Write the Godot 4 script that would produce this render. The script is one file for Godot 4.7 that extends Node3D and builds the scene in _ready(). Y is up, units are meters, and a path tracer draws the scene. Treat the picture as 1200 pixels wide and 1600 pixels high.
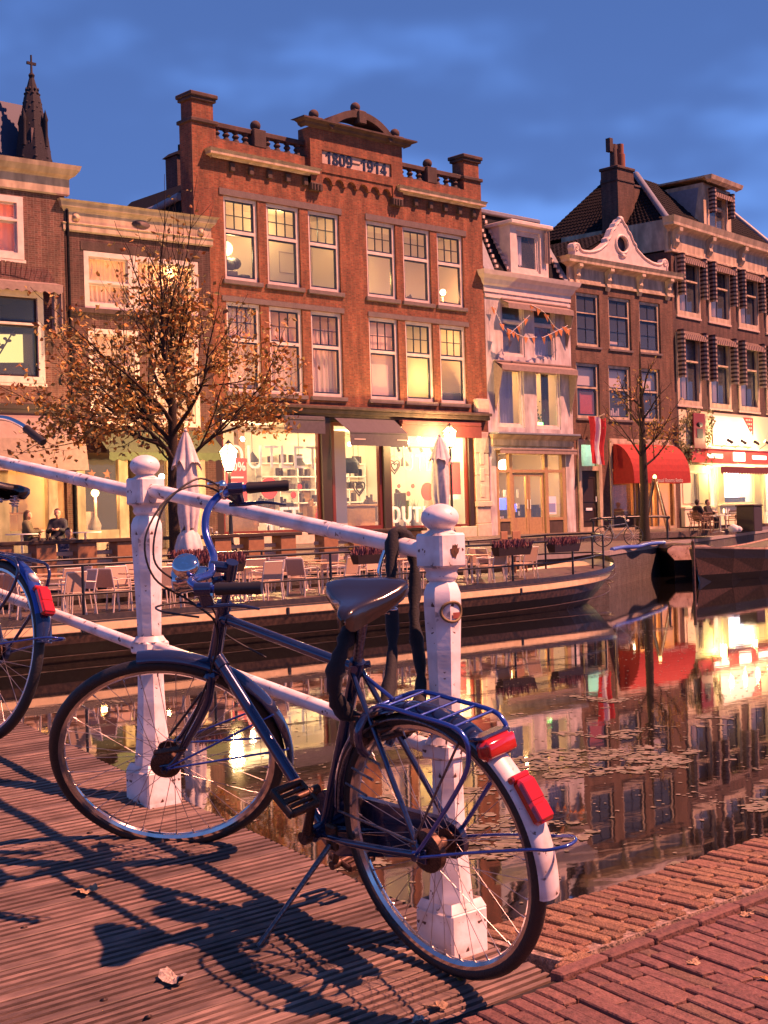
extends Node3D
# Dusk on a Dutch canal: bridge with bicycles in front, terrace barge and brick houses behind.
# World axes: x runs along the far house fronts, z towards the viewer, y up, metres. Near quay level is y = 0, water is y = -1.2.

const WATER := -1.2
var M := {}
var used := {}
var T := {}
var rng := RandomNumberGenerator.new()

func _ready() -> void:
	rng.seed = 20240
	# camera
	var cam := Camera3D.new()
	cam.name = "camera"
	add_child(cam)
	cam.position = Vector3(0, 1.157, 0)
	cam.basis = Basis(Vector3.UP, deg_to_rad(-43.013)) * Basis(Vector3.RIGHT, deg_to_rad(0.39)) * Basis(Vector3.BACK, deg_to_rad(-1.683))
	cam.fov = 40.82
	cam.near = 0.05
	cam.far = 900.0
	cam.current = true
	# sky, exposure
	var we := WorldEnvironment.new()
	we.name = "world_environment"
	var env := Environment.new()
	env.background_mode = Environment.BG_SKY
	var sky := Sky.new()
	var pano := PanoramaSkyMaterial.new()
	pano.panorama = sky_picture()
	sky.sky_material = pano
	env.sky = sky
	env.background_energy_multiplier = SKY_ENERGY
	env.tonemap_mode = Environment.TONE_MAPPER_LINEAR
	env.tonemap_exposure = 2.3
	env.sdfgi_enabled = true
	env.ssao_enabled = true
	env.ssil_enabled = true
	we.environment = env
	add_child(we)
	# the warm street lighting of the near quay, from the right behind the viewer
	var sun := DirectionalLight3D.new()
	sun.name = "sodium_street_light"
	sun.light_color = Color(1.0, 0.655, 0.53)
	sun.light_energy = SUN_ENERGY
	sun.light_angular_distance = 0.7
	sun.shadow_enabled = true
	add_child(sun)
	sun.look_at_from_position(Vector3.ZERO, Vector3(-0.47, -1.0, -0.56), Vector3.UP)
	make_materials()
	build_setting()
	build_railing()
	build_houses()
	build_barge()
	build_street()
	build_boats()
	build_trees()
	build_bikes()
	build_small()

const SKY_ENERGY := 0.74
const SUN_ENERGY := 1.6

func sky_picture() -> ImageTexture:
	var w := 1024
	var h := 512
	var nz := FastNoiseLite.new()
	nz.seed = 5
	nz.noise_type = FastNoiseLite.TYPE_SIMPLEX_SMOOTH
	nz.frequency = 1.0
	nz.fractal_octaves = 5
	nz.fractal_gain = 0.58
	var im := Image.create(w, h, false, Image.FORMAT_RGBF)
	for y in h:
		var el := PI * 0.5 - PI * (y + 0.5) / h
		for x in w:
			var az := TAU * (x + 0.5) / w
			var d := Vector3(cos(el) * sin(az), sin(el), cos(el) * cos(az))
			if d.y < -0.02:
				im.set_pixel(x, y, Color(0.02, 0.025, 0.05))
				continue
			var up: float = clampf(d.y, 0.0, 1.0)
			var q := d / (0.32 + up) # cloud sheets spread out overhead and flatten to the horizon
			var n := nz.get_noise_3d(q.x * 1.5, up * 7.0, q.z * 1.5) * 0.5 + 0.5
			var n2 := nz.get_noise_3d(q.x * 4.6 + 9.0, up * 24.0, q.z * 4.6) * 0.5 + 0.5
			var t: float = clampf(up * 1.75, 0.0, 1.0)
			var clear := Color(0.180, 0.365, 0.81).lerp(Color(0.046, 0.108, 0.36), pow(t, 0.55))
			var cloud := Color(0.070, 0.135, 0.36).lerp(Color(0.032, 0.068, 0.20), t)
			var c: float = smoothstep(0.40, 0.64, n * 0.62 + n2 * 0.38 + 0.17 * t)
			var col := clear.lerp(cloud, c * 0.92)
			im.set_pixel(x, y, col)
	return ImageTexture.create_from_image(im)

# ---------------------------------------------------------------- geometry

class G:
	var v := PackedVector3Array()
	var n := PackedVector3Array()
	var c := PackedColorArray()
	var uv := PackedVector2Array()
	var x := Transform3D()          # current placement
	var col := Color(1, 1, 1)
	func at(t: Transform3D) -> G:
		x = t
		return self
	func tri(a: Vector3, b: Vector3, d: Vector3, na: Vector3, nb: Vector3, nd: Vector3) -> void:
		if (d - a).cross(b - a).dot(na + nb + nd) < 0.0:
			var t := b
			b = d
			d = t
			t = nb
			nb = nd
			nd = t
		v.append(x * a)
		v.append(x * b)
		v.append(x * d)
		n.append((x.basis * na).normalized())
		n.append((x.basis * nb).normalized())
		n.append((x.basis * nd).normalized())
		c.append(col)
		c.append(col)
		c.append(col)
	func flat(a: Vector3, b: Vector3, d: Vector3, out: Vector3) -> void:
		var m := (d - a).cross(b - a).normalized()
		if m.dot(out) < 0.0:
			m = -m
		tri(a, b, d, m, m, m)
	func quad(a: Vector3, b: Vector3, d: Vector3, e: Vector3, out: Vector3) -> void:
		flat(a, b, d, out)
		flat(a, d, e, out)
	func box(p: Vector3, s: Vector3, ch := 0.0) -> void:   # centre, size, chamfer
		var h := s * 0.5
		if ch <= 0.0:
			for i in 3:
				for sg in [-1.0, 1.0]:
					var o := Vector3.ZERO
					o[i] = sg
					var u := Vector3.ZERO
					u[(i + 1) % 3] = h[(i + 1) % 3]
					var w := Vector3.ZERO
					w[(i + 2) % 3] = h[(i + 2) % 3]
					var f: Vector3 = p + o * h[i]
					quad(f - u - w, f + u - w, f + u + w, f - u + w, o)
			return
		var k := minf(ch, minf(h.x, minf(h.y, h.z)) * 0.9)
		for i in 3:
			var j := (i + 1) % 3
			var l := (i + 2) % 3
			for sg in [-1.0, 1.0]:
				var o := Vector3.ZERO
				o[i] = sg
				var f: Vector3 = p + o * h[i]
				var u := Vector3.ZERO
				u[j] = h[j] - k
				var w := Vector3.ZERO
				w[l] = h[l] - k
				quad(f - u - w, f + u - w, f + u + w, f - u + w, o)
				for s2 in [-1.0, 1.0]:      # edge strips between the i and j faces
					var o2 := Vector3.ZERO
					o2[j] = s2
					var a1: Vector3 = p + o * h[i] + o2 * (h[j] - k)
					var a2: Vector3 = p + o * (h[i] - k) + o2 * h[j]
					quad(a1 - w, a1 + w, a2 + w, a2 - w, o + o2)
		for a in [-1.0, 1.0]:
			for b in [-1.0, 1.0]:
				for d in [-1.0, 1.0]:
					var sgn := Vector3(a, b, d)
					flat(p + sgn * Vector3(h.x, h.y - k, h.z - k), p + sgn * Vector3(h.x - k, h.y, h.z - k), p + sgn * Vector3(h.x - k, h.y - k, h.z), sgn)
	func span(a: Vector3, b: Vector3, ch := 0.0) -> void:   # box between two corners
		box((a + b) * 0.5, (b - a).abs(), ch)
	func tube(p: Array, r, sides := 8, caps := true, closed := false, flatten := 1.0) -> void:
		var m := p.size()
		var rings := []
		var dirs := []
		for i in m:
			var d: Vector3
			if closed:
				d = p[(i + 1) % m] - p[(i - 1 + m) % m]
			elif i == 0:
				d = p[1] - p[0]
			elif i == m - 1:
				d = p[m - 1] - p[m - 2]
			else:
				d = (p[i + 1] - p[i]).normalized() + (p[i] - p[i - 1]).normalized()
			dirs.append(d.normalized())
		var d0: Vector3 = dirs[0]
		var u := d0.cross(Vector3.UP if absf(d0.y) < 0.9 else Vector3.RIGHT).normalized()
		for i in m:
			var d: Vector3 = dirs[i]
			u = (u - d * u.dot(d)).normalized()
			var w := d.cross(u)
			var rr: float = r[i] if r is Array else r
			var ring := []
			for k in sides:
				var a := TAU * k / sides
				ring.append([p[i] + (u * cos(a) + w * sin(a) * flatten) * rr, (u * cos(a) * flatten + w * sin(a)).normalized()])
			rings.append(ring)
		for i in (m if closed else m - 1):
			var A: Array = rings[i]
			var B: Array = rings[(i + 1) % m]
			for k in sides:
				var l := (k + 1) % sides
				tri(A[k][0], B[k][0], B[l][0], A[k][1], B[k][1], B[l][1])
				tri(A[k][0], B[l][0], A[l][0], A[k][1], B[l][1], A[l][1])
		if caps and not closed:
			for e in [0, m - 1]:
				var o: Vector3 = -dirs[0] if e == 0 else dirs[m - 1]
				for k in sides:
					flat(p[e], rings[e][k][0], rings[e][(k + 1) % sides][0], o)
	func lathe(prof: Array, sides := 16, hard := 0.75, turn := 0.0, faceted := false) -> void:   # prof of Vector2(r, y), bottom to top, round the y axis
		var m := prof.size()
		var sn := []
		for i in m - 1:
			var d: Vector2 = prof[i + 1] - prof[i]
			sn.append(Vector2(d.y, -d.x).normalized())
		for i in m - 1:
			var n0: Vector2 = sn[i]
			var n1: Vector2 = sn[i]
			if i > 0 and sn[i - 1].dot(sn[i]) > hard:
				n0 = (sn[i - 1] + sn[i]).normalized()
			if i < m - 2 and sn[i + 1].dot(sn[i]) > hard:
				n1 = (sn[i + 1] + sn[i]).normalized()
			var a: Vector2 = prof[i]
			var b: Vector2 = prof[i + 1]
			for k in sides:
				var t0 := TAU * k / sides + turn
				var t1 := TAU * (k + 1) / sides + turn
				var e0 := Vector3(cos(t0), 0, sin(t0))
				var e1 := Vector3(cos(t1), 0, sin(t1))
				var f0 := e0
				var f1 := e1
				if faceted:
					f0 = (e0 + e1).normalized()
					f1 = f0
				var p0 := e0 * a.x + Vector3.UP * a.y
				var p1 := e1 * a.x + Vector3.UP * a.y
				var p2 := e1 * b.x + Vector3.UP * b.y
				var p3 := e0 * b.x + Vector3.UP * b.y
				var q0 := f0 * n0.x + Vector3.UP * n0.y
				var q1 := f1 * n0.x + Vector3.UP * n0.y
				var q2 := f1 * n1.x + Vector3.UP * n1.y
				var q3 := f0 * n1.x + Vector3.UP * n1.y
				if a.x > 1e-5:
					tri(p0, p1, p2, q0, q1, q2)
				if b.x > 1e-5:
					tri(p0, p2, p3, q0, q2, q3)
	func prism(poly: Array, z0: float, z1: float, back := true) -> void:   # polygon in x, y, from z0 (back) to z1 (front)
		var pp := PackedVector2Array(poly)
		var ix := Geometry2D.triangulate_polygon(pp)
		for i in range(0, ix.size(), 3):
			var a: Vector2 = pp[ix[i]]
			var b: Vector2 = pp[ix[i + 1]]
			var d: Vector2 = pp[ix[i + 2]]
			flat(Vector3(a.x, a.y, z1), Vector3(b.x, b.y, z1), Vector3(d.x, d.y, z1), Vector3.BACK)
			if back:
				flat(Vector3(a.x, a.y, z0), Vector3(b.x, b.y, z0), Vector3(d.x, d.y, z0), Vector3.FORWARD)
		var cw := Geometry2D.is_polygon_clockwise(pp)
		for i in pp.size():
			var a: Vector2 = pp[i]
			var b: Vector2 = pp[(i + 1) % pp.size()]
			var o := Vector3(b.y - a.y, a.x - b.x, 0) * (-1.0 if cw else 1.0)
			quad(Vector3(a.x, a.y, z0), Vector3(b.x, b.y, z0), Vector3(b.x, b.y, z1), Vector3(a.x, a.y, z1), o)
	func ball(p: Vector3, r: Vector3, sides := 12, rows := 8) -> void:
		var keep := x
		x = x * Transform3D(Basis.from_scale(r), p)
		var prof := []
		for i in rows + 1:
			var a := -PI / 2 + PI * i / rows
			prof.append(Vector2(maxf(cos(a), 0.0), sin(a)))
		lathe(prof, sides, -1.0)
		x = keep
	func mesh() -> ArrayMesh:
		var a := []
		a.resize(Mesh.ARRAY_MAX)
		a[Mesh.ARRAY_VERTEX] = v
		a[Mesh.ARRAY_NORMAL] = n
		a[Mesh.ARRAY_COLOR] = c
		if uv.size() == v.size():
			a[Mesh.ARRAY_TEX_UV] = uv
		var m := ArrayMesh.new()
		m.add_surface_from_arrays(Mesh.PRIMITIVE_TRIANGLES, a)
		return m

func numbered(called: String, parent: Node) -> String:
	var key := str(parent.get_instance_id()) + called
	var k: int = used.get(key, 0)
	used[key] = k + 1
	return called if k == 0 else "%s_%03d" % [called, k]

func obj(called: String, g, mat: Material, parent: Node = self, t := Transform3D()) -> MeshInstance3D:
	var o := MeshInstance3D.new()
	o.name = numbered(called, parent)
	o.mesh = g.mesh() if g is G else g
	o.material_override = mat
	o.transform = t
	parent.add_child(o, true)
	return o

func objs(called: String, g: G, mat_: Material, parent: Node = self, at := Transform3D()) -> Array:
	# one mesh for every piece that stands apart from the others
	var box: Array[AABB] = []
	var tris := []
	var i := 0
	while i < g.v.size():
		var b := AABB(g.v[i], Vector3.ZERO).expand(g.v[i + 1]).expand(g.v[i + 2]).grow(0.004)
		var list := [i]
		var k := box.size() - 1
		while k >= 0:
			if box[k].intersects(b):
				b = b.merge(box[k])
				list.append_array(tris[k])
				box.remove_at(k)
				tris.remove_at(k)
				k = box.size()
			k -= 1
		box.append(b)
		tris.append(list)
		i += 3
	var made := []
	for list in tris:
		var p := G.new()
		list.sort()
		for t in list:
			for e in 3:
				p.v.append(g.v[t + e])
				p.n.append(g.n[t + e])
				p.c.append(g.c[t + e])
		made.append(obj(called, p, mat_, parent, at))
	return made

func tag(o: Node, label: String, category: String, group := "") -> Node:
	o.set_meta("label", label)
	o.set_meta("category", category)
	if group:
		o.set_meta("group", group)
	return o

func thing(called: String, label: String, category: String, t := Transform3D(), group := "") -> Node3D:
	var o := Node3D.new()
	o.name = numbered(called, self)
	o.transform = t
	add_child(o, true)
	tag(o, label, category, group)
	return o

func struct(called: String, g, mat: Material, parent: Node = self) -> MeshInstance3D:
	var o := obj(called, g, mat, parent)
	o.set_meta("kind", "structure")
	return o

func stuff(o: Node) -> Node:
	o.set_meta("kind", "stuff")
	return o

func dup(root: Node3D, t: Transform3D, label: String) -> Node3D:
	var r: Node3D = root.duplicate()
	r.name = numbered(String(root.name).rstrip("0123456789").trim_suffix("_"), self)
	add_child(r, true)
	r.transform = t
	r.set_meta("label", label)
	return r

func tf(p: Vector3, yaw := 0.0, pitch := 0.0, rollz := 0.0) -> Transform3D:
	return Transform3D(Basis(Vector3.UP, yaw) * Basis(Vector3.RIGHT, pitch) * Basis(Vector3.BACK, rollz), p)

func curve(pts: Array, steps := 5) -> Array:   # smooth line through points
	var out := []
	for i in pts.size() - 1:
		var p0 = pts[maxi(i - 1, 0)]
		var p1 = pts[i]
		var p2 = pts[i + 1]
		var p3 = pts[mini(i + 2, pts.size() - 1)]
		for k in steps:
			var t := float(k) / steps
			out.append(0.5 * ((2.0 * p1) + (p2 - p0) * t + (2.0 * p0 - 5.0 * p1 + 4.0 * p2 - p3) * t * t + (3.0 * p1 - p0 - 3.0 * p2 + p3) * t * t * t))
	out.append(pts[pts.size() - 1])
	return out

func lamp(p: Vector3, energy: float, color: Color, size: float, parent: Node, called := "lamp_light") -> void:
	var l := OmniLight3D.new()
	l.name = called
	l.light_color = color
	l.light_energy = energy
	l.light_size = size
	l.omni_range = 30.0
	l.omni_attenuation = 2.0
	l.shadow_enabled = true
	l.position = p
	parent.add_child(l, true)

# ---------------------------------------------------------------- materials

func lin(r: float, g: float, b: float, a := 1.0) -> Color:
	var k := Color(r, g, b).linear_to_srgb()
	k.a = a
	return k

func noise_tex(key: String, freq: float, lo: float, hi: float, octaves := 4, size := 512, kind := FastNoiseLite.TYPE_SIMPLEX_SMOOTH) -> NoiseTexture2D:
	if T.has(key):
		return T[key]
	var nz := FastNoiseLite.new()
	nz.seed = key.hash() % 1000
	nz.noise_type = kind
	nz.frequency = freq
	nz.fractal_octaves = octaves
	var t := NoiseTexture2D.new()
	t.width = size
	t.height = size
	t.seamless = true
	t.noise = nz
	var r := Gradient.new()
	r.set_color(0, Color(lo, lo, lo))
	r.set_color(1, Color(hi, hi, hi))
	t.color_ramp = r
	T[key] = t
	return t

func mat(key: String, color: Color, rough := 0.7, opt := {}) -> StandardMaterial3D:
	var m := StandardMaterial3D.new()
	m.resource_name = key
	m.albedo_color = color
	m.roughness = rough
	m.metallic = opt.get("metal", 0.0)
	m.metallic_specular = opt.get("spec", 0.5)
	if opt.has("tex"):
		m.albedo_texture = opt.tex
	if opt.has("rough_tex"):
		m.roughness_texture = opt.rough_tex
	if opt.has("bump"):
		m.heightmap_enabled = true
		m.heightmap_texture = opt.bump
		m.heightmap_scale = opt.get("depth", 0.3)
	if opt.has("tex") or opt.has("bump") or opt.has("rough_tex"):
		m.uv1_triplanar = true
		m.uv1_world_triplanar = opt.get("world", false)
		var s = opt.get("scale", 1.0)
		m.uv1_scale = s if s is Vector3 else Vector3.ONE * s
		m.uv1_triplanar_sharpness = 4.0
	if opt.has("stain"):   # soot and rain streaks, drawn out downwards
		m.detail_enabled = true
		m.detail_blend_mode = BaseMaterial3D.BLEND_MODE_MUL
		m.detail_albedo = noise_tex("stain", 0.014, opt.stain, 1.0, 5)
		m.detail_uv_layer = BaseMaterial3D.DETAIL_UV_2
		m.uv2_triplanar = true
		m.uv2_scale = opt.get("stain_scale", Vector3(0.30, 0.07, 0.30))
	if opt.has("glow"):
		m.emission_enabled = true
		m.emission = opt.get("glow_color", color)
		m.emission_energy_multiplier = opt.glow
	if opt.get("coat", 0.0) > 0.0:
		m.clearcoat_enabled = true
		m.clearcoat = opt.coat
		m.clearcoat_roughness = opt.get("coat_rough", 0.08)
	if opt.has("back"):
		m.backlight_enabled = true
		m.backlight = opt.back
	if opt.has("rim"):
		m.rim_enabled = true
		m.rim = opt.rim
	if opt.get("vc", false):
		m.vertex_color_use_as_albedo = true
	M[key] = m
	return m

func glass(key: String, alpha := 0.08) -> StandardMaterial3D:
	var m := StandardMaterial3D.new()
	m.resource_name = key
	m.albedo_color = Color(0.9, 0.95, 1.0, alpha)
	m.transparency = BaseMaterial3D.TRANSPARENCY_ALPHA
	m.roughness = 0.02
	m.metallic_specular = 0.5
	M[key] = m
	return m

func brick_tex(key: String, base: Color, mortar: Color, vary: float, sd: int, bond := true) -> ImageTexture:
	# a tile of 16 stretchers by 32 courses, colours linear
	var w := 512
	var h := 512
	var r := RandomNumberGenerator.new()
	r.seed = sd
	var tones := []
	for j in 32:
		var row := []
		for i in 32:
			var k := 1.0 + r.randf_range(-vary, vary)
			var hue := r.randf_range(-0.5, 0.5) * vary
			row.append(Color(clampf(base.r * k, 0, 1), clampf(base.g * (k + hue), 0, 1), clampf(base.b * (k + hue), 0, 1)))
		tones.append(row)
	var nz := FastNoiseLite.new()
	nz.seed = sd
	nz.frequency = 0.06
	nz.fractal_octaves = 3
	var data := PackedByteArray()
	data.resize(w * h * 3)
	var p := 0
	for y in h:
		var course := y / 16
		var fy := y % 16
		for x in w:
			var sx := x + (16 if course % 2 == 1 else 0)
			var bi: int
			var fx: int
			if bond and course % 2 == 1:   # header course
				bi = (x / 16) % 32
				fx = x % 16
			else:
				bi = (sx / 32) % 16
				fx = sx % 32
			var g := 1.0 + 0.22 * nz.get_noise_2d(x, y)
			var q: Color = mortar if (fy < 3 or fx < 2) else tones[course][bi]
			q = Color(clampf(q.r * g, 0, 1), clampf(q.g * g, 0, 1), clampf(q.b * g, 0, 1)).linear_to_srgb()
			data[p] = int(q.r * 255.0)
			data[p + 1] = int(q.g * 255.0)
			data[p + 2] = int(q.b * 255.0)
			p += 3
	var t := ImageTexture.create_from_image(Image.create_from_data(w, h, false, Image.FORMAT_RGB8, data))
	T[key] = t
	return t

func brick_mat(key: String, base: Color, mortar: Color, vary: float, sd: int) -> void:
	mat(key, Color.WHITE, 0.85, {"tex": brick_tex(key + "_tex", base, mortar, vary, sd), "scale": Vector3(1.0 / 3.4, 1.0 / 2.05, 1.0 / 3.4), "bump": noise_tex("fine", 0.05, 0.2, 1.0), "depth": 0.4, "stain": 0.66})

func make_materials() -> void:
	var fine := noise_tex("fine", 0.05, 0.2, 1.0)
	var soft := noise_tex("soft", 0.012, 0.86, 1.0, 5)
	var blotch := noise_tex("blotch", 0.02, 0.45, 1.0, 5)
	var speck := noise_tex("speck", 0.12, 0.3, 1.0, 3)
	brick_mat("brick_orange", Color(0.29, 0.088, 0.036), Color(0.24, 0.14, 0.085), 0.28, 1)
	brick_mat("brick_rose", Color(0.175, 0.075, 0.052), Color(0.25, 0.18, 0.14), 0.28, 2)
	brick_mat("brick_dark", Color(0.10, 0.043, 0.036), Color(0.17, 0.115, 0.09), 0.28, 3)
	brick_mat("brick_brown", Color(0.165, 0.08, 0.050), Color(0.18, 0.12, 0.085), 0.22, 4)
	brick_mat("brick_plum", Color(0.115, 0.056, 0.043), Color(0.14, 0.10, 0.075), 0.22, 6)
	brick_mat("brick_quay", Color(0.085, 0.07, 0.068), Color(0.12, 0.105, 0.095), 0.3, 7)
	mat("stone_brown", lin(0.11, 0.068, 0.058), 0.85, {"stain": 0.7, "tex": soft, "scale": 0.5, "bump": fine, "depth": 0.5})
	mat("stone_grey", lin(0.16, 0.125, 0.12), 0.85, {"tex": soft, "scale": 0.5, "bump": fine, "depth": 0.5})
	mat("stone_pale", lin(0.58, 0.45, 0.36), 0.8, {"tex": soft, "scale": 0.6})
	mat("cream", lin(0.78, 0.60, 0.40), 0.6, {"tex": soft, "scale": 0.35, "stain": 0.86})
	mat("white_render", lin(0.84, 0.74, 0.70), 0.7, {"tex": soft, "scale": 0.25, "stain": 0.86})
	mat("white_trim", lin(0.76, 0.63, 0.54), 0.5, {"tex": soft, "scale": 0.4})
	mat("trim_shadow", lin(0.50, 0.36, 0.20), 0.6)
	mat("navy", lin(0.018, 0.026, 0.055), 0.35)
	mat("dark_brown", lin(0.035, 0.018, 0.012), 0.45, {"tex": soft, "scale": 0.8})
	mat("oxblood", lin(0.13, 0.022, 0.015), 0.4)
	mat("black_paint", lin(0.016, 0.016, 0.018), 0.35)
	mat("dark_wood", lin(0.045, 0.025, 0.016), 0.6, {"tex": soft, "scale": 1.0})
	mat("warm_wood", lin(0.34, 0.17, 0.075), 0.6, {"tex": soft, "scale": 1.0})
	mat("shop_wood", lin(0.42, 0.26, 0.12), 0.5, {"tex": soft, "scale": 1.0})
	mat("slate", lin(0.018, 0.019, 0.026), 0.85, {"spec": 0.25, "tex": blotch, "scale": 0.8})
	mat("slate_light", lin(0.22, 0.24, 0.28), 0.45, {"tex": soft, "scale": 0.6})
	mat("pantile", lin(0.020, 0.019, 0.025), 0.8, {"spec": 0.25, "tex": blotch, "scale": 0.6})
	mat("awning_sand", lin(0.30, 0.22, 0.19), 0.85, {"tex": soft, "scale": 0.8, "back": Color(0.3, 0.2, 0.14)})
	mat("awning_green", lin(0.07, 0.10, 0.045), 0.85, {"tex": soft, "scale": 0.8})
	mat("awning_slate", lin(0.085, 0.07, 0.09), 0.8, {"tex": soft, "scale": 0.8})
	mat("awning_red", lin(0.38, 0.024, 0.017), 0.8, {"tex": soft, "scale": 0.8, "back": Color(0.4, 0.03, 0.02)})
	mat("awning_maroon", lin(0.16, 0.035, 0.035), 0.8, {"tex": soft, "scale": 0.8})
	mat("stripe_white", lin(0.62, 0.50, 0.42), 0.8)
	mat("stripe_dark", lin(0.045, 0.022, 0.025), 0.8)
	mat("blind_cloth", lin(0.40, 0.29, 0.23), 0.85, {"tex": soft, "scale": 1.0})
	mat("curtain", lin(0.62, 0.50, 0.40), 0.9, {"back": Color(0.75, 0.6, 0.45)})
	mat("curtain_blue", lin(0.24, 0.26, 0.44), 0.9, {"back": Color(0.2, 0.2, 0.35)})
	mat("blind", lin(0.58, 0.45, 0.38), 0.9, {"back": Color(0.6, 0.45, 0.35)})
	mat("blind_grey", lin(0.20, 0.17, 0.18), 0.9)
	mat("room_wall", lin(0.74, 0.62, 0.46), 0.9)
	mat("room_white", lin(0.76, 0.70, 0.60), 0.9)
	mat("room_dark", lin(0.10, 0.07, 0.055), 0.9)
	mat("red_print", lin(0.62, 0.05, 0.035), 0.6)
	mat("white_print", lin(0.80, 0.78, 0.75), 0.6)
	mat("picture_green", lin(0.16, 0.17, 0.06), 0.7, {"tex": blotch, "scale": 2.0})
	mat("dark_thing", lin(0.03, 0.028, 0.03), 0.6)
	mat("leaf_plant", lin(0.05, 0.14, 0.03), 0.6)
	mat("orange_cloth", lin(0.46, 0.17, 0.05), 0.85, {"back": Color(0.4, 0.1, 0.03)})
	mat("red_cloth", lin(0.50, 0.025, 0.03), 0.85, {"back": Color(0.3, 0.02, 0.02)})
	mat("white_cloth", lin(0.74, 0.68, 0.66), 0.85, {"back": Color(0.4, 0.35, 0.32)})
	mat("parasol_cloth", lin(0.80, 0.72, 0.68), 0.9, {"tex": soft, "scale": 1.0})
	glass("pane_glass", 0.06)
	# bulbs that glow
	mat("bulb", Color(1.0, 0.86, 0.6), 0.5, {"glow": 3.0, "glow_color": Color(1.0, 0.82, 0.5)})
	mat("bulb_hot", Color(1.0, 0.9, 0.7), 0.5, {"glow": 7.0, "glow_color": Color(1.0, 0.89, 0.70)})
	mat("panel_cool", Color(0.9, 0.93, 1.0), 0.5, {"glow": 1.1, "glow_color": Color(0.86, 0.86, 1.0)})
	mat("sign_lit", Color(1.0, 0.92, 0.85), 0.5, {"glow": 1.6, "glow_color": Color(1.0, 0.86, 0.75)})
	# near things
	mat("white_iron", lin(0.88, 0.84, 0.82), 0.42, {"tex": paint_tex(), "scale": 2.2, "bump": noise_tex("dimple", 0.03, 0.0, 1.0), "depth": 0.05})
	mat("rust", lin(0.16, 0.065, 0.03), 0.9, {"tex": blotch, "scale": 6.0})
	mat("deck_wood", lin(0.31, 0.23, 0.205), 0.7, {"tex": grain_tex(), "scale": Vector3(0.9, 5.0, 5.0), "bump": noise_tex("speck", 0.12, 0.3, 1.0, 3), "depth": 0.06, "world": true, "stain": 0.72, "stain_scale": Vector3(0.5, 1.2, 1.2)})
	mat("deck_wood_pale", lin(0.37, 0.28, 0.245), 0.7, {"tex": grain_tex(), "scale": Vector3(0.8, 4.7, 4.7), "bump": noise_tex("speck", 0.12, 0.3, 1.0, 3), "depth": 0.06, "world": true, "stain": 0.72, "stain_scale": Vector3(0.5, 1.2, 1.2)})
	mat("deck_wood_dark", lin(0.215, 0.16, 0.145), 0.7, {"tex": grain_tex(), "scale": Vector3(1.0, 5.3, 5.3), "bump": noise_tex("speck", 0.12, 0.3, 1.0, 3), "depth": 0.06, "world": true, "stain": 0.72, "stain_scale": Vector3(0.5, 1.2, 1.2)})
	for i in 4:
		var k: float = [1.0, 0.82, 1.15, 0.92][i]
		mat("paver_%d" % i, lin(0.19 * k, 0.088 * k + [0.0, 0.0, 0.006, 0.02][i], 0.076 * k), 0.8, {"tex": noise_tex("patch", 0.02, 0.72, 1.0, 5), "scale": 2.5 + i * 0.3, "bump": fine, "depth": 0.35, "world": true})
	for i in 4:
		var k: float = [1.0, 0.8, 1.15, 0.9][i]
		mat("header_%d" % i, lin(0.29 * k, 0.15 * k + [0.0, 0.01, 0.02, 0.0][i], 0.095 * k), 0.85, {"tex": noise_tex("patch", 0.02, 0.72, 1.0, 5), "scale": 4.0 + i * 0.3, "bump": fine, "depth": 0.6, "world": true})
	mat("mortar", lin(0.50, 0.37, 0.31), 0.9, {"tex": blotch, "scale": 3.0, "bump": fine, "depth": 0.6, "world": true})
	mat("joint_sand", lin(0.03, 0.021, 0.018), 0.95, {"tex": blotch, "scale": 3.0, "world": true})
	mat("street", lin(0.9, 0.8, 0.75), 0.8, {"tex": T.get("brick_quay_tex"), "scale": Vector3(0.5, 0.5, 0.5), "world": true})
	mat("kerb_stone", lin(0.30, 0.25, 0.23), 0.8, {"tex": soft, "scale": 0.7})
	mat("leaf_dry", lin(0.60, 0.40, 0.24), 0.75, {"tex": blotch, "scale": 9.0})
	mat("leaf_pale", lin(0.66, 0.55, 0.46), 0.75, {"tex": blotch, "scale": 9.0})
	mat("leaf_orange", lin(0.55, 0.24, 0.05), 0.7, {"tex": blotch, "scale": 9.0})

func paint_tex() -> ImageTexture:
	# old gloss paint: chips showing rust and grey scuffs
	if T.has("paint"):
		return T.paint
	var nz := FastNoiseLite.new()
	nz.seed = 33
	nz.frequency = 0.022
	nz.fractal_octaves = 5
	var n2 := FastNoiseLite.new()
	n2.seed = 12
	n2.frequency = 0.006
	n2.fractal_octaves = 4
	var s := 512
	var im := Image.create(s, s, false, Image.FORMAT_RGB8)
	for y in s:
		for x in s:
			# wrap by blending the two edges
			var u := float(x) / s
			var a := nz.get_noise_2d(x, y) * (1.0 - u) + nz.get_noise_2d(x - s, y) * u
			var b := n2.get_noise_2d(x, y) * (1.0 - u) + n2.get_noise_2d(x - s, y) * u
			var q := Color(1, 1, 1).lerp(Color(0.86, 0.82, 0.80), clampf(b * 1.6 + 0.3, 0, 1))
			var chip := smoothstep(0.45, 0.50, a + b * 0.35)
			q = q.lerp(Color(0.33, 0.24, 0.20), chip)
			im.set_pixel(x, y, q)
	T["paint"] = ImageTexture.create_from_image(im)
	return T.paint

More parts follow.
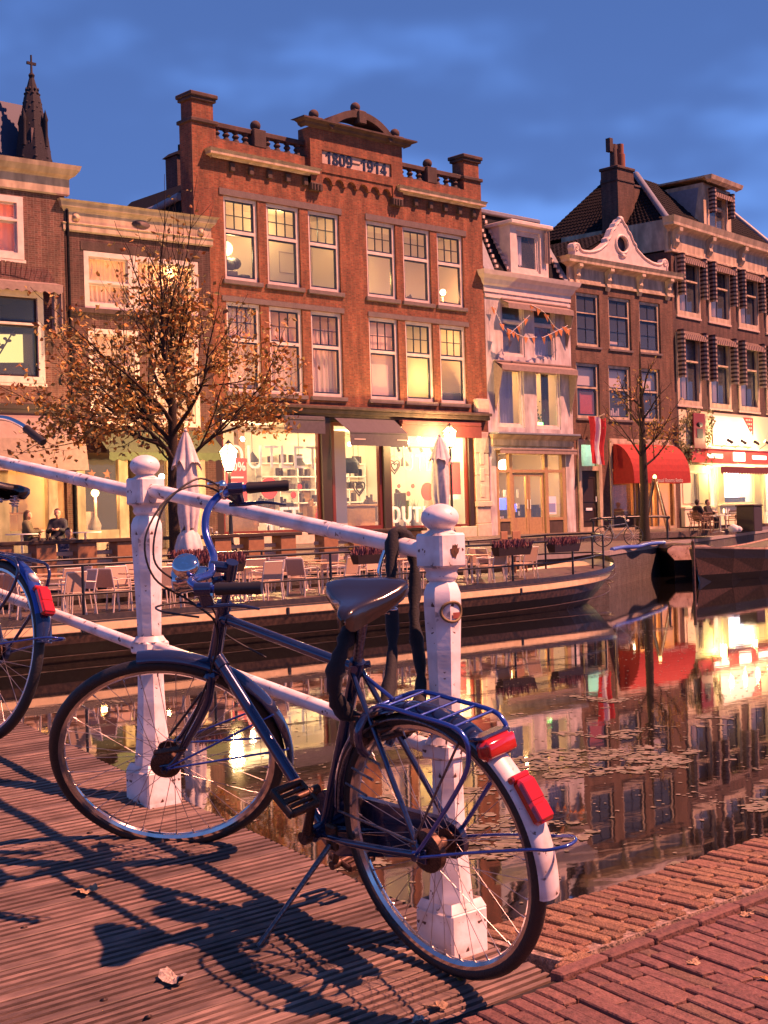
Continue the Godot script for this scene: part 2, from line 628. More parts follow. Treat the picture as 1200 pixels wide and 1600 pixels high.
func grain_tex() -> ImageTexture:
	if T.has("grain"):
		return T.grain
	var nz := FastNoiseLite.new()
	nz.seed = 7
	nz.frequency = 0.02
	nz.fractal_octaves = 5
	var s := 512
	var im := Image.create(s, s, false, Image.FORMAT_RGB8)
	for y in s:
		for x in s:
			var u := float(x) / s
			var a := nz.get_noise_2d(x * 0.35, y * 4.0) * (1.0 - u) + nz.get_noise_2d((x - s) * 0.35, y * 4.0) * u
			var b := nz.get_noise_2d(x * 1.1 + 300, y * 1.1) * (1.0 - u) + nz.get_noise_2d((x - s) * 1.1 + 300, y * 1.1) * u
			var k := clampf(0.86 + a * 0.22 + b * 0.22, 0.4, 1.0)
			im.set_pixel(x, y, Color(k, k * 0.97, k * 0.94))
	T["grain"] = ImageTexture.create_from_image(im)
	return T.grain

# ---------------------------------------------------------------- the setting

const SLOPE := 8.4
const DECK_Z := -2.24
const DECK_X := 2.72

func deck_y(z: float) -> float:
	return (-2.486 - z) * tan(deg_to_rad(SLOPE))

func street_y(z: float) -> float:
	return clampf((-28.0 - z) / 10.0, 0.0, 1.0) * 0.42

func build_setting() -> void:
	# water of the canal
	var wm := mat("canal_water", lin(0.010, 0.009, 0.008), 0.02, {"spec": 0.7, "coat": 0.55, "coat_rough": 0.03, "bump": noise_tex("ripple", 0.018, 0.0, 1.0, 3), "depth": 0.05, "scale": Vector3(0.16, 0.3, 0.3), "world": true})
	var g := G.new()
	g.quad(Vector3(-120, WATER, -2.75), Vector3(220, WATER, -2.75), Vector3(220, WATER, -120), Vector3(-120, WATER, -120), Vector3.UP)
	struct("water", g, wm)
	# near quay: the ground behind and round the viewer, with the bricks laid on it
	g = G.new()
	g.quad(Vector3(-60, -0.012, -2.27), Vector3(60, -0.012, -2.27), Vector3(60, -0.012, 60), Vector3(-60, -0.012, 60), Vector3.UP)
	g.quad(Vector3(-60, -0.012, -2.27), Vector3(60, -0.012, -2.27), Vector3(60, -0.3, -2.27), Vector3(-60, -0.3, -2.27), Vector3.FORWARD)
	var quay := struct("quay_pavement", g, M.joint_sand)
	build_pavers(quay)
	build_coping()
	build_deck()
	build_far_bank()

func build_pavers(quay: Node) -> void:
	var dir := Vector2(-0.21, 0.978)      # long axis of the bricks, in x and z
	var side := Vector2(0.978, 0.21)
	var r := RandomNumberGenerator.new()
	r.seed = 4
	var shapes := []
	for i in 10:
		var g := G.new()
		var l := r.randf_range(0.176, 0.192)
		if i >= 8:
			l *= 0.55
		var w := r.randf_range(0.044, 0.0478)
		g.box(Vector3(0, -0.02, 0), Vector3(w, 0.05, l), 0.003)
		shapes.append([g.mesh(), l])
	var count := 0
	for row in range(-34, 40):
		var off := row * 0.0505
		var t := -2.6 + fposmod(row * 0.093 + r.randf_range(-0.02, 0.02), 0.19)
		while t < 2.0:
			var kind := r.randi_range(0, 7) if r.randf() > 0.07 else r.randi_range(8, 9)
			var l: float = shapes[kind][1]
			var c := Vector2(2.9, -1.9) + side * off + dir * (t + l * 0.5)
			t += l + r.randf_range(0.006, 0.011)
			var ends := [c - dir * l * 0.5, c + dir * l * 0.5]
			var inside := true
			for e in ends:
				if e.y < -2.232 or e.y > -1.35 or e.x > 4.45 or e.x < 1.75 or e.x + 0.35 * (e.y + 1.35) < 1.95 - 0.2:
					inside = false
			if not inside:
				if ends[1].y > -2.20 and ends[0].y < -2.232 and c.x > 1.8 and c.x < 4.4:   # cut brick along the edge
					var l2: float = (ends[1].y + 2.228) / dir.y
					if l2 > 0.03:
						var cut := G.new()
						cut.box(Vector3(0, -0.02, 0), Vector3(0.044, 0.05, l2), 0.0045)
						var cc: Vector2 = ends[1] - dir * l2 * 0.5
						obj("paving_brick", cut, M["paver_%d" % r.randi_range(0, 3)], quay, Transform3D(Basis(Vector3.UP, atan2(dir.x, dir.y)), Vector3(cc.x, r.randf_range(-0.003, 0.002), cc.y)))
						count += 1
				continue
			if count >= 298:
				continue
			var b := Basis(Vector3.UP, atan2(dir.x, dir.y) + r.randf_range(-0.018, 0.018)) * Basis(Vector3.RIGHT, r.randf_range(-0.02, 0.02)) * Basis(Vector3.BACK, r.randf_range(-0.05, 0.05))
			obj("paving_brick", shapes[kind][0], M["paver_%d" % r.randi_range(0, 3)], quay, Transform3D(b, Vector3(c.x, r.randf_range(-0.006, 0.003), c.y)))
			count += 1
	# the rest of the quay is laid the same way, beyond what the picture shows
	var g := G.new()
	for ix in 60:
		for iz in 12:
			var c := Vector2(-6.0 + ix * 0.052 * 4.0, -1.25 + iz * 0.19)
			for k in 4:
				g.box(Vector3(c.x + k * 0.052, -0.02, c.y + (k % 2) * 0.095), Vector3(0.045, 0.05, 0.182))
	stuff(obj("paving_bricks_behind", g, M.paver_0, quay))

func build_coping() -> void:
	# the quay wall with its top of pale bricks on edge and the dark edging row behind it
	var r := RandomNumberGenerator.new()
	r.seed = 9
	var g := G.new()
	g.span(Vector3(2.76, -2.6, -2.655), Vector3(60, -0.0015, -2.33))
	g.span(Vector3(-60, -2.6, -2.65), Vector3(2.762, -0.25, -2.28))
	var wall := obj("quay_wall", g, M.mortar)
	tag(wall, "near quay wall topped with pale orange bricks on edge beside the bridge", "wall")
	var x := 2.79
	var col := 0
	while x < 5.6:
		var w := r.randf_range(0.036, 0.043)
		var z: float = -2.672 + [0.0, -0.085, -0.04][col % 3]
		while z < -2.34:
			var l := r.randf_range(0.155, 0.18)
			var z0 := maxf(z, -2.672 + r.randf_range(-0.006, 0.006))
			var z1 := minf(z + l, -2.335)
			if z1 - z0 > 0.03:
				var b := G.new()
				b.box(Vector3(0, -0.03, 0), Vector3(w, 0.075, z1 - z0), 0.004)
				obj("coping_brick", b, M["header_%d" % r.randi_range(0, 3)], wall, Transform3D(Basis(Vector3.UP, r.randf_range(-0.03, 0.03) - 0.02) * Basis(Vector3.BACK, r.randf_range(-0.05, 0.05)), Vector3(x + w * 0.5, r.randf_range(-0.003, 0.005), (z0 + z1) * 0.5)))
			z += l + 0.011
		x += w + 0.0095
		col += 1
	x = 2.66
	while x < 5.6:
		var l := r.randf_range(0.175, 0.21)
		var b := G.new()
		b.box(Vector3(0, -0.03, 0), Vector3(l, 0.08, 0.042), 0.005)
		obj("edging_brick", b, M["paver_%d" % [1, 3, 1, 0][r.randi_range(0, 3)]], wall, Transform3D(Basis(Vector3.UP, r.randf_range(-0.012, 0.012)), Vector3(x + l * 0.5, r.randf_range(-0.002, 0.003), -2.268)))
		x += l + 0.006
	# odd pieces where the coping meets the bridge
	for q in [[2.80, -2.315, 0.10, 0.05, "header_2"], [2.745, -2.30, 0.06, 0.05, "header_0"]]:
		var b := G.new()
		b.box(Vector3(0, -0.03, 0), Vector3(q[2], 0.07, q[3]), 0.006)
		obj("coping_brick", b, M[q[4]], wall, Transform3D(Basis(Vector3.UP, 0.1), Vector3(q[0], 0.0, q[1])))

func build_deck() -> void:
	# the bridge: a slab rising from the quay, beams below, and boards with milled grooves on top
	var g := G.new()
	var prof := [Vector2(-2.3, deck_y(-2.3) - 0.09), Vector2(-9.4, deck_y(-9.4) - 0.09), Vector2(-12.5, 1.22), Vector2(-16.5, 1.22), Vector2(-27.3, 0.0)]
	for i in prof.size() - 1:
		var a: Vector2 = prof[i]
		var b: Vector2 = prof[i + 1]
		var p := []
		for e in [[a, 0.0], [b, 0.0], [b, -0.28], [a, -0.28]]:
			p.append(Vector3(0, e[0].y + e[1], e[0].x))
		var x0 := Vector3(-3.2, 0, 0)
		var x1 := Vector3(DECK_X - 0.06, 0, 0)
		g.quad(x0 + p[0], x1 + p[0], x1 + p[1], x0 + p[1], Vector3.UP)
		g.quad(x0 + p[3], x1 + p[3], x1 + p[2], x0 + p[2], Vector3.DOWN)
		g.quad(x1 + p[0], x1 + p[1], x1 + p[2], x1 + p[3], Vector3.RIGHT)
		g.quad(x0 + p[0], x0 + p[1], x0 + p[2], x0 + p[3], Vector3.LEFT)
	var deck := struct("bridge_deck", g, M.dark_wood)
	# the cross-section of one grooved board, along its width
	var pitch := 0.146
	var shapes := []
	var r := RandomNumberGenerator.new()
	r.seed = 77
	for kind in 3:
		var sec := [Vector2(0.003, -0.03), Vector2(0.003, -0.002), Vector2(0.005, 0.0)]
		var u := 0.030
		for k in 4:
			sec.append(Vector2(u, 0.0))
			sec.append(Vector2(u + 0.0020, -0.019))
			sec.append(Vector2(u + 0.0114, -0.019))
			sec.append(Vector2(u + 0.0134, 0.0))
			u += 0.0272
		sec.append(Vector2(pitch - 0.006, 0.0))
		sec.append(Vector2(pitch - 0.004, -0.002))
		sec.append(Vector2(pitch - 0.004, -0.03))
		var b := G.new()
		var length := 5.9
		for i in sec.size() - 1:
			var a: Vector2 = sec[i]
			var c: Vector2 = sec[i + 1]
			# long faces cut in four, so that wear can lift the middle a little
			for q in 4:
				var l0 := -length + length * q / 4.0
				var l1 := -length + length * (q + 1) / 4.0
				b.quad(Vector3(l0, a.y, -a.x), Vector3(l1, a.y, -a.x), Vector3(l1, c.y, -c.x), Vector3(l0, c.y, -c.x), Vector3(0, maxf(c.x - a.x, 0.0) + 0.001, (c.y - a.y)))
		for e in [-length, 0.0]:
			b.quad(Vector3(e, -0.03, -0.002), Vector3(e, 0.0, -0.004), Vector3(e, 0.0, -pitch + 0.004), Vector3(e, -0.03, -pitch + 0.004), Vector3(1 if e == 0.0 else -1, 0, 0))
		shapes.append(b.mesh())
	var z := DECK_Z
	var k := 0
	while z > -9.2:
		var t := Transform3D(Basis(Vector3.RIGHT, deg_to_rad(SLOPE)), Vector3(DECK_X + r.randf_range(-0.006, 0.006), deck_y(z) + r.randf_range(-0.002, 0.002), z))
		obj("deck_board", shapes[k % 3], M[["deck_wood", "deck_wood_pale", "deck_wood_dark"][r.randi_range(0, 2)]], deck, t)
		z -= pitch * cos(deg_to_rad(SLOPE))
		k += 1
	# dark knots and bolt heads in the boards
	g = G.new()
	for i in 16:
		var p := Vector3(r.randf_range(1.7, 2.65), 0, r.randf_range(-4.4, -2.5))
		p.y = deck_y(p.z) + 0.0005
		g.ball(p, Vector3(0.012, 0.004, 0.007), 8, 4)
	stuff(obj("bolt_heads", g, M.dark_wood, deck))

func build_far_bank() -> void:
	# far street: one sheet rising from the quay edge to the fronts and on to the horizon
	var edge := [Vector2(-60, -27.3), Vector2(35.2, -27.3), Vector2(44.7, -31.9), Vector2(64, -40.5), Vector2(140, -74)]
	var g := G.new()
	for i in edge.size() - 1:
		var a: Vector2 = edge[i]
		var b: Vector2 = edge[i + 1]
		var back := Vector2(0, -11)
		var pa := Vector3(a.x, 0, a.y)
		var pb := Vector3(b.x, 0, b.y)
		g.quad(pa, pb, pb + Vector3(0, 0.42, -11), pa + Vector3(0, 0.42, -11), Vector3.UP)
		g.quad(pa + Vector3(0, 0.42, -11), pb + Vector3(0, 0.42, -11), Vector3(pb.x, 0.42, -420), Vector3(pa.x, 0.42, -420), Vector3.UP)
	struct("far_street", g, M.street)
	g = G.new()
	for i in edge.size() - 1:
		var a: Vector2 = edge[i]
		var b: Vector2 = edge[i + 1]
		g.quad(Vector3(a.x, -3, a.y), Vector3(b.x, -3, b.y), Vector3(b.x, -0.14, b.y), Vector3(a.x, -0.14, a.y), Vector3.BACK)
	var w := obj("far_quay_wall", g, M.brick_quay)
	tag(w, "far quay wall of dark brick with a stone edge, behind the terrace barge", "wall")
	g = G.new()
	for i in edge.size() - 1:
		var a: Vector2 = edge[i]
		var b: Vector2 = edge[i + 1]
		var d := (b - a).normalized()
		var n := Vector2(d.y, -d.x)
		if n.y < 0:
			n = -n
		var o := n * 0.04
		var p0 := Vector3(a.x + o.x, 0.004, a.y + o.y)
		var p1 := Vector3(b.x + o.x, 0.004, b.y + o.y)
		var q := Vector3(-n.x, 0, -n.y) * 0.45
		g.quad(p0, p1, p1 + q, p0 + q, Vector3.UP)
		g.quad(p0, p1, p1 - Vector3(0, 0.145, 0), p0 - Vector3(0, 0.145, 0), Vector3.BACK)
		g.quad(p0 - Vector3(0, 0.145, 0), p1 - Vector3(0, 0.145, 0), p1 - Vector3(0, 0.145, 0) + q, p0 - Vector3(0, 0.145, 0) + q, Vector3.DOWN)
	obj("edge_stone", g, M.kerb_stone, w)
	# low kerb between roadway and pavement in front of the houses
	g = G.new()
	g.quad(Vector3(10, street_y(-34.6) + 0.075, -34.6), Vector3(54, street_y(-34.6) + 0.075, -34.6), Vector3(54, 0.46, -38.3), Vector3(10, 0.46, -38.3), Vector3.UP)
	g.quad(Vector3(10, street_y(-34.6) + 0.075, -34.6), Vector3(54, street_y(-34.6) + 0.075, -34.6), Vector3(54, 0.1, -34.6), Vector3(10, 0.1, -34.6), Vector3.BACK)
	struct("far_pavement", g, M.street)

# ---------------------------------------------------------------- the railing on the bridge

func build_railing() -> void:
	var rail := thing("bridge_railing", "white painted iron railing with ball topped posts and two sloping rails along the bridge", "railing", Transform3D(Basis(), Vector3(2.63, 0, -2.60)))
	var sl := tan(deg_to_rad(8.6))
	var zs := [0.0, -1.418, -2.836, -4.254]
	var base := G.new()
	base.box(Vector3(0, 0.042, 0), Vector3(0.138, 0.125, 0.138), 0.006)
	base.lathe([Vector2(0.094, 0.104), Vector2(0.080, 0.128)], 4, 0.9, PI / 4, true)
	var low := G.new()
	low.lathe([Vector2(0.064, 0.12), Vector2(0.060, 0.16), Vector2(0.053, 0.24), Vector2(0.046, 0.36), Vector2(0.043, 0.50)], 8, 0.5, PI / 8, true)
	var plate := G.new()
	plate.box(Vector3(0, 0.523, 0), Vector3(0.098, 0.042, 0.098), 0.006)
	plate.lathe([Vector2(0.058, 0.543), Vector2(0.046, 0.562)], 16)
	var up := G.new()
	up.lathe([Vector2(0.041, 0.555), Vector2(0.043, 0.64), Vector2(0.049, 0.80), Vector2(0.054, 0.915), Vector2(0.053, 0.945), Vector2(0.045, 0.966), Vector2(0.034, 0.976)], 8, 0.3, PI / 8, true)
	var ring := G.new()
	ring.lathe([Vector2(0.030, 0.972), Vector2(0.040, 0.980), Vector2(0.045, 0.990), Vector2(0.042, 1.000), Vector2(0.046, 1.008), Vector2(0.052, 1.014)], 20, 0.5)
	var block := G.new()
	block.box(Vector3(0, 1.058, 0), Vector3(0.098, 0.092, 0.098), 0.006)
	block.lathe([Vector2(0.046, 1.103), Vector2(0.036, 1.109), Vector2(0.027, 1.116)], 20, 0.5)
	var ballg := G.new()
	var bp := []
	for i in 13:
		var a := -1.15 + (PI / 2 + 1.15) * i / 12.0
		bp.append(Vector2(maxf(cos(a), 0.0) * 0.0515, 1.146 + sin(a) * 0.0375))
	ballg.lathe(bp, 28, -1.0)
	for i in zs.size():
		var z: float = zs[i]
		var post := obj("post", up, M.white_iron, rail, Transform3D(Basis(), Vector3(0, deck_y(-2.60 + z) + 0.0, z)))
		obj("base_block", base, M.white_iron, post)
		obj("lower_shaft", low, M.white_iron, post)
		obj("rail_plate", plate, M.white_iron, post)
		obj("collar", ring, M.white_iron, post)
		obj("head_block", block, M.white_iron, post)
		obj("ball_finial", ballg, M.white_iron, post)
		if i == 0:
			# rusty scar where a rail once ended, and the worn sticker on the shaft
			var s := G.new()
			var rr := RandomNumberGenerator.new()
			rr.seed = 2
			var pr := PackedVector2Array()
			for k in 22:
				var a := TAU * k / 22.0
				var q := rr.randf_range(0.011, 0.021)
				pr.append(Vector2(cos(a) * q * 0.9, sin(a) * q * 1.15))
			s.prism(pr, 0.0, 0.0012)
			obj("rust_scar", s, M.rust, post, Transform3D(Basis(), Vector3(0.002, 1.056, 0.0495)))
			s = G.new()
			var outer := []
			for k in 28:
				var a := TAU * k / 28.0
				outer.append(Vector3(0.0525 * sin(cos(a) * 0.62 - 0.25), 0.895 + sin(a) * 0.026, 0.0525 * cos(cos(a) * 0.62 - 0.25)))
			s.tube(outer, 0.0042, 6, false, true)
			obj("worn_sticker", s, mat("sticker", lin(0.17, 0.12, 0.05), 0.6), post)
			s = G.new()
			for k in 8:
				var a0 := -0.25 + 0.06 * k
				var p0 := Vector3(0.0535 * sin(a0), 0.877, 0.0535 * cos(a0))
				var p1 := Vector3(0.0535 * sin(a0 + 0.06), 0.877, 0.0535 * cos(a0 + 0.06))
				s.quad(p0, p1, p1 + Vector3(0, 0.016, 0), p0 + Vector3(0, 0.016, 0), Vector3(0, 0, 1))
			obj("sticker_bar", s, mat("sticker_red", lin(0.26, 0.06, 0.04), 0.6), post)
	for i in zs.size() - 1:
		var z0: float = zs[i]
		var z1: float = zs[i + 1]
		for q in [[1.057, 0.0235, "top_rail"], [0.523, 0.0205, "lower_rail"]]:
			var a := Vector3(0, deck_y(-2.60 + z0) + q[0] - 0.03 * sl, z0 - 0.03)
			var b := Vector3(0, deck_y(-2.60 + z1) + q[0] + 0.03 * sl, z1 + 0.03)
			var g := G.new()
			g.tube([a, a.lerp(b, 0.03), a.lerp(b, 0.5), a.lerp(b, 0.97), b], q[1], 20)
			if q[2] == "top_rail":
				var c0 := a.lerp(b, 0.3)
				g.tube([c0, c0 + (b - a).normalized() * 0.006], q[1] + 0.0015, 20)
			obj(q[2], g, M.white_iron, rail)
	# last rails end in the first post

# ---------------------------------------------------------------- house fronts

func wall_mesh(g: G, x0: float, x1: float, y0: float, y1: float, holes: Array, deep := 0.24, z := 0.0) -> void:
	# a front in the plane z with rectangular openings and their reveals
	var xs := [x0, x1]
	var ys := [y0, y1]
	for h in holes:
		for i in [0, 2]:
			if h[i] > x0 and h[i] < x1 and not xs.has(h[i]):
				xs.append(h[i])
		for i in [1, 3]:
			if h[i] > y0 and h[i] < y1 and not ys.has(h[i]):
				ys.append(h[i])
	xs.sort()
	ys.sort()
	for i in xs.size() - 1:
		for j in ys.size() - 1:
			var cx: float = (xs[i] + xs[i + 1]) * 0.5
			var cy: float = (ys[j] + ys[j + 1]) * 0.5
			var open := false
			for h in holes:
				if cx > h[0] and cx < h[2] and cy > h[1] and cy < h[3]:
					open = true
			if not open:
				for zz in [[z, 1.0], [z - deep, -1.0]]:
					g.quad(Vector3(xs[i], ys[j], zz[0]), Vector3(xs[i + 1], ys[j], zz[0]), Vector3(xs[i + 1], ys[j + 1], zz[0]), Vector3(xs[i], ys[j + 1], zz[0]), Vector3(0, 0, zz[1]))
	for h in holes:
		var a := Vector3(h[0], h[1], z)
		var b := Vector3(h[2], h[1], z)
		var c := Vector3(h[2], h[3], z)
		var d := Vector3(h[0], h[3], z)
		var q := Vector3(0, 0, -deep)
		g.quad(a, b, b + q, a + q, Vector3.UP)
		g.quad(d, c, c + q, d + q, Vector3.DOWN)
		g.quad(a, d, d + q, a + q, Vector3.RIGHT)
		g.quad(b, c, c + q, b + q, Vector3.LEFT)

func shell(g: G, x0: float, x1: float, y0: float, y1: float, deep: float, front := -0.24) -> void:
	# sides, back and top of a house behind its front
	g.quad(Vector3(x0, y0, 0), Vector3(x0, y1, 0), Vector3(x0, y1, -deep), Vector3(x0, y0, -deep), Vector3.LEFT)
	g.quad(Vector3(x1, y0, 0), Vector3(x1, y1, 0), Vector3(x1, y1, -deep), Vector3(x1, y0, -deep), Vector3.RIGHT)
	g.quad(Vector3(x0, y0, -deep), Vector3(x1, y0, -deep), Vector3(x1, y1, -deep), Vector3(x0, y1, -deep), Vector3.FORWARD)
	g.quad(Vector3(x0, y1, 0), Vector3(x1, y1, 0), Vector3(x1, y1, -deep), Vector3(x0, y1, -deep), Vector3.UP)

func frame(g: G, x0: float, y0: float, x1: float, y1: float, w: float, z0: float, z1: float) -> void:
	g.span(Vector3(x0, y0, z0), Vector3(x0 + w, y1, z1))
	g.span(Vector3(x1 - w, y0, z0), Vector3(x1, y1, z1))
	g.span(Vector3(x0 + w, y1 - w, z0), Vector3(x1 - w, y1, z1))
	g.span(Vector3(x0 + w, y0, z0), Vector3(x1 - w, y0 + w, z1))

var pane_shapes := {}

func pane(parent: Node, x0: float, y0: float, x1: float, y1: float, z: float) -> void:
	var w := snappedf(x1 - x0, 0.001)
	var h := snappedf(y1 - y0, 0.001)
	var key := "%.3f/%.3f" % [w, h]
	if not pane_shapes.has(key):
		var g := G.new()
		g.quad(Vector3(-w / 2, -h / 2, 0), Vector3(w / 2, -h / 2, 0), Vector3(w / 2, h / 2, 0), Vector3(-w / 2, h / 2, 0), Vector3.BACK)
		pane_shapes[key] = g.mesh()
	obj("pane", pane_shapes[key], M.pane_glass, parent, tf(Vector3((x0 + x1) / 2, (y0 + y1) / 2, z), rng.randf_range(-0.004, 0.004), rng.randf_range(-0.004, 0.004)))

func window(parent: Node, x0: float, y0: float, x1: float, y1: float, o := {}) -> MeshInstance3D:
	# casing, one or two sashes with glazing bars, every pane a sheet of its own
	var cw: float = o.get("cw", 0.12)
	var z: float = o.get("z", -0.10)
	var g := G.new()
	frame(g, x0, y0, x1, y1, cw, z - 0.1, z + o.get("proud", 0.02))
	var tr: float = o.get("tr", 0.0)
	var ty := y0 + (y1 - y0) * tr
	var thick: float = o.get("bar", 0.07)
	if tr > 0.0:
		g.span(Vector3(x0 + cw, ty - thick / 2, z - 0.09), Vector3(x1 - cw, ty + thick / 2, z + o.get("proud", 0.02) - 0.003))
	var win := obj(o.get("name", "window"), g, M[o.get("casing", "white_trim")], parent)
	if o.get("sill", "") != "":
		g = G.new()
		g.span(Vector3(x0 - 0.06, y0 - 0.10, z - 0.05), Vector3(x1 + 0.06, y0 - 0.002, 0.07), 0.01)
		obj("sill", g, M[o.sill], win)
	var parts := []
	if tr > 0.0:
		parts.append([x0 + cw, y0 + cw, x1 - cw, ty - thick / 2, o.get("lcols", 1), o.get("lrows", 1)])
		parts.append([x0 + cw, ty + thick / 2, x1 - cw, y1 - cw, o.get("ucols", 1), o.get("urows", 1)])
	else:
		parts.append([x0 + cw, y0 + cw, x1 - cw, y1 - cw, o.get("ucols", 1), o.get("urows", 1)])
	var sw: float = o.get("sw", 0.055)
	var mw: float = o.get("mw", 0.026)
	for pt in parts:
		g = G.new()
		frame(g, pt[0] + 0.002, pt[1] + 0.002, pt[2] - 0.002, pt[3] - 0.002, sw, z - 0.085, z - 0.02)
		var ax: float = pt[0] + sw
		var bx: float = pt[2] - sw
		var ay: float = pt[1] + sw
		var by: float = pt[3] - sw
		var nx: int = pt[4]
		var ny: int = pt[5]
		for i in range(1, nx):
			var xx := ax + (bx - ax) * i / nx
			g.span(Vector3(xx - mw / 2, ay, z - 0.075), Vector3(xx + mw / 2, by, z - 0.03))
		for j in range(1, ny):
			var yy := ay + (by - ay) * j / ny
			g.span(Vector3(ax, yy - mw / 2, z - 0.072), Vector3(bx, yy + mw / 2, z - 0.033))
		obj("sash", g, M[o.get("sash", "navy")], win)
		for i in nx:
			for j in ny:
				var px0 := ax + (bx - ax) * i / nx + (mw / 2 if i > 0 else 0.0)
				var px1 := ax + (bx - ax) * (i + 1) / nx - (mw / 2 if i < nx - 1 else 0.0)
				var py0 := ay + (by - ay) * j / ny + (mw / 2 if j > 0 else 0.0)
				var py1 := ay + (by - ay) * (j + 1) / ny - (mw / 2 if j < ny - 1 else 0.0)
				pane(win, px0, py0, px1, py1, z - 0.055)
	return win

func folds(g: G, x0: float, x1: float, y0: float, y1: float, z: float, n: int, depth := 0.05, seed_ := 1) -> void:
	# hanging cloth with vertical folds
	var r := RandomNumberGenerator.new()
	r.seed = seed_
	var m := n * 6
	var prev := Vector3.ZERO
	var ph := r.randf() * TAU
	var pn := Vector3.BACK
	for i in m + 1:
		var t := float(i) / m
		var a := t * TAU * n + ph + sin(t * 9.0 + ph) * 0.8
		var p := Vector3(lerpf(x0, x1, t), 0, z + sin(a) * depth)
		var nn := Vector3(-cos(a) * depth * TAU * n / maxf(x1 - x0, 0.01), 0, 1).normalized()
		if i > 0:
			var b0 := Vector3(prev.x, y0, prev.z)
			var b1 := Vector3(p.x, y0, p.z)
			var t1 := Vector3(p.x, y1, p.z)
			var t0 := Vector3(prev.x, y1, prev.z)
			g.tri(b0, b1, t1, pn, nn, nn)
			g.tri(b0, t1, t0, pn, nn, pn)
		prev = p
		pn = nn

func room(parent: Node, x0: float, x1: float, y0: float, y1: float, deep: float, wall := "room_wall", floor_ := "room_dark", front := -0.26, called := "window_room") -> MeshInstance3D:
	var g := G.new()
	var z0 := front
	var z1 := front - deep
	g.quad(Vector3(x0, y0, z1), Vector3(x1, y0, z1), Vector3(x1, y1, z1), Vector3(x0, y1, z1), Vector3.BACK)
	g.quad(Vector3(x0, y0, z0), Vector3(x0, y1, z0), Vector3(x0, y1, z1), Vector3(x0, y0, z1), Vector3.RIGHT)
	g.quad(Vector3(x1, y0, z0), Vector3(x1, y1, z0), Vector3(x1, y1, z1), Vector3(x1, y0, z1), Vector3.LEFT)
	g.quad(Vector3(x0, y1, z0), Vector3(x1, y1, z0), Vector3(x1, y1, z1), Vector3(x0, y1, z1), Vector3.DOWN)
	var o := obj(called, g, M[wall], parent)
	g = G.new()
	g.quad(Vector3(x0, y0 + 0.003, z0), Vector3(x1, y0 + 0.003, z0), Vector3(x1, y0 + 0.003, z1), Vector3(x0, y0 + 0.003, z1), Vector3.UP)
	obj("room_floor", g, M[floor_], o)
	return o

func bulb(parent: Node, p: Vector3, r: float, energy: float, color := Color(1.0, 0.84, 0.60), m := "bulb") -> void:
	var g := G.new()
	g.ball(Vector3.ZERO, Vector3.ONE * r, 12, 8)
	obj("window_lamp", g, M[m], parent, tf(p))
	lamp(p + Vector3(0, -r - 0.03, r + 0.03), energy, color, r, parent, "window_lamp_light")

func cornice(g: G, x0: float, x1: float, y0: float, prof: Array) -> void:
	# moulding: prof of (out, up) pairs from y0, with returns at both ends
	var pts := []
	for p in prof:
		pts.append(p)
	for i in pts.size() - 1:
		var a: Vector2 = pts[i]
		var b: Vector2 = pts[i + 1]
		var o := Vector3(0, -(b.x - a.x), b.y - a.y)
		g.quad(Vector3(x0 - a.x, y0 + a.y, a.x), Vector3(x1 + a.x, y0 + a.y, a.x), Vector3(x1 + b.x, y0 + b.y, b.x), Vector3(x0 - b.x, y0 + b.y, b.x), o)
		g.quad(Vector3(x0 - a.x, y0 + a.y, a.x), Vector3(x0 - a.x, y0 + a.y, -0.1), Vector3(x0 - b.x, y0 + b.y, -0.1), Vector3(x0 - b.x, y0 + b.y, b.x), Vector3(-o.z, o.y, 0))
		g.quad(Vector3(x1 + a.x, y0 + a.y, a.x), Vector3(x1 + a.x, y0 + a.y, -0.1), Vector3(x1 + b.x, y0 + b.y, -0.1), Vector3(x1 + b.x, y0 + b.y, b.x), Vector3(o.z, o.y, 0))
	var l: Vector2 = pts[pts.size() - 1]
	g.quad(Vector3(x0 - l.x, y0 + l.y, l.x), Vector3(x1 + l.x, y0 + l.y, l.x), Vector3(x1 + l.x, y0 + l.y, -0.3), Vector3(x0 - l.x, y0 + l.y, -0.3), Vector3.UP)

func text(parent: Node, s: String, at: Vector3, height: float, m: Material, deep := 0.03, bold := true, yaw := 0.0, squeeze := 1.0) -> void:
	var t := TextMesh.new()
	t.text = s
	var f := SystemFont.new()
	f.font_names = PackedStringArray(["Droid Sans"])
	f.font_weight = 700 if bold else 400
	t.font = f
	t.font_size = 64
	t.pixel_size = height / 46.0
	t.depth = deep
	var o := obj("lettering", t, m, parent, tf(at, yaw))
	o.scale = Vector3(squeeze, 1, 1)

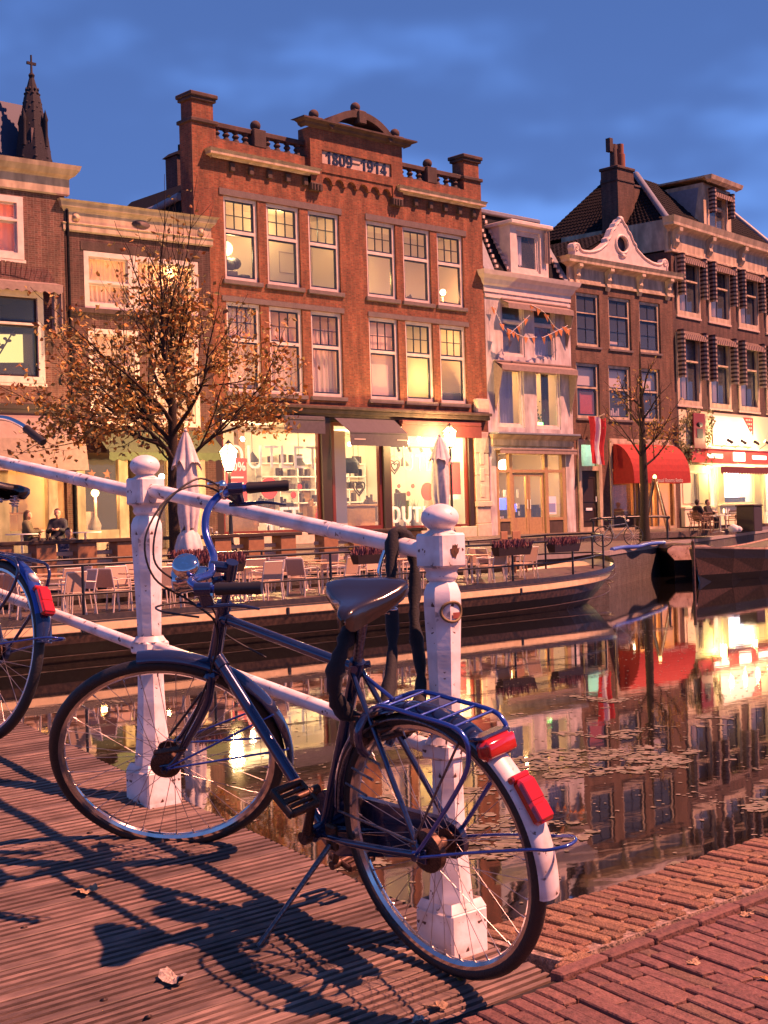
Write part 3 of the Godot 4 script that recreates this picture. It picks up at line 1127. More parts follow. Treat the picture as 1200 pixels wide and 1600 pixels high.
func pantiles(parent: Node, called: String, a: Vector3, b: Vector3, c: Vector3, d: Vector3, m: String) -> void:
	# roof face a (low left), b (low right), c (high right), d (high left), tiled in waves and courses
	var across := (b - a)
	var up := (d - a)
	var n := across.cross(up).normalized()
	var nx := int(maxf(across.length(), (c - d).length()) / 0.065)
	var ny := int(maxf(up.length(), (c - b).length()) / 0.30)
	var g := G.new()
	for j in ny:
		var prev := []
		for i in nx + 1:
			var u := float(i) / nx
			var w := 0.028 * sin(u * nx * 0.065 / 0.235 * TAU)
			var l0 := a.lerp(b, u).lerp(d.lerp(c, u), float(j) / ny) + n * (w + 0.035)
			var l1 := a.lerp(b, u).lerp(d.lerp(c, u), float(j + 1) / ny) + n * (w + 0.004)
			var s := across.normalized()
			var nn := (n - s * 0.028 * cos(u * nx * 0.065 / 0.235 * TAU) * TAU / 0.235).normalized()
			if i > 0:
				g.tri(prev[0], l0, l1, prev[2], nn, nn)
				g.tri(prev[0], l1, prev[1], prev[2], nn, prev[2])
				g.quad(prev[0], l0, l0 - n * 0.031, prev[0] - n * 0.031, -up)
			prev = [l0, l1, nn]
	stuff(obj(called, g, M[m], parent))

func build_houses() -> void:
	house_central()
	house_white()
	house_gable()
	house_awnings()
	house_low()
	house_left()
	far_roofs()

func house_central() -> void:
	var B := thing("brick_house", "tall orange brick house dated 1809-1914 with stone balustrade and curved pediment over a lit shop", "building", Transform3D(Basis(), Vector3(27.12, 0, -38.02)))
	var r1 := []
	var r2 := []
	for x in [[1.24, 2.72], [3.10, 4.62], [5.02, 6.52], [7.85, 9.38], [9.76, 11.26], [11.63, 13.12]]:
		r1.append([x[0], 9.63, x[1], 12.52])
		r2.append([x[0], 5.77, x[1], 8.87])
	var shop := [0.55, 0.86, 13.36, 5.02]
	var g := G.new()
	wall_mesh(g, 0, 14.28, 0.3, 14.42, r1 + r2 + [shop], 0.26)
	shell(g, 0, 14.28, 0.3, 9.2, 14.0)
	for x in [0.0, 14.28]:
		var o := Vector3.LEFT if x < 1.0 else Vector3.RIGHT
		g.quad(Vector3(x, 9.2, 0), Vector3(x, 14.42, 0), Vector3(x, 14.42, -0.72), Vector3(x, 9.2, -0.72), o)
	g.quad(Vector3(0, 14.42, 0), Vector3(14.28, 14.42, 0), Vector3(14.28, 14.42, -0.72), Vector3(0, 14.42, -0.72), Vector3.UP)
	g.quad(Vector3(0, 14.42, -0.72), Vector3(14.28, 14.42, -0.72), Vector3(14.28, 13.3, -0.72), Vector3(0, 13.3, -0.72), Vector3.FORWARD)
	obj("wall", g, M.brick_orange, B)
	g = G.new()
	g.prism([Vector2(-0.02, 9.2), Vector2(14.3, 9.2), Vector2(14.3, 12.1), Vector2(13.2, 13.3), Vector2(1.1, 13.3), Vector2(-0.02, 12.25)], -5.5, -2.3)
	g.quad(Vector3(-0.02, 9.2, -0.72), Vector3(-0.02, 12.42, -0.72), Vector3(-0.02, 12.25, -2.3), Vector3(-0.02, 9.2, -2.3), Vector3.LEFT)
	g.quad(Vector3(14.3, 9.2, -0.72), Vector3(14.3, 12.42, -0.72), Vector3(14.3, 12.1, -2.3), Vector3(14.3, 9.2, -2.3), Vector3.RIGHT)
	g.quad(Vector3(-0.02, 12.42, -0.72), Vector3(1.1, 13.3, -0.72), Vector3(1.1, 13.3, -2.3), Vector3(-0.02, 12.25, -2.3), Vector3(-1, 1, 0))
	g.quad(Vector3(14.3, 12.42, -0.72), Vector3(13.2, 13.3, -0.72), Vector3(13.2, 13.3, -2.3), Vector3(14.3, 12.1, -2.3), Vector3(1, 1, 0))
	g.quad(Vector3(1.1, 13.3, -0.72), Vector3(13.2, 13.3, -0.72), Vector3(13.2, 13.3, -2.3), Vector3(1.1, 13.3, -2.3), Vector3.UP)
	var back := obj("back_roof", g, M.slate, B)
	g = G.new()
	g.tube([Vector3(-0.05, 12.42, -0.72), Vector3(-0.05, 12.25, -2.3), Vector3(-0.05, 12.2, -5.5)], 0.15, 6)
	obj("lead_edge", g, M.slate_light, back)
	# corner piers with stone caps
	for x in [[0.0, 1.0], [13.28, 14.28]]:
		g = G.new()
		g.span(Vector3(x[0], 14.42, -0.72), Vector3(x[1], 14.86, 0.0))
		g.span(Vector3(x[0] + 0.06, 14.98, -0.68), Vector3(x[1] - 0.06, 15.66, -0.04))
		var pier: Node = objs("pier", g, M.brick_orange, B)[0]
		g = G.new()
		g.span(Vector3(x[0] - 0.07, 14.86, -0.80), Vector3(x[1] + 0.07, 14.99, 0.08), 0.02)
		g.span(Vector3(x[0] - 0.03, 15.62, -0.76), Vector3(x[1] + 0.03, 15.73, 0.04), 0.02)
		g.span(Vector3(x[0] - 0.08, 15.73, -0.82), Vector3(x[1] + 0.08, 15.88, 0.10), 0.03)
		objs("pier_cap", g, M.stone_brown, pier)
	# white cornices left and right, with small brackets below
	for x in [[0.85, 5.1], [9.7, 13.95]]:
		g = G.new()
		cornice(g, x[0], x[1], 13.72, [Vector2(0.10, 0.0), Vector2(0.16, 0.06), Vector2(0.30, 0.09), Vector2(0.30, 0.17), Vector2(0.36, 0.27)])
		var co := obj("cornice", g, M.cream, B)
		for k in 5:
			var bx: float = x[0] + 0.75 + k * 0.82
			if bx < x[1] - 0.1:
				g = G.new()
				g.span(Vector3(bx - 0.10, 13.36, 0.0), Vector3(bx + 0.10, 13.64, 0.13), 0.02)
				obj("bracket", g, M.stone_brown, co)
	# balustrades
	for x in [[1.0, 2.65], [3.19, 5.02], [9.75, 11.22], [11.73, 13.28]]:
		g = G.new()
		g.span(Vector3(x[0], 14.86, -0.40), Vector3(x[1], 15.04, -0.10), 0.02)
		g.span(Vector3(x[0], 14.42, -0.38), Vector3(x[1], 14.50, -0.12), 0.02)
		var ba: Node = objs("balustrade", g, M.stone_brown, B)[0]
		g = G.new()
		g.lathe([Vector2(0.12, 14.50), Vector2(0.12, 14.56), Vector2(0.07, 14.60), Vector2(0.135, 14.69), Vector2(0.07, 14.78), Vector2(0.12, 14.82), Vector2(0.12, 14.865)], 10, 0.4)
		var bm := g.mesh()
		var nb := int(round((x[1] - x[0]) / 0.47))
		for k in nb:
			obj("baluster", bm, M.stone_brown, ba, tf(Vector3(x[0] + (x[1] - x[0]) * (k + 0.5) / nb, 0, -0.25)))
	for x in [2.92, 11.475]:
		g = G.new()
		g.span(Vector3(x - 0.27, 14.42, -0.52), Vector3(x + 0.27, 15.06, 0.02), 0.02)
		g.ball(Vector3(x, 15.24, -0.25), Vector3.ONE * 0.19, 14, 10)
		g.span(Vector3(x - 0.12, 15.06, -0.37), Vector3(x + 0.12, 15.10, -0.13))
		obj("pedestal_ball", g, M.stone_brown, B)
	# raised middle with pediment
	g = G.new()
	wall_mesh(g, 5.08, 9.70, 13.95, 15.52, [[5.64, 14.27, 9.12, 14.76]], 0.12, 0.16)
	g.quad(Vector3(5.08, 13.5, 0.16), Vector3(5.08, 15.52, 0.16), Vector3(5.08, 15.52, -0.5), Vector3(5.08, 13.5, -0.5), Vector3.LEFT)
	g.quad(Vector3(9.70, 13.5, 0.16), Vector3(9.70, 15.52, 0.16), Vector3(9.70, 15.52, -0.5), Vector3(9.70, 13.5, -0.5), Vector3.RIGHT)
	g.quad(Vector3(5.08, 13.95, -0.5), Vector3(9.70, 13.95, -0.5), Vector3(9.70, 15.52, -0.5), Vector3(5.08, 15.52, -0.5), Vector3.FORWARD)
	g.span(Vector3(5.08, 13.5, 0.0), Vector3(5.60, 13.95, 0.16))
	g.span(Vector3(9.16, 13.5, 0.0), Vector3(9.70, 13.95, 0.16))
	# round arched frieze under the plate
	var ar := [Vector2(5.60, 13.952), Vector2(5.60, 13.55)]
	for k in 6:
		var c := 5.60 + 3.56 * (k + 0.5) / 6.0
		for i in 9:
			var a := PI - PI * i / 8.0
			ar.append(Vector2(c + cos(a) * 0.225, 13.57 + sin(a) * 0.225))
		ar.append(Vector2(c + 0.2967, 13.55))
	ar.append(Vector2(9.16, 13.952))
	g.prism(ar, 0.0, 0.12)
	obj("gable_wall", g, M.brick_orange, B)
	g = G.new()
	g.span(Vector3(5.645, 14.275, 0.03), Vector3(9.115, 14.755, 0.085))
	var plate := obj("date_plate", g, M.stone_pale, B)
	text(plate, "1809", Vector3(6.51, 14.515, 0.10), 0.44, M.navy, 0.03)
	text(plate, "1914", Vector3(8.24, 14.515, 0.10), 0.44, M.navy, 0.03)
	g = G.new()
	g.span(Vector3(7.12, 14.50, 0.087), Vector3(7.55, 14.53, 0.11))
	obj("dash", g, M.stone_brown, plate)
	g = G.new()
	cornice(g, 5.05, 9.72, 15.50, [Vector2(0.16, 0.0), Vector2(0.30, 0.06), Vector2(0.34, 0.14), Vector2(0.50, 0.20), Vector2(0.50, 0.26)])
	# curved head
	var arc := []
	var n := 18
	for i in n + 1:
		var a := 2.47 - (2.47 - 0.67) * i / n
		arc.append(Vector2(7.40 + cos(a) * 2.12, 14.47 + sin(a) * 1.95))
	var inner := []
	for i in n + 1:
		var a := 0.67 + (2.47 - 0.67) * i / n
		inner.append(Vector2(7.40 + cos(a) * 1.86, 14.43 + sin(a) * 1.74))
	g.prism(arc + inner, -0.45, 0.42)
	g.span(Vector3(7.22, 15.95, 0.2), Vector3(7.60, 16.42, 0.50), 0.02)
	obj("pediment", g, M.stone_brown, B)
	g = G.new()
	g.prism(arc + [Vector2(9.06, 15.72), Vector2(5.74, 15.72)], -0.44, 0.14)
	obj("pediment_field", g, M.brick_orange, B)
	for q in [[5.36, 15.76, 0.0], [7.41, 16.40, 0.0], [9.42, 15.76, 0.0]]:
		g = G.new()
		g.span(Vector3(q[0] - 0.26, q[1] - 0.06, -0.2), Vector3(q[0] + 0.26, q[1] + 0.10, 0.34), 0.03)
		g.ball(Vector3(q[0], q[1] + 0.24, 0.08), Vector3.ONE * 0.19, 14, 10)
		obj("ball_finial", g, M.stone_brown, B)
	for x in [5.10, 9.17]:
		g = G.new()
		g.span(Vector3(x - 0.04, 13.22, 0.0), Vector3(x + 0.52, 13.50, 0.20), 0.03)
		for k in 3:
			g.span(Vector3(x + 0.06 + k * 0.14, 13.20, 0.18), Vector3(x + 0.14 + k * 0.14, 13.46, 0.24), 0.015)
		obj("console", g, M.stone_brown, B)
	# stone bands
	g = G.new()
	for q in [[1.06, 6.62], [7.82, 13.30]]:
		g.span(Vector3(q[0], 12.525, -0.05), Vector3(q[1], 12.75, 0.035))
		g.span(Vector3(q[0], 8.875, -0.05), Vector3(q[1], 9.06, 0.035))
	objs("lintel_band", g, M.stone_grey, B)
	for row in [r1, r2]:
		for w in row:
			g = G.new()
			g.span(Vector3(w[0] - 0.12, w[1] - 0.16, -0.2), Vector3(w[2] + 0.12, w[1] - 0.005, 0.09), 0.015)
			obj("sill", g, M.stone_grey, B)
	for w in r1:
		window(B, w[0], w[1], w[2], w[3], {"tr": 0.585, "ucols": 3, "urows": 2, "bar": 0.11})
	for w in r2:
		window(B, w[0], w[1], w[2], w[3], {"tr": 0.585, "ucols": 3, "urows": 2, "bar": 0.11})
	# rooms behind: upper left, upper right, and one room for each lower window
	var ra := room(B, 0.6, 7.0, 9.44, 12.7, 1.9, "room_wall")
	bulb(B, Vector3(2.25, 11.0, -1.3), 0.26, 1.5, Color(1.0, 0.84, 0.60))
	lamp(Vector3(4.6, 12.1, -1.2), 0.75, Color(1.0, 0.84, 0.58), 0.15, ra, "room_lamp_light")
	g = G.new()
	g.span(Vector3(1.5, 9.46, -0.75), Vector3(2.1, 10.05, -0.4), 0.03)
	g.span(Vector3(2.2, 9.46, -0.72), Vector3(2.6, 9.95, -0.35), 0.03)
	g.ball(Vector3(2.0, 10.35, -1.0), Vector3(0.42, 0.3, 0.2), 10, 6)
	g.ball(Vector3(2.45, 10.45, -1.05), Vector3(0.25, 0.22, 0.2), 10, 6)
	objs("stored_things", g, M.dark_thing, ra)
	g = G.new()
	frame(g, 5.35, 10.6, 6.1, 11.4, 0.03, -2.15, -2.13)
	obj("picture_frame", g, M.stone_pale, ra)
	var rb := room(B, 7.5, 13.6, 9.44, 12.7, 1.9, "room_white")
	bulb(B, Vector3(8.55, 10.75, -1.2), 0.14, 1.5, Color(1.0, 0.76, 0.45), "bulb_hot")
	bulb(B, Vector3(12.45, 10.28, -0.55), 0.12, 0.924, Color(1.0, 0.66, 0.38), "bulb_hot")
	g = G.new()
	g.lathe([Vector2(0.17, 9.44), Vector2(0.17, 9.55), Vector2(0.06, 9.62), Vector2(0.05, 10.1)], 12)
	obj("table_lamp_foot", g, M.stone_pale, rb, tf(Vector3(12.45, 0, -0.6)))
	g = G.new()
	for k in 7:
		g.ball(Vector3(9.9 + 0.11 * k, 9.75 + 0.06 * (k % 3), -0.38), Vector3(0.07, 0.13, 0.06), 8, 5)
	g.span(Vector3(8.6, 9.44, -0.5), Vector3(9.3, 9.72, -0.32), 0.05)
	stuff(obj("window_plants", g, M.dark_thing, rb))
	# drawn curtains, lower left
	for i in 3:
		var w: Array = r2[i]
		var rc := room(B, w[0] - 0.1, w[2] + 0.1, 5.56, 9.2, 1.6, "room_wall")
		lamp(Vector3((w[0] + w[2]) / 2, 7.6, -1.25), [0.22, 0.34, 0.22][i], Color(1.0, 0.62, 0.4), 0.1, rc, "room_lamp_light")
		g = G.new()
		folds(g, w[0] + 0.1, w[2] - 0.1, 5.75, [8.7, 8.2, 8.3][i], -0.42, 6, 0.04, 30 + i)
		obj("curtain", g, M.curtain, rc)
	# blind, bright lamp and picture, lower right
	var rd := room(B, 7.7, 9.5, 5.56, 9.2, 1.5, "room_white")
	lamp(Vector3(8.6, 7.8, -1.2), 0.63, Color(1.0, 0.72, 0.5), 0.1, rd, "room_lamp_light")
	g = G.new()
	g.quad(Vector3(7.9, 5.8, -0.30), Vector3(9.32, 5.8, -0.30), Vector3(9.32, 8.8, -0.30), Vector3(7.9, 8.8, -0.30), Vector3.BACK)
	obj("blind", g, M.blind, rd)
	var re := room(B, 9.62, 11.38, 5.56, 9.2, 2.2, "room_wall")
	bulb(B, Vector3(10.45, 7.05, -1.2), 0.15, 0.85, Color(1.0, 0.80, 0.45), "bulb_hot")
	g = G.new()
	g.tube([Vector3(10.25, 5.6, -1.6), Vector3(10.25, 6.6, -1.6)], 0.02, 6)
	obj("lamp_pole", g, M.stone_pale, re)
	var rf := room(B, 11.5, 13.3, 5.56, 9.2, 1.7, "room_wall")
	lamp(Vector3(12.3, 8.4, -0.9), 0.672, Color(1.0, 0.74, 0.45), 0.1, rf, "room_lamp_light")
	g = G.new()
	g.span(Vector3(11.85, 6.35, -1.95), Vector3(12.75, 7.35, -1.92))
	obj("painting", g, M.picture_green, rf)
	g = G.new()
	g.span(Vector3(11.7, 5.57, -1.2), Vector3(13.2, 6.25, -0.4), 0.04)
	obj("sofa_back", g, M.dark_thing, rf)
	central_shop(B, shop)

func central_shop(B: Node3D, shop: Array) -> void:
	var g := G.new()
	g.span(Vector3(-0.1, 5.28, -0.05), Vector3(14.2, 5.40, 0.34), 0.02)
	g.span(Vector3(-0.08, 5.12, -0.05), Vector3(14.18, 5.278, 0.24), 0.02)
	g.span(Vector3(-0.06, 5.02, -0.05), Vector3(13.42, 5.118, 0.12), 0.01)
	objs("shop_cornice", g, M.stone_brown, B)
	# stone pilaster at the right
	g = G.new()
	for q in [[0.3, 0.95, 0.08], [0.96, 1.62, 0.05], [1.63, 1.85, 0.12], [1.86, 2.9, 0.03], [2.91, 3.8, 0.03], [3.81, 4.66, 0.05]]:
		g.span(Vector3(13.44 - q[2] * 0.5, q[0], -0.1), Vector3(14.2 + q[2] * 0.5, q[1], q[2] + 0.03), 0.02)
	g.span(Vector3(13.46, 5.402, -0.1), Vector3(14.24, 6.0, 0.2), 0.05)
	for k in 4:
		g.span(Vector3(13.66, 2.0 + k * 0.66, 0.04), Vector3(13.92, 2.52 + k * 0.66, 0.085), 0.02)
	objs("pilaster", g, M.stone_pale, B)
	# plinth and posts
	g = G.new()
	g.span(Vector3(0.5, 0.3, -0.2), Vector3(13.4, 0.86, 0.06), 0.02)
	obj("plinth", g, M.stone_pale, B)
	g = G.new()
	g.span(Vector3(5.30, 0.86, -0.24), Vector3(5.78, 5.02, 0.05), 0.03)
	g.span(Vector3(8.36, 0.86, -0.22), Vector3(8.76, 5.02, 0.03), 0.03)
	g.span(Vector3(13.06, 0.86, -0.22), Vector3(13.34, 5.02, 0.02), 0.03)
	g.span(Vector3(0.56, 0.86, -0.22), Vector3(0.9, 5.02, 0.02), 0.03)
	g.span(Vector3(0.9, 4.85, -0.22), Vector3(13.06, 5.018, 0.0))
	objs("shop_post", g, M.dark_brown, B)
	g = G.new()
	frame(g, 5.86, 0.88, 8.36, 4.86, 0.14, -0.20, -0.05)
	frame(g, 8.76, 0.88, 13.06, 4.86, 0.08, -0.20, -0.05)
	frame(g, 0.9, 0.88, 5.30, 4.86, 0.08, -0.20, -0.05)
	var fr: Node = objs("shop_window_frame", g, M.oxblood, B)[0]
	pane(fr, 6.0, 1.02, 8.22, 4.72, -0.12)
	pane(fr, 8.84, 0.96, 12.98, 4.78, -0.12)
	pane(fr, 0.98, 0.96, 5.22, 4.78, -0.12)
	# the lit interior
	var rm := room(B, 0.3, 13.6, 0.80, 4.95, 6.5, "room_white", "warm_wood", -0.26, "shop_window_room")
	for q in [[2.0, 4.5, -1.6, 2.2], [4.2, 4.4, -3.2, 2.6], [7.2, 4.5, -1.4, 1.6], [9.9, 4.45, -2.0, 2.2], [11.9, 4.45, -1.6, 2.0], [10.8, 4.4, -4.6, 3.6]]:
		bulb(B, Vector3(q[0], q[1], q[2]), 0.09, q[3], Color(1.0, 0.86, 0.64), "bulb_hot")
	# partition beside the left part of the middle window
	g = G.new()
	g.span(Vector3(6.0, 0.81, -1.0), Vector3(7.25, 4.6, -0.85))
	obj("partition", g, M.room_wall, rm)
	g = G.new()
	g.span(Vector3(7.4, 0.81, -2.2), Vector3(9.3, 1.75, -1.5), 0.03)
	g.span(Vector3(7.3, 1.76, -2.3), Vector3(9.6, 1.84, -1.4), 0.02)
	g.span(Vector3(2.4, 0.81, -2.6), Vector3(4.8, 1.7, -1.8), 0.03)
	objs("counter", g, M.warm_wood, rm)
	g = G.new()
	for k in 4:
		g.span(Vector3(7.5, 2.0 + k * 0.55, -6.7), Vector3(13.2, 2.05 + k * 0.55, -6.35))
	for k in 3:
		g.span(Vector3(1.0, 1.6 + k * 0.6, -6.7), Vector3(5.2, 1.66 + k * 0.6, -6.35))
	for k in 7:
		g.span(Vector3(7.5 + k * 0.95, 0.81, -6.7), Vector3(7.55 + k * 0.95, 3.7, -6.35))
	objs("shelf", g, M.white_print, rm)
	var r := RandomNumberGenerator.new()
	r.seed = 8
	g = G.new()
	for k in 90:
		var px := r.randf_range(7.6, 13.0) if k % 3 else r.randf_range(1.1, 5.0)
		var sh := r.randi_range(0, 3)
		var hh := r.randf_range(0.12, 0.38)
		g.span(Vector3(px, 2.06 + sh * 0.55 - (0.4 if px < 6 else 0.0), -6.55), Vector3(px + r.randf_range(0.08, 0.25), 2.06 + sh * 0.55 + hh - (0.4 if px < 6 else 0.0), -6.35))
	stuff(obj("shelf_goods", g, M.stone_brown, rm))
	g = G.new()
	for k in 26:
		var px := r.randf_range(8.9, 12.9) if k % 2 else r.randf_range(2.2, 5.1)
		var hh := r.randf_range(0.1, 0.3)
		g.span(Vector3(px, 0.90, -0.7 - r.randf() * 0.5), Vector3(px + r.randf_range(0.05, 0.16), 0.92 + hh, -0.6), 0.01)
	objs("window_goods", g, M.white_print, rm)
	g = G.new()
	g.span(Vector3(8.9, 0.81, -0.9), Vector3(12.9, 0.92, -0.35))
	g.span(Vector3(6.1, 0.81, -0.8), Vector3(8.2, 1.0, -0.35))
	g.span(Vector3(1.2, 0.81, -0.9), Vector3(5.2, 0.92, -0.35))
	objs("window_ledge", g, M.dark_brown, rm)
	# fittings deeper in the shop
	g = G.new()
	g.span(Vector3(0.4, 0.81, -6.74), Vector3(13.5, 2.0, -6.70))
	g.span(Vector3(5.3, 0.81, -5.2), Vector3(5.6, 4.9, -4.9))
	g.span(Vector3(9.9, 0.81, -6.72), Vector3(11.2, 3.2, -6.66))
	obj("wall_panelling", g, M.warm_wood, rm)
	for k in 30:
		g = G.new()
		var px := r.randf_range(0.8, 13.0)
		var pz := r.randf_range(-5.5, -1.2)
		var hh := r.randf_range(0.5, 1.5)
		g.span(Vector3(px, 0.82, pz), Vector3(px + r.randf_range(0.25, 0.7), 0.82 + hh, pz + r.randf_range(0.2, 0.5)), 0.03)
		for j in 3:
			g.span(Vector3(px + 0.08 * j, 0.8 + hh, pz + 0.1), Vector3(px + 0.08 * j + 0.07, 0.82 + hh + r.randf_range(0.05, 0.3), pz + 0.2), 0.01)
		obj("shop_stand", g, M[["dark_thing", "warm_wood", "red_print", "stone_pale", "dark_brown", "stone_brown"][k % 6]], rm)
	for q in [[3.1, -1.2], [9.2, -2.6], [12.3, -3.0], [6.9, -3.2]]:
		g = G.new()
		g.tube([Vector3(q[0], 3.75, q[1]), Vector3(q[0], 4.9, q[1])], 0.012, 5)
		g.lathe([Vector2(0.26, 3.42), Vector2(0.24, 3.5), Vector2(0.08, 3.7), Vector2(0.03, 3.78)], 14)
		var last: int = g.v.size()
		for e in range(last - 14 * 18, last):
			g.v[e] += Vector3(q[0], 0, q[1])
		obj("pendant_shade", g, M.dark_thing, rm)
	# clock shaped hood lamp and rail of spots
	g = G.new()
	g.lathe([Vector2(0.46, 3.05), Vector2(0.46, 3.15), Vector2(0.40, 3.45), Vector2(0.16, 3.62), Vector2(0.0, 3.64)], 18)
	obj("hood_lamp", g, M.slate, rm, tf(Vector3(7.95, 0, -1.6)))
	g = G.new()
	g.tube([Vector3(9.0, 4.05, -0.8), Vector3(11.9, 4.05, -0.8)], 0.02, 6)
	for k in 5:
		g.tube([Vector3(9.3 + k * 0.62, 4.03, -0.8), Vector3(9.34 + k * 0.62, 3.86, -0.74)], 0.055, 8)
	obj("spot_rail", g, M.slate, rm)
	# hearts, red discs, posters and hanging letters in the windows
	for q in [[7.42, 2.45, 0.30], [9.28, 3.27, 0.30], [9.30, 3.25, 0.17], [7.44, 2.42, 0.17]]:
		var pts := []
		for k in 24:
			var a := TAU * k / 24.0
			pts.append(Vector3(q[0] + q[2] * pow(sin(a), 3), q[1] + q[2] * (0.82 * cos(a) - 0.32 * cos(2 * a) - 0.12 * cos(3 * a)), -0.34))
		g = G.new()
		g.tube(pts, 0.026, 6, false, true)
		g.tube([Vector3(q[0], q[1] + 0.2, -0.34), Vector3(q[0], 4.7, -0.34)], 0.004, 4)
		obj("wicker_heart", g, M.stone_brown, rm)
	for q in [[11.05, 2.28, 0.36], [9.5, 2.5, 0.08], [10.25, 2.5, 0.09], [10.0, 2.2, 0.10], [3.15, 2.45, 0.38], [3.9, 2.6, 0.10], [4.55, 2.5, 0.10], [4.25, 2.2, 0.12]]:
		g = G.new()
		g.tube([Vector3(q[0], q[1], -0.36), Vector3(q[0], q[1], -0.33)], q[2], 24)
		obj("red_disc", g, M.red_print, rm)
	text(rm, "OUTLET", Vector3(10.75, 3.4, -0.40), 0.62, M.stone_pale, 0.02, false, 0.0, 1.15)
	text(rm, "OUTLET", Vector3(10.55, 1.38, -0.40), 0.62, M.white_print, 0.06)
	text(rm, "OUTLET", Vector3(3.4, 3.55, -0.40), 0.80, M.white_print, 0.02, false, 0.0, 1.1)
	text(rm, "ET", Vector3(4.05, 1.45, -0.40), 0.62, M.white_print, 0.06)
	g = G.new()
	g.span(Vector3(12.08, 2.15, -0.34), Vector3(12.90, 3.45, -0.31))
	var po := obj("red_poster", g, M.red_print, rm)
	g = G.new()
	g.span(Vector3(12.08, 1.95, -0.34), Vector3(12.90, 2.148, -0.31))
	obj("poster_foot", g, M.white_print, po)
	g = G.new()
	g.span(Vector3(1.25, 1.9, -0.34), Vector3(2.15, 3.5, -0.31))
	po = obj("red_poster", g, M.red_print, rm)
	text(po, "70%", Vector3(1.7, 3.2, -0.30), 0.3, M.white_print, 0.01)
	for k in 3:
		g = G.new()
		g.span(Vector3(1.4, 2.8 - k * 0.2, -0.306), Vector3(2.0, 2.86 - k * 0.2, -0.300))
		obj("poster_line", g, M.white_print, po)
	# small plants with upright leaves
	g = G.new()
	for k in 34:
		var a := r.randf() * TAU
		var b := Vector3(9.75 + 0.5 * (k % 3), 1.25, -0.75)
		var tip := b + Vector3(cos(a) * 0.25, r.randf_range(0.4, 0.8), sin(a) * 0.1)
		g.tube([b, b.lerp(tip, 0.5) + Vector3(0, 0.1, 0), tip], [0.02, 0.016, 0.003], 4, false)
	stuff(obj("window_plant", g, M.leaf_plant, rm))
	# folding easel at the right
	g = G.new()
	for q in [[12.1, 0.5], [12.75, -0.5]]:
		g.tube([Vector3(q[0], 0.85, -0.9), Vector3(12.42, 2.0, -0.75)], 0.03, 5)
	g.tube([Vector3(12.0, 1.25, -0.85), Vector3(12.85, 1.25, -0.85)], 0.025, 5)
	obj("easel", g, M.stone_brown, rm)
	# awnings: the middle one half out, the others rolled in
	var aw := G.new()
	aw.quad(Vector3(5.86, 5.00, 0.15), Vector3(8.86, 5.00, 0.15), Vector3(9.02, 4.44, 0.72), Vector3(6.1, 4.44, 0.72), Vector3.UP)
	aw.quad(Vector3(6.1, 4.44, 0.72), Vector3(9.02, 4.44, 0.72), Vector3(9.02, 3.95, 0.735), Vector3(6.1, 3.95, 0.735), Vector3.BACK)
	var a0 := obj("awning", aw, M.awning_slate, B)
	g = G.new()
	g.span(Vector3(6.1, 4.40, 0.70), Vector3(9.02, 4.46, 0.738), 0.01)
	obj("front_bar", g, M.awning_slate, a0)
	g = G.new()
	g.span(Vector3(6.3, 4.17, 0.735), Vector3(6.85, 4.205, 0.742))
	g.span(Vector3(8.45, 4.17, 0.735), Vector3(8.95, 4.205, 0.742))
	objs("awning_line", g, M.stripe_white, a0)
	for q in [[9.12, 13.55], [3.4, 5.28]]:
		g = G.new()
		g.span(Vector3(q[0], 4.84, 0.12), Vector3(q[1], 5.0, 0.34), 0.03)
		g.span(Vector3(q[0], 4.38, 0.30), Vector3(q[1], 4.838, 0.318))
		obj("awning", g, M.awning_maroon if q[0] > 6 else M.awning_slate, B)

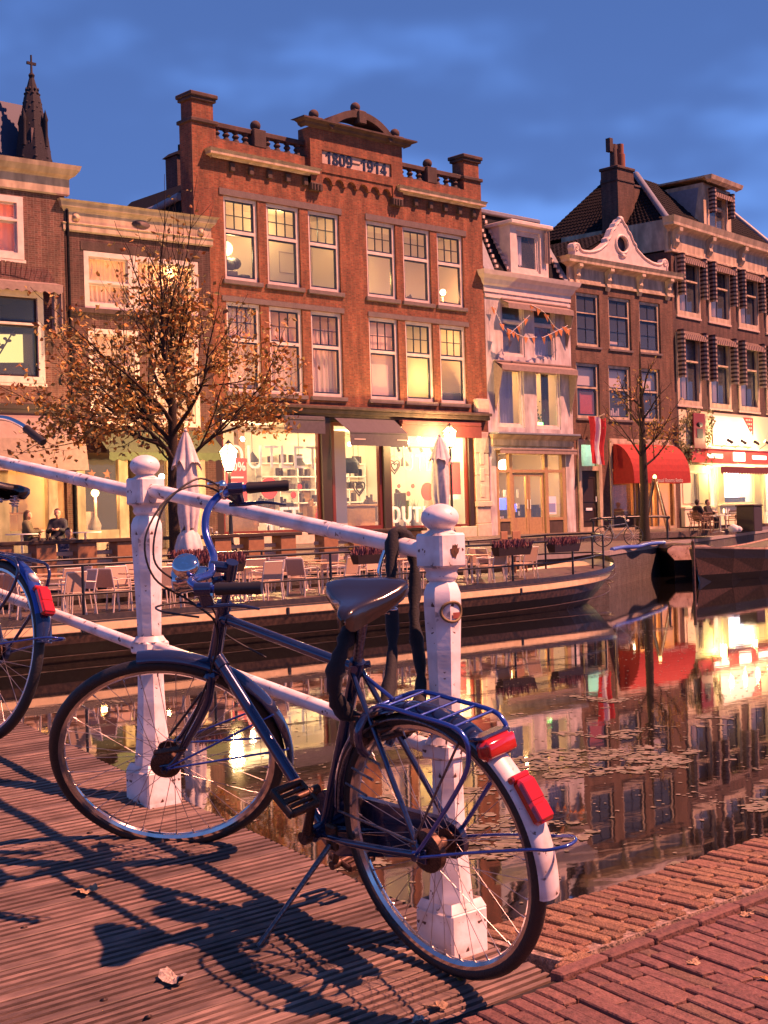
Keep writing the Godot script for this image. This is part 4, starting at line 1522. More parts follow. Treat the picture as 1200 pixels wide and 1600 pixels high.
func house_white() -> void:
	var B := thing("white_house", "narrow white rendered house with dark mansard roof and dormer, orange bunting by its windows", "building", Transform3D(Basis(), Vector3(41.42, 0, -38.02)))
	# local x = s - 14.30
	var up := [[0.98, 7.86, 2.40, 10.05], [3.0, 7.86, 4.42, 10.05]]
	var lo := [[0.56, 4.90, 2.26, 7.40], [3.0, 4.88, 4.62, 7.40]]
	var shop := [0.40, 0.42, 4.86, 3.95]
	var g := G.new()
	wall_mesh(g, 0, 5.43, 0.3, 10.45, up + lo + [shop], 0.25)
	shell(g, 0, 5.43, 0.3, 10.45, 12.0)
	obj("wall", g, M.white_render, B)
	g = G.new()
	cornice(g, 0.0, 5.43, 10.42, [Vector2(0.05, 0.0), Vector2(0.05, 0.26), Vector2(0.12, 0.34), Vector2(0.20, 0.52), Vector2(0.34, 0.66), Vector2(0.40, 0.84)])
	obj("cornice", g, M.white_trim, B)
	g = G.new()
	g.span(Vector3(0.0, 10.2, 0.0), Vector3(5.43, 10.34, 0.05))
	obj("frieze_band", g, M.white_trim, B)
	# mansard
	g = G.new()
	g.quad(Vector3(0.05, 11.24, 0.0), Vector3(5.40, 11.24, 0.0), Vector3(5.05, 14.1, -1.5), Vector3(0.35, 14.1, -1.5), Vector3(0, 0.4, 1))
	g.quad(Vector3(0.35, 14.1, -1.5), Vector3(5.05, 14.1, -1.5), Vector3(5.05, 14.5, -8), Vector3(0.35, 14.5, -8), Vector3.UP)
	g.quad(Vector3(0.05, 11.24, 0.0), Vector3(0.05, 11.24, -8.0), Vector3(0.35, 14.1, -8.0), Vector3(0.35, 14.1, -1.5), Vector3.LEFT)
	g.quad(Vector3(5.40, 11.24, 0.0), Vector3(5.40, 11.24, -8.0), Vector3(5.05, 14.1, -8.0), Vector3(5.05, 14.1, -1.5), Vector3.RIGHT)
	var roof := obj("mansard_roof", g, M.slate, B)
	g = G.new()
	g.prism([Vector2(0.0, 11.26), Vector2(0.62, 11.26), Vector2(0.80, 14.05), Vector2(0.30, 14.05)], -0.04, 0.06)
	obj("lead_flashing", g, M.slate_light, roof, Transform3D(Basis(Vector3.RIGHT, -0.483), Vector3(0, 1.29, 5.24)))
	g = G.new()
	g.prism([Vector2(5.14, 11.26), Vector2(5.42, 11.26), Vector2(5.07, 14.05), Vector2(4.80, 14.05)], -0.04, 0.06)
	obj("lead_flashing", g, M.slate_light, roof, Transform3D(Basis(Vector3.RIGHT, -0.483), Vector3(0, 1.29, 5.24)))
	g = G.new()
	g.span(Vector3(0.18, 14.05, -2.2), Vector3(5.15, 14.22, -1.25), 0.03)
	obj("roof_edge", g, M.slate_light, roof)
	# white slate nibs down the sides of the roof panels
	g = G.new()
	for q in [[0.72, 0.30], [1.42, 0.02], [4.86, -0.22]]:
		for k in 11:
			var t := (k + 0.5) / 11.0
			g.span(Vector3(q[0] + q[1] * t, 11.35 + 2.6 * t, -1.44 * t + 0.02), Vector3(q[0] + q[1] * t + 0.13, 11.35 + 2.6 * t + 0.12, -1.44 * t + 0.10))
	objs("slate_nibs", g, M.stripe_white, roof)
	# dormer
	g = G.new()
	wall_mesh(g, 1.55, 3.95, 11.26, 13.35, [[1.95, 11.45, 3.45, 13.15]], 0.2, 0.12)
	g.quad(Vector3(1.55, 11.26, 0.12), Vector3(1.55, 13.35, 0.12), Vector3(1.55, 13.35, -1.3), Vector3(1.55, 11.26, -0.1), Vector3.LEFT)
	g.quad(Vector3(3.95, 11.26, 0.12), Vector3(3.95, 13.35, 0.12), Vector3(3.95, 13.35, -1.3), Vector3(3.95, 11.26, -0.1), Vector3.RIGHT)
	g.span(Vector3(1.42, 13.35, -1.6), Vector3(4.10, 13.52, 0.34), 0.03)
	var dm := obj("dormer", g, M.white_trim, B)
	window(dm, 1.95, 11.45, 3.45, 13.15, {"z": 0.02, "cw": 0.10, "sash": "white_trim", "sw": 0.08, "name": "dormer_window"})
	g = G.new()
	g.span(Vector3(1.7, 11.3, -1.2), Vector3(3.8, 13.3, -1.15))
	obj("dormer_back", g, M.room_dark, dm)
	g = G.new()
	folds(g, 2.1, 2.7, 11.6, 13.0, -0.28, 3, 0.03, 4)
	obj("curtain", g, M.white_cloth, dm)
	g = G.new()
	folds(g, 3.62, 3.92, 11.9, 13.3, 0.26, 2, 0.03, 5)
	obj("sunblind_side", g, M.awning_sand, dm)
	# upper windows
	for i in 2:
		var w: Array = up[i]
		window(B, w[0], w[1], w[2], w[3], {"tr": 0.66, "cw": 0.10, "sash": "white_trim", "sw": 0.05, "z": -0.06})
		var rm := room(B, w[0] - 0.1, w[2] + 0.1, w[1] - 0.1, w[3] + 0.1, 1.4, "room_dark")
		g = G.new()
		if i == 1:
			folds(g, w[0] + 0.1, w[2] - 0.05, w[1] + 0.05, w[3] - 0.8, -0.40, 7, 0.03, 12)
			obj("curtain", g, M.curtain_blue, rm)
		else:
			g.quad(Vector3(w[0], w[1], -0.42), Vector3(w[2], w[1], -0.42), Vector3(w[2], w[1] + 1.3, -0.42), Vector3(w[0], w[1] + 1.3, -0.42), Vector3.BACK)
			obj("blind", g, M.blind_grey, rm)
	# lower windows with a lit room, a blue curtain and a plant
	var rl := room(B, 0.3, 5.1, 4.72, 7.7, 2.6, "room_wall")
	lamp(Vector3(1.2, 7.1, -1.6), 1.09, Color(1.0, 0.82, 0.62), 0.1, rl, "room_lamp_light")
	lamp(Vector3(4.0, 7.2, -2.0), 0.672, Color(1.0, 0.80, 0.55), 0.1, rl, "room_lamp_light")
	for w in lo:
		window(B, w[0], w[1], w[2], w[3], {"cw": 0.12, "sash": "white_trim", "sw": 0.05, "z": -0.06})
	g = G.new()
	folds(g, 1.28, 2.1, 4.95, 7.3, -0.5, 4, 0.04, 3)
	obj("curtain", g, M.curtain_blue, rl)
	g = G.new()
	folds(g, 4.05, 4.5, 4.95, 7.3, -0.55, 3, 0.04, 6)
	obj("curtain", g, M.stone_brown, rl)
	g = G.new()
	g.span(Vector3(3.2, 5.9, -2.8), Vector3(3.7, 6.8, -2.78))
	obj("red_picture", g, M.red_print, rl)
	var r := RandomNumberGenerator.new()
	r.seed = 6
	g = G.new()
	for k in 90:
		var p := Vector3(3.75 + r.randfn(0, 0.22), 5.5 + r.randfn(0, 0.26), -0.6 + r.randfn(0, 0.06))
		var d := Vector3(r.randf_range(-1, 1), r.randf_range(-1, 1), r.randf_range(-0.4, 0.4)).normalized() * 0.07
		var e := Vector3(-d.y, d.x, r.randf_range(-0.05, 0.05)) * 0.5
		g.quad(p - d, p + e, p + d, p - e, Vector3.BACK)
	stuff(obj("house_plant", g, M.leaf_plant, rl))
	lamp(Vector3(3.82, 5.1, -0.42), 0.042, Color(0.45, 1.0, 0.55), 0.06, rl, "aquarium_light")
	g = G.new()
	g.span(Vector3(3.6, 4.98, -0.66), Vector3(4.05, 5.22, -0.50), 0.02)
	obj("green_lamp", g, mat("green_lit", Color(0.6, 1.0, 0.65), 0.5, {"glow": 1.2, "glow_color": Color(0.45, 1.0, 0.55)}), rl)
	# folded sunblinds round both window pairs
	for q in [[0.92, 5.12, 9.98, 10.18, 8.6], [0.42, 5.28, 7.42, 7.60, 5.75]]:
		g = G.new()
		g.quad(Vector3(q[0], q[3], 0.02), Vector3(q[1], q[3], 0.02), Vector3(q[1], q[2], 0.48), Vector3(q[0], q[2], 0.48), Vector3.UP)
		g.quad(Vector3(q[0], q[2], 0.48), Vector3(q[1], q[2], 0.48), Vector3(q[1], q[2] - 0.22, 0.49), Vector3(q[0], q[2] - 0.22, 0.49), Vector3.BACK)
		g.span(Vector3(q[0], q[3] - 0.02, 0.02), Vector3(q[1], q[3] + 0.05, 0.14), 0.01)
		var sb := obj("sunblind", g, M.awning_sand, B)
		for x in [q[0] + 0.02, q[1] - 0.02]:
			g = G.new()
			g.prism([Vector2(0.0, q[3]), Vector2(0.48, q[2] - 0.2), Vector2(0.05, q[4] - 0.2), Vector2(0.0, q[4])], -0.02, 0.02)
			if x > 2.0 or q[3] < 9.0:
				obj("blind_side", g, M.awning_sand, sb, tf(Vector3(x, 0, 0.01), -PI / 2))
	# shop front
	g = G.new()
	g.span(Vector3(0.0, 4.58, -0.02), Vector3(5.30, 4.66, 0.52), 0.01)
	obj("lead_ledge", g, M.slate_light, B)
	g = G.new()
	cornice(g, 0.25, 5.2, 4.10, [Vector2(0.06, 0.0), Vector2(0.10, 0.04), Vector2(0.10, 0.28), Vector2(0.22, 0.36), Vector2(0.34, 0.47)])
	objs("shop_cornice", g, M.cream, B)
	g = G.new()
	g.span(Vector3(0.34, 3.93, -0.1), Vector3(5.34, 4.02, 0.30), 0.02)
	g.quad(Vector3(0.36, 3.93, 0.28), Vector3(5.32, 3.93, 0.28), Vector3(5.32, 3.80, 0.29), Vector3(0.36, 3.80, 0.29), Vector3.BACK)
	obj("shop_sunblind", g, M.awning_sand, B)
	g = G.new()
	for x in [[0.40, 0.58], [1.22, 1.42], [3.48, 3.70], [4.62, 4.86]]:
		g.span(Vector3(x[0], 0.42, -0.22), Vector3(x[1], 3.94, -0.02), 0.015)
	for q in [[0.58, 1.22], [1.42, 3.48], [3.70, 4.62]]:
		g.span(Vector3(q[0], 3.03, -0.2), Vector3(q[1], 3.15, -0.03))
		g.span(Vector3(q[0], 3.80, -0.2), Vector3(q[1], 3.94, -0.03))
	for q in [[0.58, 1.22], [3.70, 4.62]]:
		g.span(Vector3(q[0], 1.0, -0.2), Vector3(q[1], 1.12, -0.02))
	objs("shop_frame", g, M.shop_wood, B)
	g = G.new()
	for q in [[0.58, 1.22], [3.70, 4.62]]:
		g.span(Vector3(q[0], 0.42, -0.18), Vector3(q[1], 1.0, -0.05))
	objs("shop_panel", g, M.stone_brown, B)
	for q in [[1.44, 2.44], [2.46, 3.46]]:
		g = G.new()
		frame(g, q[0], 0.44, q[1], 3.01, 0.13, -0.18, -0.09)
		g.span(Vector3(q[0] + 0.13, 0.57, -0.17), Vector3(q[1] - 0.13, 1.15, -0.11))
		var dr := obj("shop_door", g, M.shop_wood, B)
		pane(dr, q[0] + 0.13, 1.15, q[1] - 0.13, 2.88, -0.13)
		g = G.new()
		g.tube([Vector3(2.36, 1.5, -0.06), Vector3(2.36, 1.9, -0.06)] if q[0] < 2 else [Vector3(2.54, 1.5, -0.06), Vector3(2.54, 1.9, -0.06)], 0.018, 6)
		obj("door_handle", g, M.white_print, dr)
	for q in [[0.58, 1.12, 1.22, 3.03], [3.70, 1.12, 4.62, 3.03], [0.58, 3.15, 1.22, 3.80], [1.42, 3.15, 3.48, 3.80], [3.70, 3.15, 4.62, 3.80]]:
		pane(B, q[0], q[1], q[2], q[3], -0.10)
	var rs := room(B, 0.25, 5.1, 0.40, 3.98, 5.0, "room_wall", "warm_wood", -0.26, "shop_window_room")
	bulb(B, Vector3(1.85, 3.38, -0.9), 0.24, 1.51, Color(1.0, 0.80, 0.5), "bulb_hot")
	bulb(B, Vector3(1.7, 2.55, -1.5), 0.12, 0.924, Color(1.0, 0.78, 0.45), "bulb_hot")
	g = G.new()
	for k in 40:
		var px := r.randf_range(0.4, 4.9)
		var hh := r.randf_range(0.3, 1.3)
		g.span(Vector3(px, 0.42, -2.0 - r.randf() * 2.4), Vector3(px + r.randf_range(0.1, 0.5), 0.42 + hh, -1.6 - r.randf() * 0.4), 0.03)
	stuff(obj("shop_goods", g, M.dark_thing, rs))
	g = G.new()
	for k in 22:
		var px := r.randf_range(0.5, 3.4)
		var py := r.randf_range(1.1, 2.3)
		g.span(Vector3(px, py, -1.5), Vector3(px + r.randf_range(0.05, 0.22), py + r.randf_range(0.05, 0.3), -1.45))
	objs("shop_bottles", g, M.white_print, rs)
	g = G.new()
	g.span(Vector3(1.95, 1.5, -1.3), Vector3(2.35, 2.0, -1.25))
	g.span(Vector3(3.1, 1.4, -1.7), Vector3(3.45, 1.75, -1.65))
	objs("lit_screen", g, mat("blue_screen", Color(0.4, 0.5, 1.0), 0.5, {"glow": 0.9, "glow_color": Color(0.35, 0.42, 1.0)}), rs)
	g = G.new()
	g.span(Vector3(3.86, 1.25, -0.24), Vector3(4.42, 2.02, -0.23))
	var po := obj("poster", g, M.white_print, rs)
	g = G.new()
	g.span(Vector3(3.92, 1.34, -0.232), Vector3(4.36, 1.72, -0.226))
	obj("poster_picture", g, M.curtain_blue, po)
	bunting()

func bunting() -> void:
	var r := RandomNumberGenerator.new()
	r.seed = 3
	var o := Vector3(41.42, 0, -38.02)
	var lines := [[Vector3(0.30, 9.9, 0.12), Vector3(0.75, 8.75, 0.5), Vector3(1.3, 8.95, 0.52), Vector3(2.2, 9.55, 0.5)], [Vector3(0.75, 8.9, 0.52), Vector3(1.7, 8.62, 0.55), Vector3(2.55, 8.66, 0.55)], [Vector3(2.9, 8.66, 0.55), Vector3(3.7, 8.95, 0.55), Vector3(4.6, 9.3, 0.55)], [Vector3(2.3, 10.0, 0.5), Vector3(3.1, 9.75, 0.52), Vector3(3.9, 9.1, 0.55), Vector3(4.9, 9.2, 0.5)]]
	var words := ["uppermost left string of orange pennants, hanging from the corner of the white house", "short string of orange pennants across the left upper window of the white house", "short string of orange pennants across the right upper window of the white house", "long string of orange pennants slung between both upper windows of the white house"]
	for i in lines.size():
		var p := curve(lines[i], 6)
		var g := G.new()
		g.tube(p, 0.012, 4, false)
		var b := obj("bunting", g, M.white_cloth, self, Transform3D(Basis(), o))
		tag(b, words[i], "bunting", "strings of orange pennants on the white house")
		var k := 1
		while k < p.size():
			var q: Vector3 = p[k]
			var s := r.randf_range(0.11, 0.17)
			var tip := q + Vector3(r.randf_range(-0.14, 0.14), -0.30, r.randf_range(-0.08, 0.10))
			var f := G.new()
			f.flat(q + Vector3(-s, 0.02, 0), q + Vector3(s, -0.01, r.randf_range(-0.05, 0.05)), tip, Vector3.BACK)
			f.flat(q + Vector3(-s, 0.02, -0.006), q + Vector3(s, -0.01, -0.006), tip - Vector3(0, 0, 0.006), Vector3.FORWARD)
			obj("pennant", f, M.orange_cloth, b)
			k += 3

func house_gable() -> void:
	var B := thing("gable_house", "brown brick house with curly white neck gable and oval window, red awning at its foot", "building", Transform3D(Basis(), Vector3(46.87, 0, -38.02)))
	var up := []
	var lo := []
	for x in [[0.42, 2.06], [2.72, 4.36], [5.0, 6.62]]:
		up.append([x[0], 8.60, x[1], 10.95])
	for x in [[0.30, 1.92], [2.58, 4.20], [4.86, 6.46]]:
		lo.append([x[0], 5.42, x[1], 7.86])
	var door := [0.32, 0.42, 1.72, 4.36]
	var cafe := [2.56, 0.42, 7.3, 3.2]
	var g := G.new()
	wall_mesh(g, 0, 7.62, 0.3, 11.35, up + lo + [door, cafe], 0.25)
	shell(g, 0, 7.62, 0.3, 11.35, 12.0)
	obj("wall", g, M.brick_brown, B)
	for i in 3:
		var w: Array = up[i]
		window(B, w[0], w[1], w[2], w[3], {"tr": 0.63, "cw": 0.13, "casing": "cream", "sash": "navy", "ucols": 2, "urows": 1, "lcols": 2, "lrows": 2, "sill": "stone_grey", "bar": 0.05})
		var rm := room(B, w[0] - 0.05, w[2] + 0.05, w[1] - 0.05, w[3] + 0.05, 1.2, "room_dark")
		if i == 1:
			g = G.new()
			g.span(Vector3(w[0], w[1], -0.5), Vector3(w[2], w[1] + 0.42, -0.45))
			obj("half_blind", g, M.blind, rm)
		w = lo[i]
		window(B, w[0], w[1], w[2], w[3], {"tr": 0.56, "cw": 0.13, "casing": "cream", "sash": "navy", "sill": "stone_grey", "bar": 0.08})
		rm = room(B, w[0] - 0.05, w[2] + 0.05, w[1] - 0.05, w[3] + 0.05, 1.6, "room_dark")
		g = G.new()
		g.quad(Vector3(w[0], w[1] + 1.35, -0.30), Vector3(w[2], w[1] + 1.35, -0.30), Vector3(w[2], w[3], -0.30), Vector3(w[0], w[3], -0.30), Vector3.BACK)
		obj("blind", g, M.blind, rm)
		g = G.new()
		if i == 0:
			frame(g, w[0] + 0.45, w[1] + 0.22, w[2] - 0.2, w[1] + 1.3, 0.07, -0.24, -0.20)
			g.span(Vector3(w[0] + 0.5, w[1] + 0.3, -0.245), Vector3(w[2] - 0.25, w[1] + 1.2, -0.23))
			obj("red_sign", g, M.awning_red, rm)
		else:
			for k in 6:
				g.span(Vector3(w[0] + 0.4 + k * 0.13, w[1] + 0.15, -0.4), Vector3(w[0] + 0.5 + k * 0.13, w[1] + 0.35 + 0.1 * (k % 3), -0.34), 0.02)
			objs("window_goods", g, M.stone_pale, rm)
	# cornice with consoles
	g = G.new()
	g.span(Vector3(-0.05, 11.33, -0.2), Vector3(7.67, 11.44, 0.10))
	cornice(g, 0.0, 7.62, 11.44, [Vector2(0.04, 0.0), Vector2(0.04, 0.56), Vector2(0.12, 0.62), Vector2(0.20, 0.66), Vector2(0.40, 0.72), Vector2(0.40, 0.82), Vector2(0.48, 0.98)])
	var co := obj("cornice", g, M.cream, B)
	for x in [0.42, 2.62, 4.95, 7.16]:
		g = G.new()
		g.prism([Vector2(0, 0.72), Vector2(0.36, 0.72), Vector2(0.36, 0.60), Vector2(0.22, 0.5), Vector2(0.16, 0.34), Vector2(0.2, 0.22), Vector2(0.12, 0.06), Vector2(0.15, -0.08), Vector2(0.05, -0.26), Vector2(0, -0.24)], -0.13, 0.13)
		obj("console", g, M.cream, co, tf(Vector3(x, 11.40, 0.03), -PI / 2))
	# gable with an oval light
	var half := [Vector2(0.0, 14.56), Vector2(0.16, 14.50), Vector2(0.30, 14.34), Vector2(0.42, 14.28), Vector2(0.52, 14.10), Vector2(0.70, 13.98), Vector2(0.92, 13.62), Vector2(1.08, 13.52), Vector2(1.12, 13.36), Vector2(1.36, 13.20), Vector2(1.75, 12.98), Vector2(2.3, 12.83), Vector2(2.85, 12.80), Vector2(3.08, 12.90), Vector2(3.16, 13.04), Vector2(3.32, 13.08), Vector2(3.46, 13.00), Vector2(3.5, 12.84), Vector2(3.44, 12.68), Vector2(3.5, 12.44)]
	var outline := []
	for p in half:
		outline.append(Vector2(3.65 + p.x, p.y))
	for i in range(half.size() - 1, 0, -1):
		outline.append(Vector2(3.65 - half[i].x, half[i].y))
	# front face as a ring round the oval: cut the outline in two halves along the middle
	var oval := []
	for k in 20:
		var a := TAU * k / 20.0
		oval.append(Vector2(3.65 + cos(a) * 0.46, 13.36 + sin(a) * 0.40))
	g = G.new()
	for s in [1.0, -1.0]:
		var p := []
		for q in half:
			p.append(Vector2(3.65 + s * q.x, q.y))
		p.append(Vector2(3.65, 12.44))
		p.append(Vector2(3.65, 12.96))
		for k in range(1, 10):
			var a := -PI / 2 + PI * k / 10.0
			p.append(Vector2(3.65 + s * cos(a) * 0.46, 13.36 + sin(a) * 0.40))
		p.append(Vector2(3.65, 13.76))
		g.prism(p, -0.16, 0.16)
	var ga := obj("gable", g, M.white_trim, B)
	g = G.new()
	var ring := []
	for q in oval:
		ring.append(Vector3(q.x, q.y, 0.17))
	g.tube(ring, 0.07, 8, false, true)
	for s in [1.0, -1.0]:
		var edge := []
		for q in half:
			edge.append(Vector3(3.65 + s * (q.x - 0.05), q.y - 0.07, 0.16))
		g.tube(curve(edge, 2), 0.06, 6)
		var vol := []
		for k in 18:
			var a := TAU * k / 10.0
			vol.append(Vector3(3.65 + s * (3.27 + cos(a) * 0.16 * (1 - k / 22.0)), 12.84 + sin(a) * 0.16 * (1 - k / 22.0), 0.17))
		g.tube(vol, 0.04, 6)
	g.ball(Vector3(3.65, 14.5, 0.1), Vector3(0.2, 0.16, 0.14), 10, 6)
	g.ball(Vector3(3.65, 12.85, 0.18), Vector3(0.3, 0.1, 0.08), 10, 6)
	obj("gable_moulding", g, M.white_trim, ga)
	g = G.new()
	g.prism(oval, -0.1, -0.02)
	obj("oval_window", g, M.navy, ga)
	# roof, with its ridge running back
	g = G.new()
	g.prism([Vector2(0.02, 11.36), Vector2(7.6, 11.36), Vector2(7.6, 12.2), Vector2(3.8, 14.0), Vector2(0.02, 12.2)], -10.0, -0.2)
	var rf := obj("roof", g, M.slate, B)
	pantiles(rf, "roof_tiles", Vector3(-0.1, 12.16, -10), Vector3(-0.1, 12.16, -0.2), Vector3(3.8, 14.05, -0.2), Vector3(3.8, 14.05, -10), "pantile")
	# chimney
	g = G.new()
	g.span(Vector3(7.0, 12.5, -3.5), Vector3(8.3, 17.9, -2.5))
	g.span(Vector3(8.302, 13.5, -3.4), Vector3(8.9, 17.2, -2.6))
	var ch := obj("chimney", g, M.brick_plum, B)
	g = G.new()
	g.span(Vector3(6.93, 17.9, -3.57), Vector3(8.37, 18.05, -2.43), 0.03)
	g.span(Vector3(8.38, 17.2, -3.45), Vector3(8.97, 17.32, -2.55), 0.03)
	g.span(Vector3(6.96, 17.3, -3.54), Vector3(8.34, 17.42, -2.46), 0.02)
	g.span(Vector3(6.96, 14.9, -3.54), Vector3(8.34, 15.0, -2.46), 0.02)
	objs("chimney_cap", g, M.stone_brown, ch)
	g = G.new()
	g.lathe([Vector2(0.2, 18.85), Vector2(0.17, 20.0)], 10)
	g.span(Vector3(-0.32, 19.8, -0.12), Vector3(0.2, 20.0, 0.12))
	g.span(Vector3(-0.42, 19.6, -0.13), Vector3(-0.18, 20.25, 0.13))
	obj("chimney_cowl", g, M.stone_brown, ch, tf(Vector3(7.4, -0.8, -3.0)))
	g = G.new()
	g.lathe([Vector2(0.24, 18.85), Vector2(0.24, 19.6), Vector2(0.18, 19.62), Vector2(0.18, 20.1)], 10)
	obj("chimney_pot", g, mat("clay_pot", lin(0.22, 0.08, 0.045), 0.8), ch, tf(Vector3(7.95, -0.8, -3.0)))
	g = G.new()
	g.lathe([Vector2(0.10, 18.1), Vector2(0.10, 18.8), Vector2(0.22, 18.85), Vector2(0.0, 19.0)], 8)
	obj("flue_pipe", g, M.slate, ch, tf(Vector3(8.62, -0.8, -3.0)))
	# door with fanlight
	g = G.new()
	frame(g, 0.2, 0.42, 1.84, 4.48, 0.22, -0.12, 0.06)
	g.span(Vector3(0.42, 3.12, -0.1), Vector3(1.62, 3.32, 0.05))
	var fr := obj("door_frame", g, M.cream, B)
	g = G.new()
	g.span(Vector3(0.42, 0.64, -0.18), Vector3(1.62, 3.118, -0.10))
	for q in [[0.56, 0.9, 1.48, 1.5], [0.56, 1.75, 1.48, 2.85]]:
		frame(g, q[0], q[1], q[2], q[3], 0.05, -0.1, -0.075)
	var dr := obj("door", g, M.dark_brown, fr)
	g = G.new()
	g.span(Vector3(0.78, 1.36, -0.098), Vector3(1.22, 1.48, -0.06), 0.01)
	g.tube([Vector3(1.5, 1.75, -0.06), Vector3(1.5, 1.98, -0.06)], 0.03, 6)
	objs("door_fittings", g, M.white_print, dr)
	pane(fr, 0.42, 3.32, 1.62, 4.26, -0.08)
	var rh := room(B, 0.3, 1.75, 3.13, 4.4, 0.8, "room_white")
	lamp(Vector3(1.0, 4.1, -0.7), 0.21, Color(0.75, 1.0, 0.9), 0.08, rh, "room_lamp_light")
	# red awning: two rounded leaves on hoops
	g = G.new()
	g.span(Vector3(2.45, 4.36, -0.02), Vector3(7.1, 4.56, 0.06), 0.01)
	frame(g, 2.45, 0.42, 7.36, 4.36, 0.14, -0.03, 0.055)
	obj("cafe_frame", g, M.cream, B)
	var aw := G.new()
	var prof := []
	for i in 9:
		var a := PI / 2 * i / 8.0
		prof.append(Vector2(sin(a) * 1.15, 2.75 + cos(a) * 1.58))
	prof.append(Vector2(1.15, 2.52))
	for i in prof.size() - 1:
		var a: Vector2 = prof[i]
		var b: Vector2 = prof[i + 1]
		aw.quad(Vector3(2.7, a.y, a.x), Vector3(7.0, a.y, a.x), Vector3(7.0, b.y, b.x), Vector3(2.7, b.y, b.x), Vector3(0, 1, 1))
	var a0 := obj("red_awning", aw, M.awning_red, B)
	for x in [2.7, 7.0]:
		aw = G.new()
		var pl := [Vector2(0.0, 2.52)]
		for p in prof:
			pl.append(p)
		pl.reverse()
		aw.prism(pl, -0.006, 0.006)
		obj("awning_side", aw, M.awning_red, a0, tf(Vector3(x, 0, 0), -PI / 2))
	text(a0, "Casual Rooms Resto", Vector3(5.3, 2.64, 1.16), 0.17, M.stripe_white, 0.006, false)
	# cafe front under the awning
	g = G.new()
	for x in [4.2, 5.5, 6.0]:
		g.span(Vector3(x, 0.44, -0.2), Vector3(x + 0.13, 3.2, -0.05))
	objs("cafe_mullion", g, M.shop_wood, B)
	g = G.new()
	g.span(Vector3(2.58, 0.44, -0.2), Vector3(4.2, 1.1, -0.06))
	obj("cafe_panel", g, M.dark_brown, B)
	pane(B, 2.6, 1.1, 4.2, 3.15, -0.12)
	pane(B, 4.33, 0.5, 5.5, 3.15, -0.12)
	pane(B, 6.13, 0.5, 7.25, 3.15, -0.12)
	var rc := room(B, 2.5, 7.35, 0.42, 3.25, 4.0, "room_wall", "warm_wood", -0.26, "cafe_window_room")
	bulb(B, Vector3(4.0, 1.9, -1.6), 0.10, 1.32, Color(1.0, 0.62, 0.35), "bulb_hot")
	bulb(B, Vector3(3.4, 2.8, -2.4), 0.10, 1.2, Color(1.0, 0.60, 0.34), "bulb_hot")
	bulb(B, Vector3(6.6, 2.8, -2.0), 0.10, 0.9, Color(1.0, 0.66, 0.38), "bulb_hot")
	g = G.new()
	for q in [[2.8, 1.2], [3.5, 1.5], [5.8, 1.35], [6.6, 1.2]]:
		g.span(Vector3(q[0], 0.44, -2.4), Vector3(q[0] + 0.55, q[1], -1.9), 0.05)
	g.span(Vector3(5.4, 0.44, -4.2), Vector3(5.9, 3.0, -3.9))
	objs("cafe_furniture", g, M.dark_thing, rc)
	# outdoor lamp on a dark post by the cafe door
	g = G.new()
	g.span(Vector3(4.22, 0.44, 0.06), Vector3(4.36, 2.6, 0.2))
	obj("door_post", g, M.dark_wood, B)
	flag()

func flag() -> void:
	# flag on a stick from the lower left window
	var o := Transform3D(Basis(), Vector3(46.87, 0, -38.02))
	var f := thing("hanging_flag", "red and white flag hanging limp below the left first-floor window of the brown gable house", "flag", o * Transform3D(Basis(), Vector3(1.0, 5.45, 0.1)))
	var g := G.new()
	g.tube([Vector3(0, -0.15, 0), Vector3(0.1, 0.1, 0.75)], 0.022, 6)
	obj("stick", g, M.white_trim, f)
	var n := 0
	for q in [[-0.52, -0.16, "red_cloth"], [-0.16, 0.22, "white_cloth"], [0.22, 0.56, "red_cloth"]]:
		g = G.new()
		var cols := 8
		for i in cols:
			for j in 6:
				var pt := []
				for e in [[i, j], [i + 1, j], [i + 1, j + 1], [i, j + 1]]:
					var u: float = lerpf(q[0], q[1], float(e[0]) / cols)
					var v: float = e[1] / 6.0
					pt.append(Vector3(u * (1.0 - 0.12 * sin(v * 3.0)) + 0.05 * sin(v * 5.0), -0.02 - v * 2.05 - 0.08 * u, 0.42 + 0.09 * sin(u * 16.0 + v * 3.0) + 0.03 * sin(v * 8.0)))
				g.quad(pt[0], pt[1], pt[2], pt[3], Vector3.BACK)
		obj("flag_stripe", g, M[q[2]], f)
		n += 1

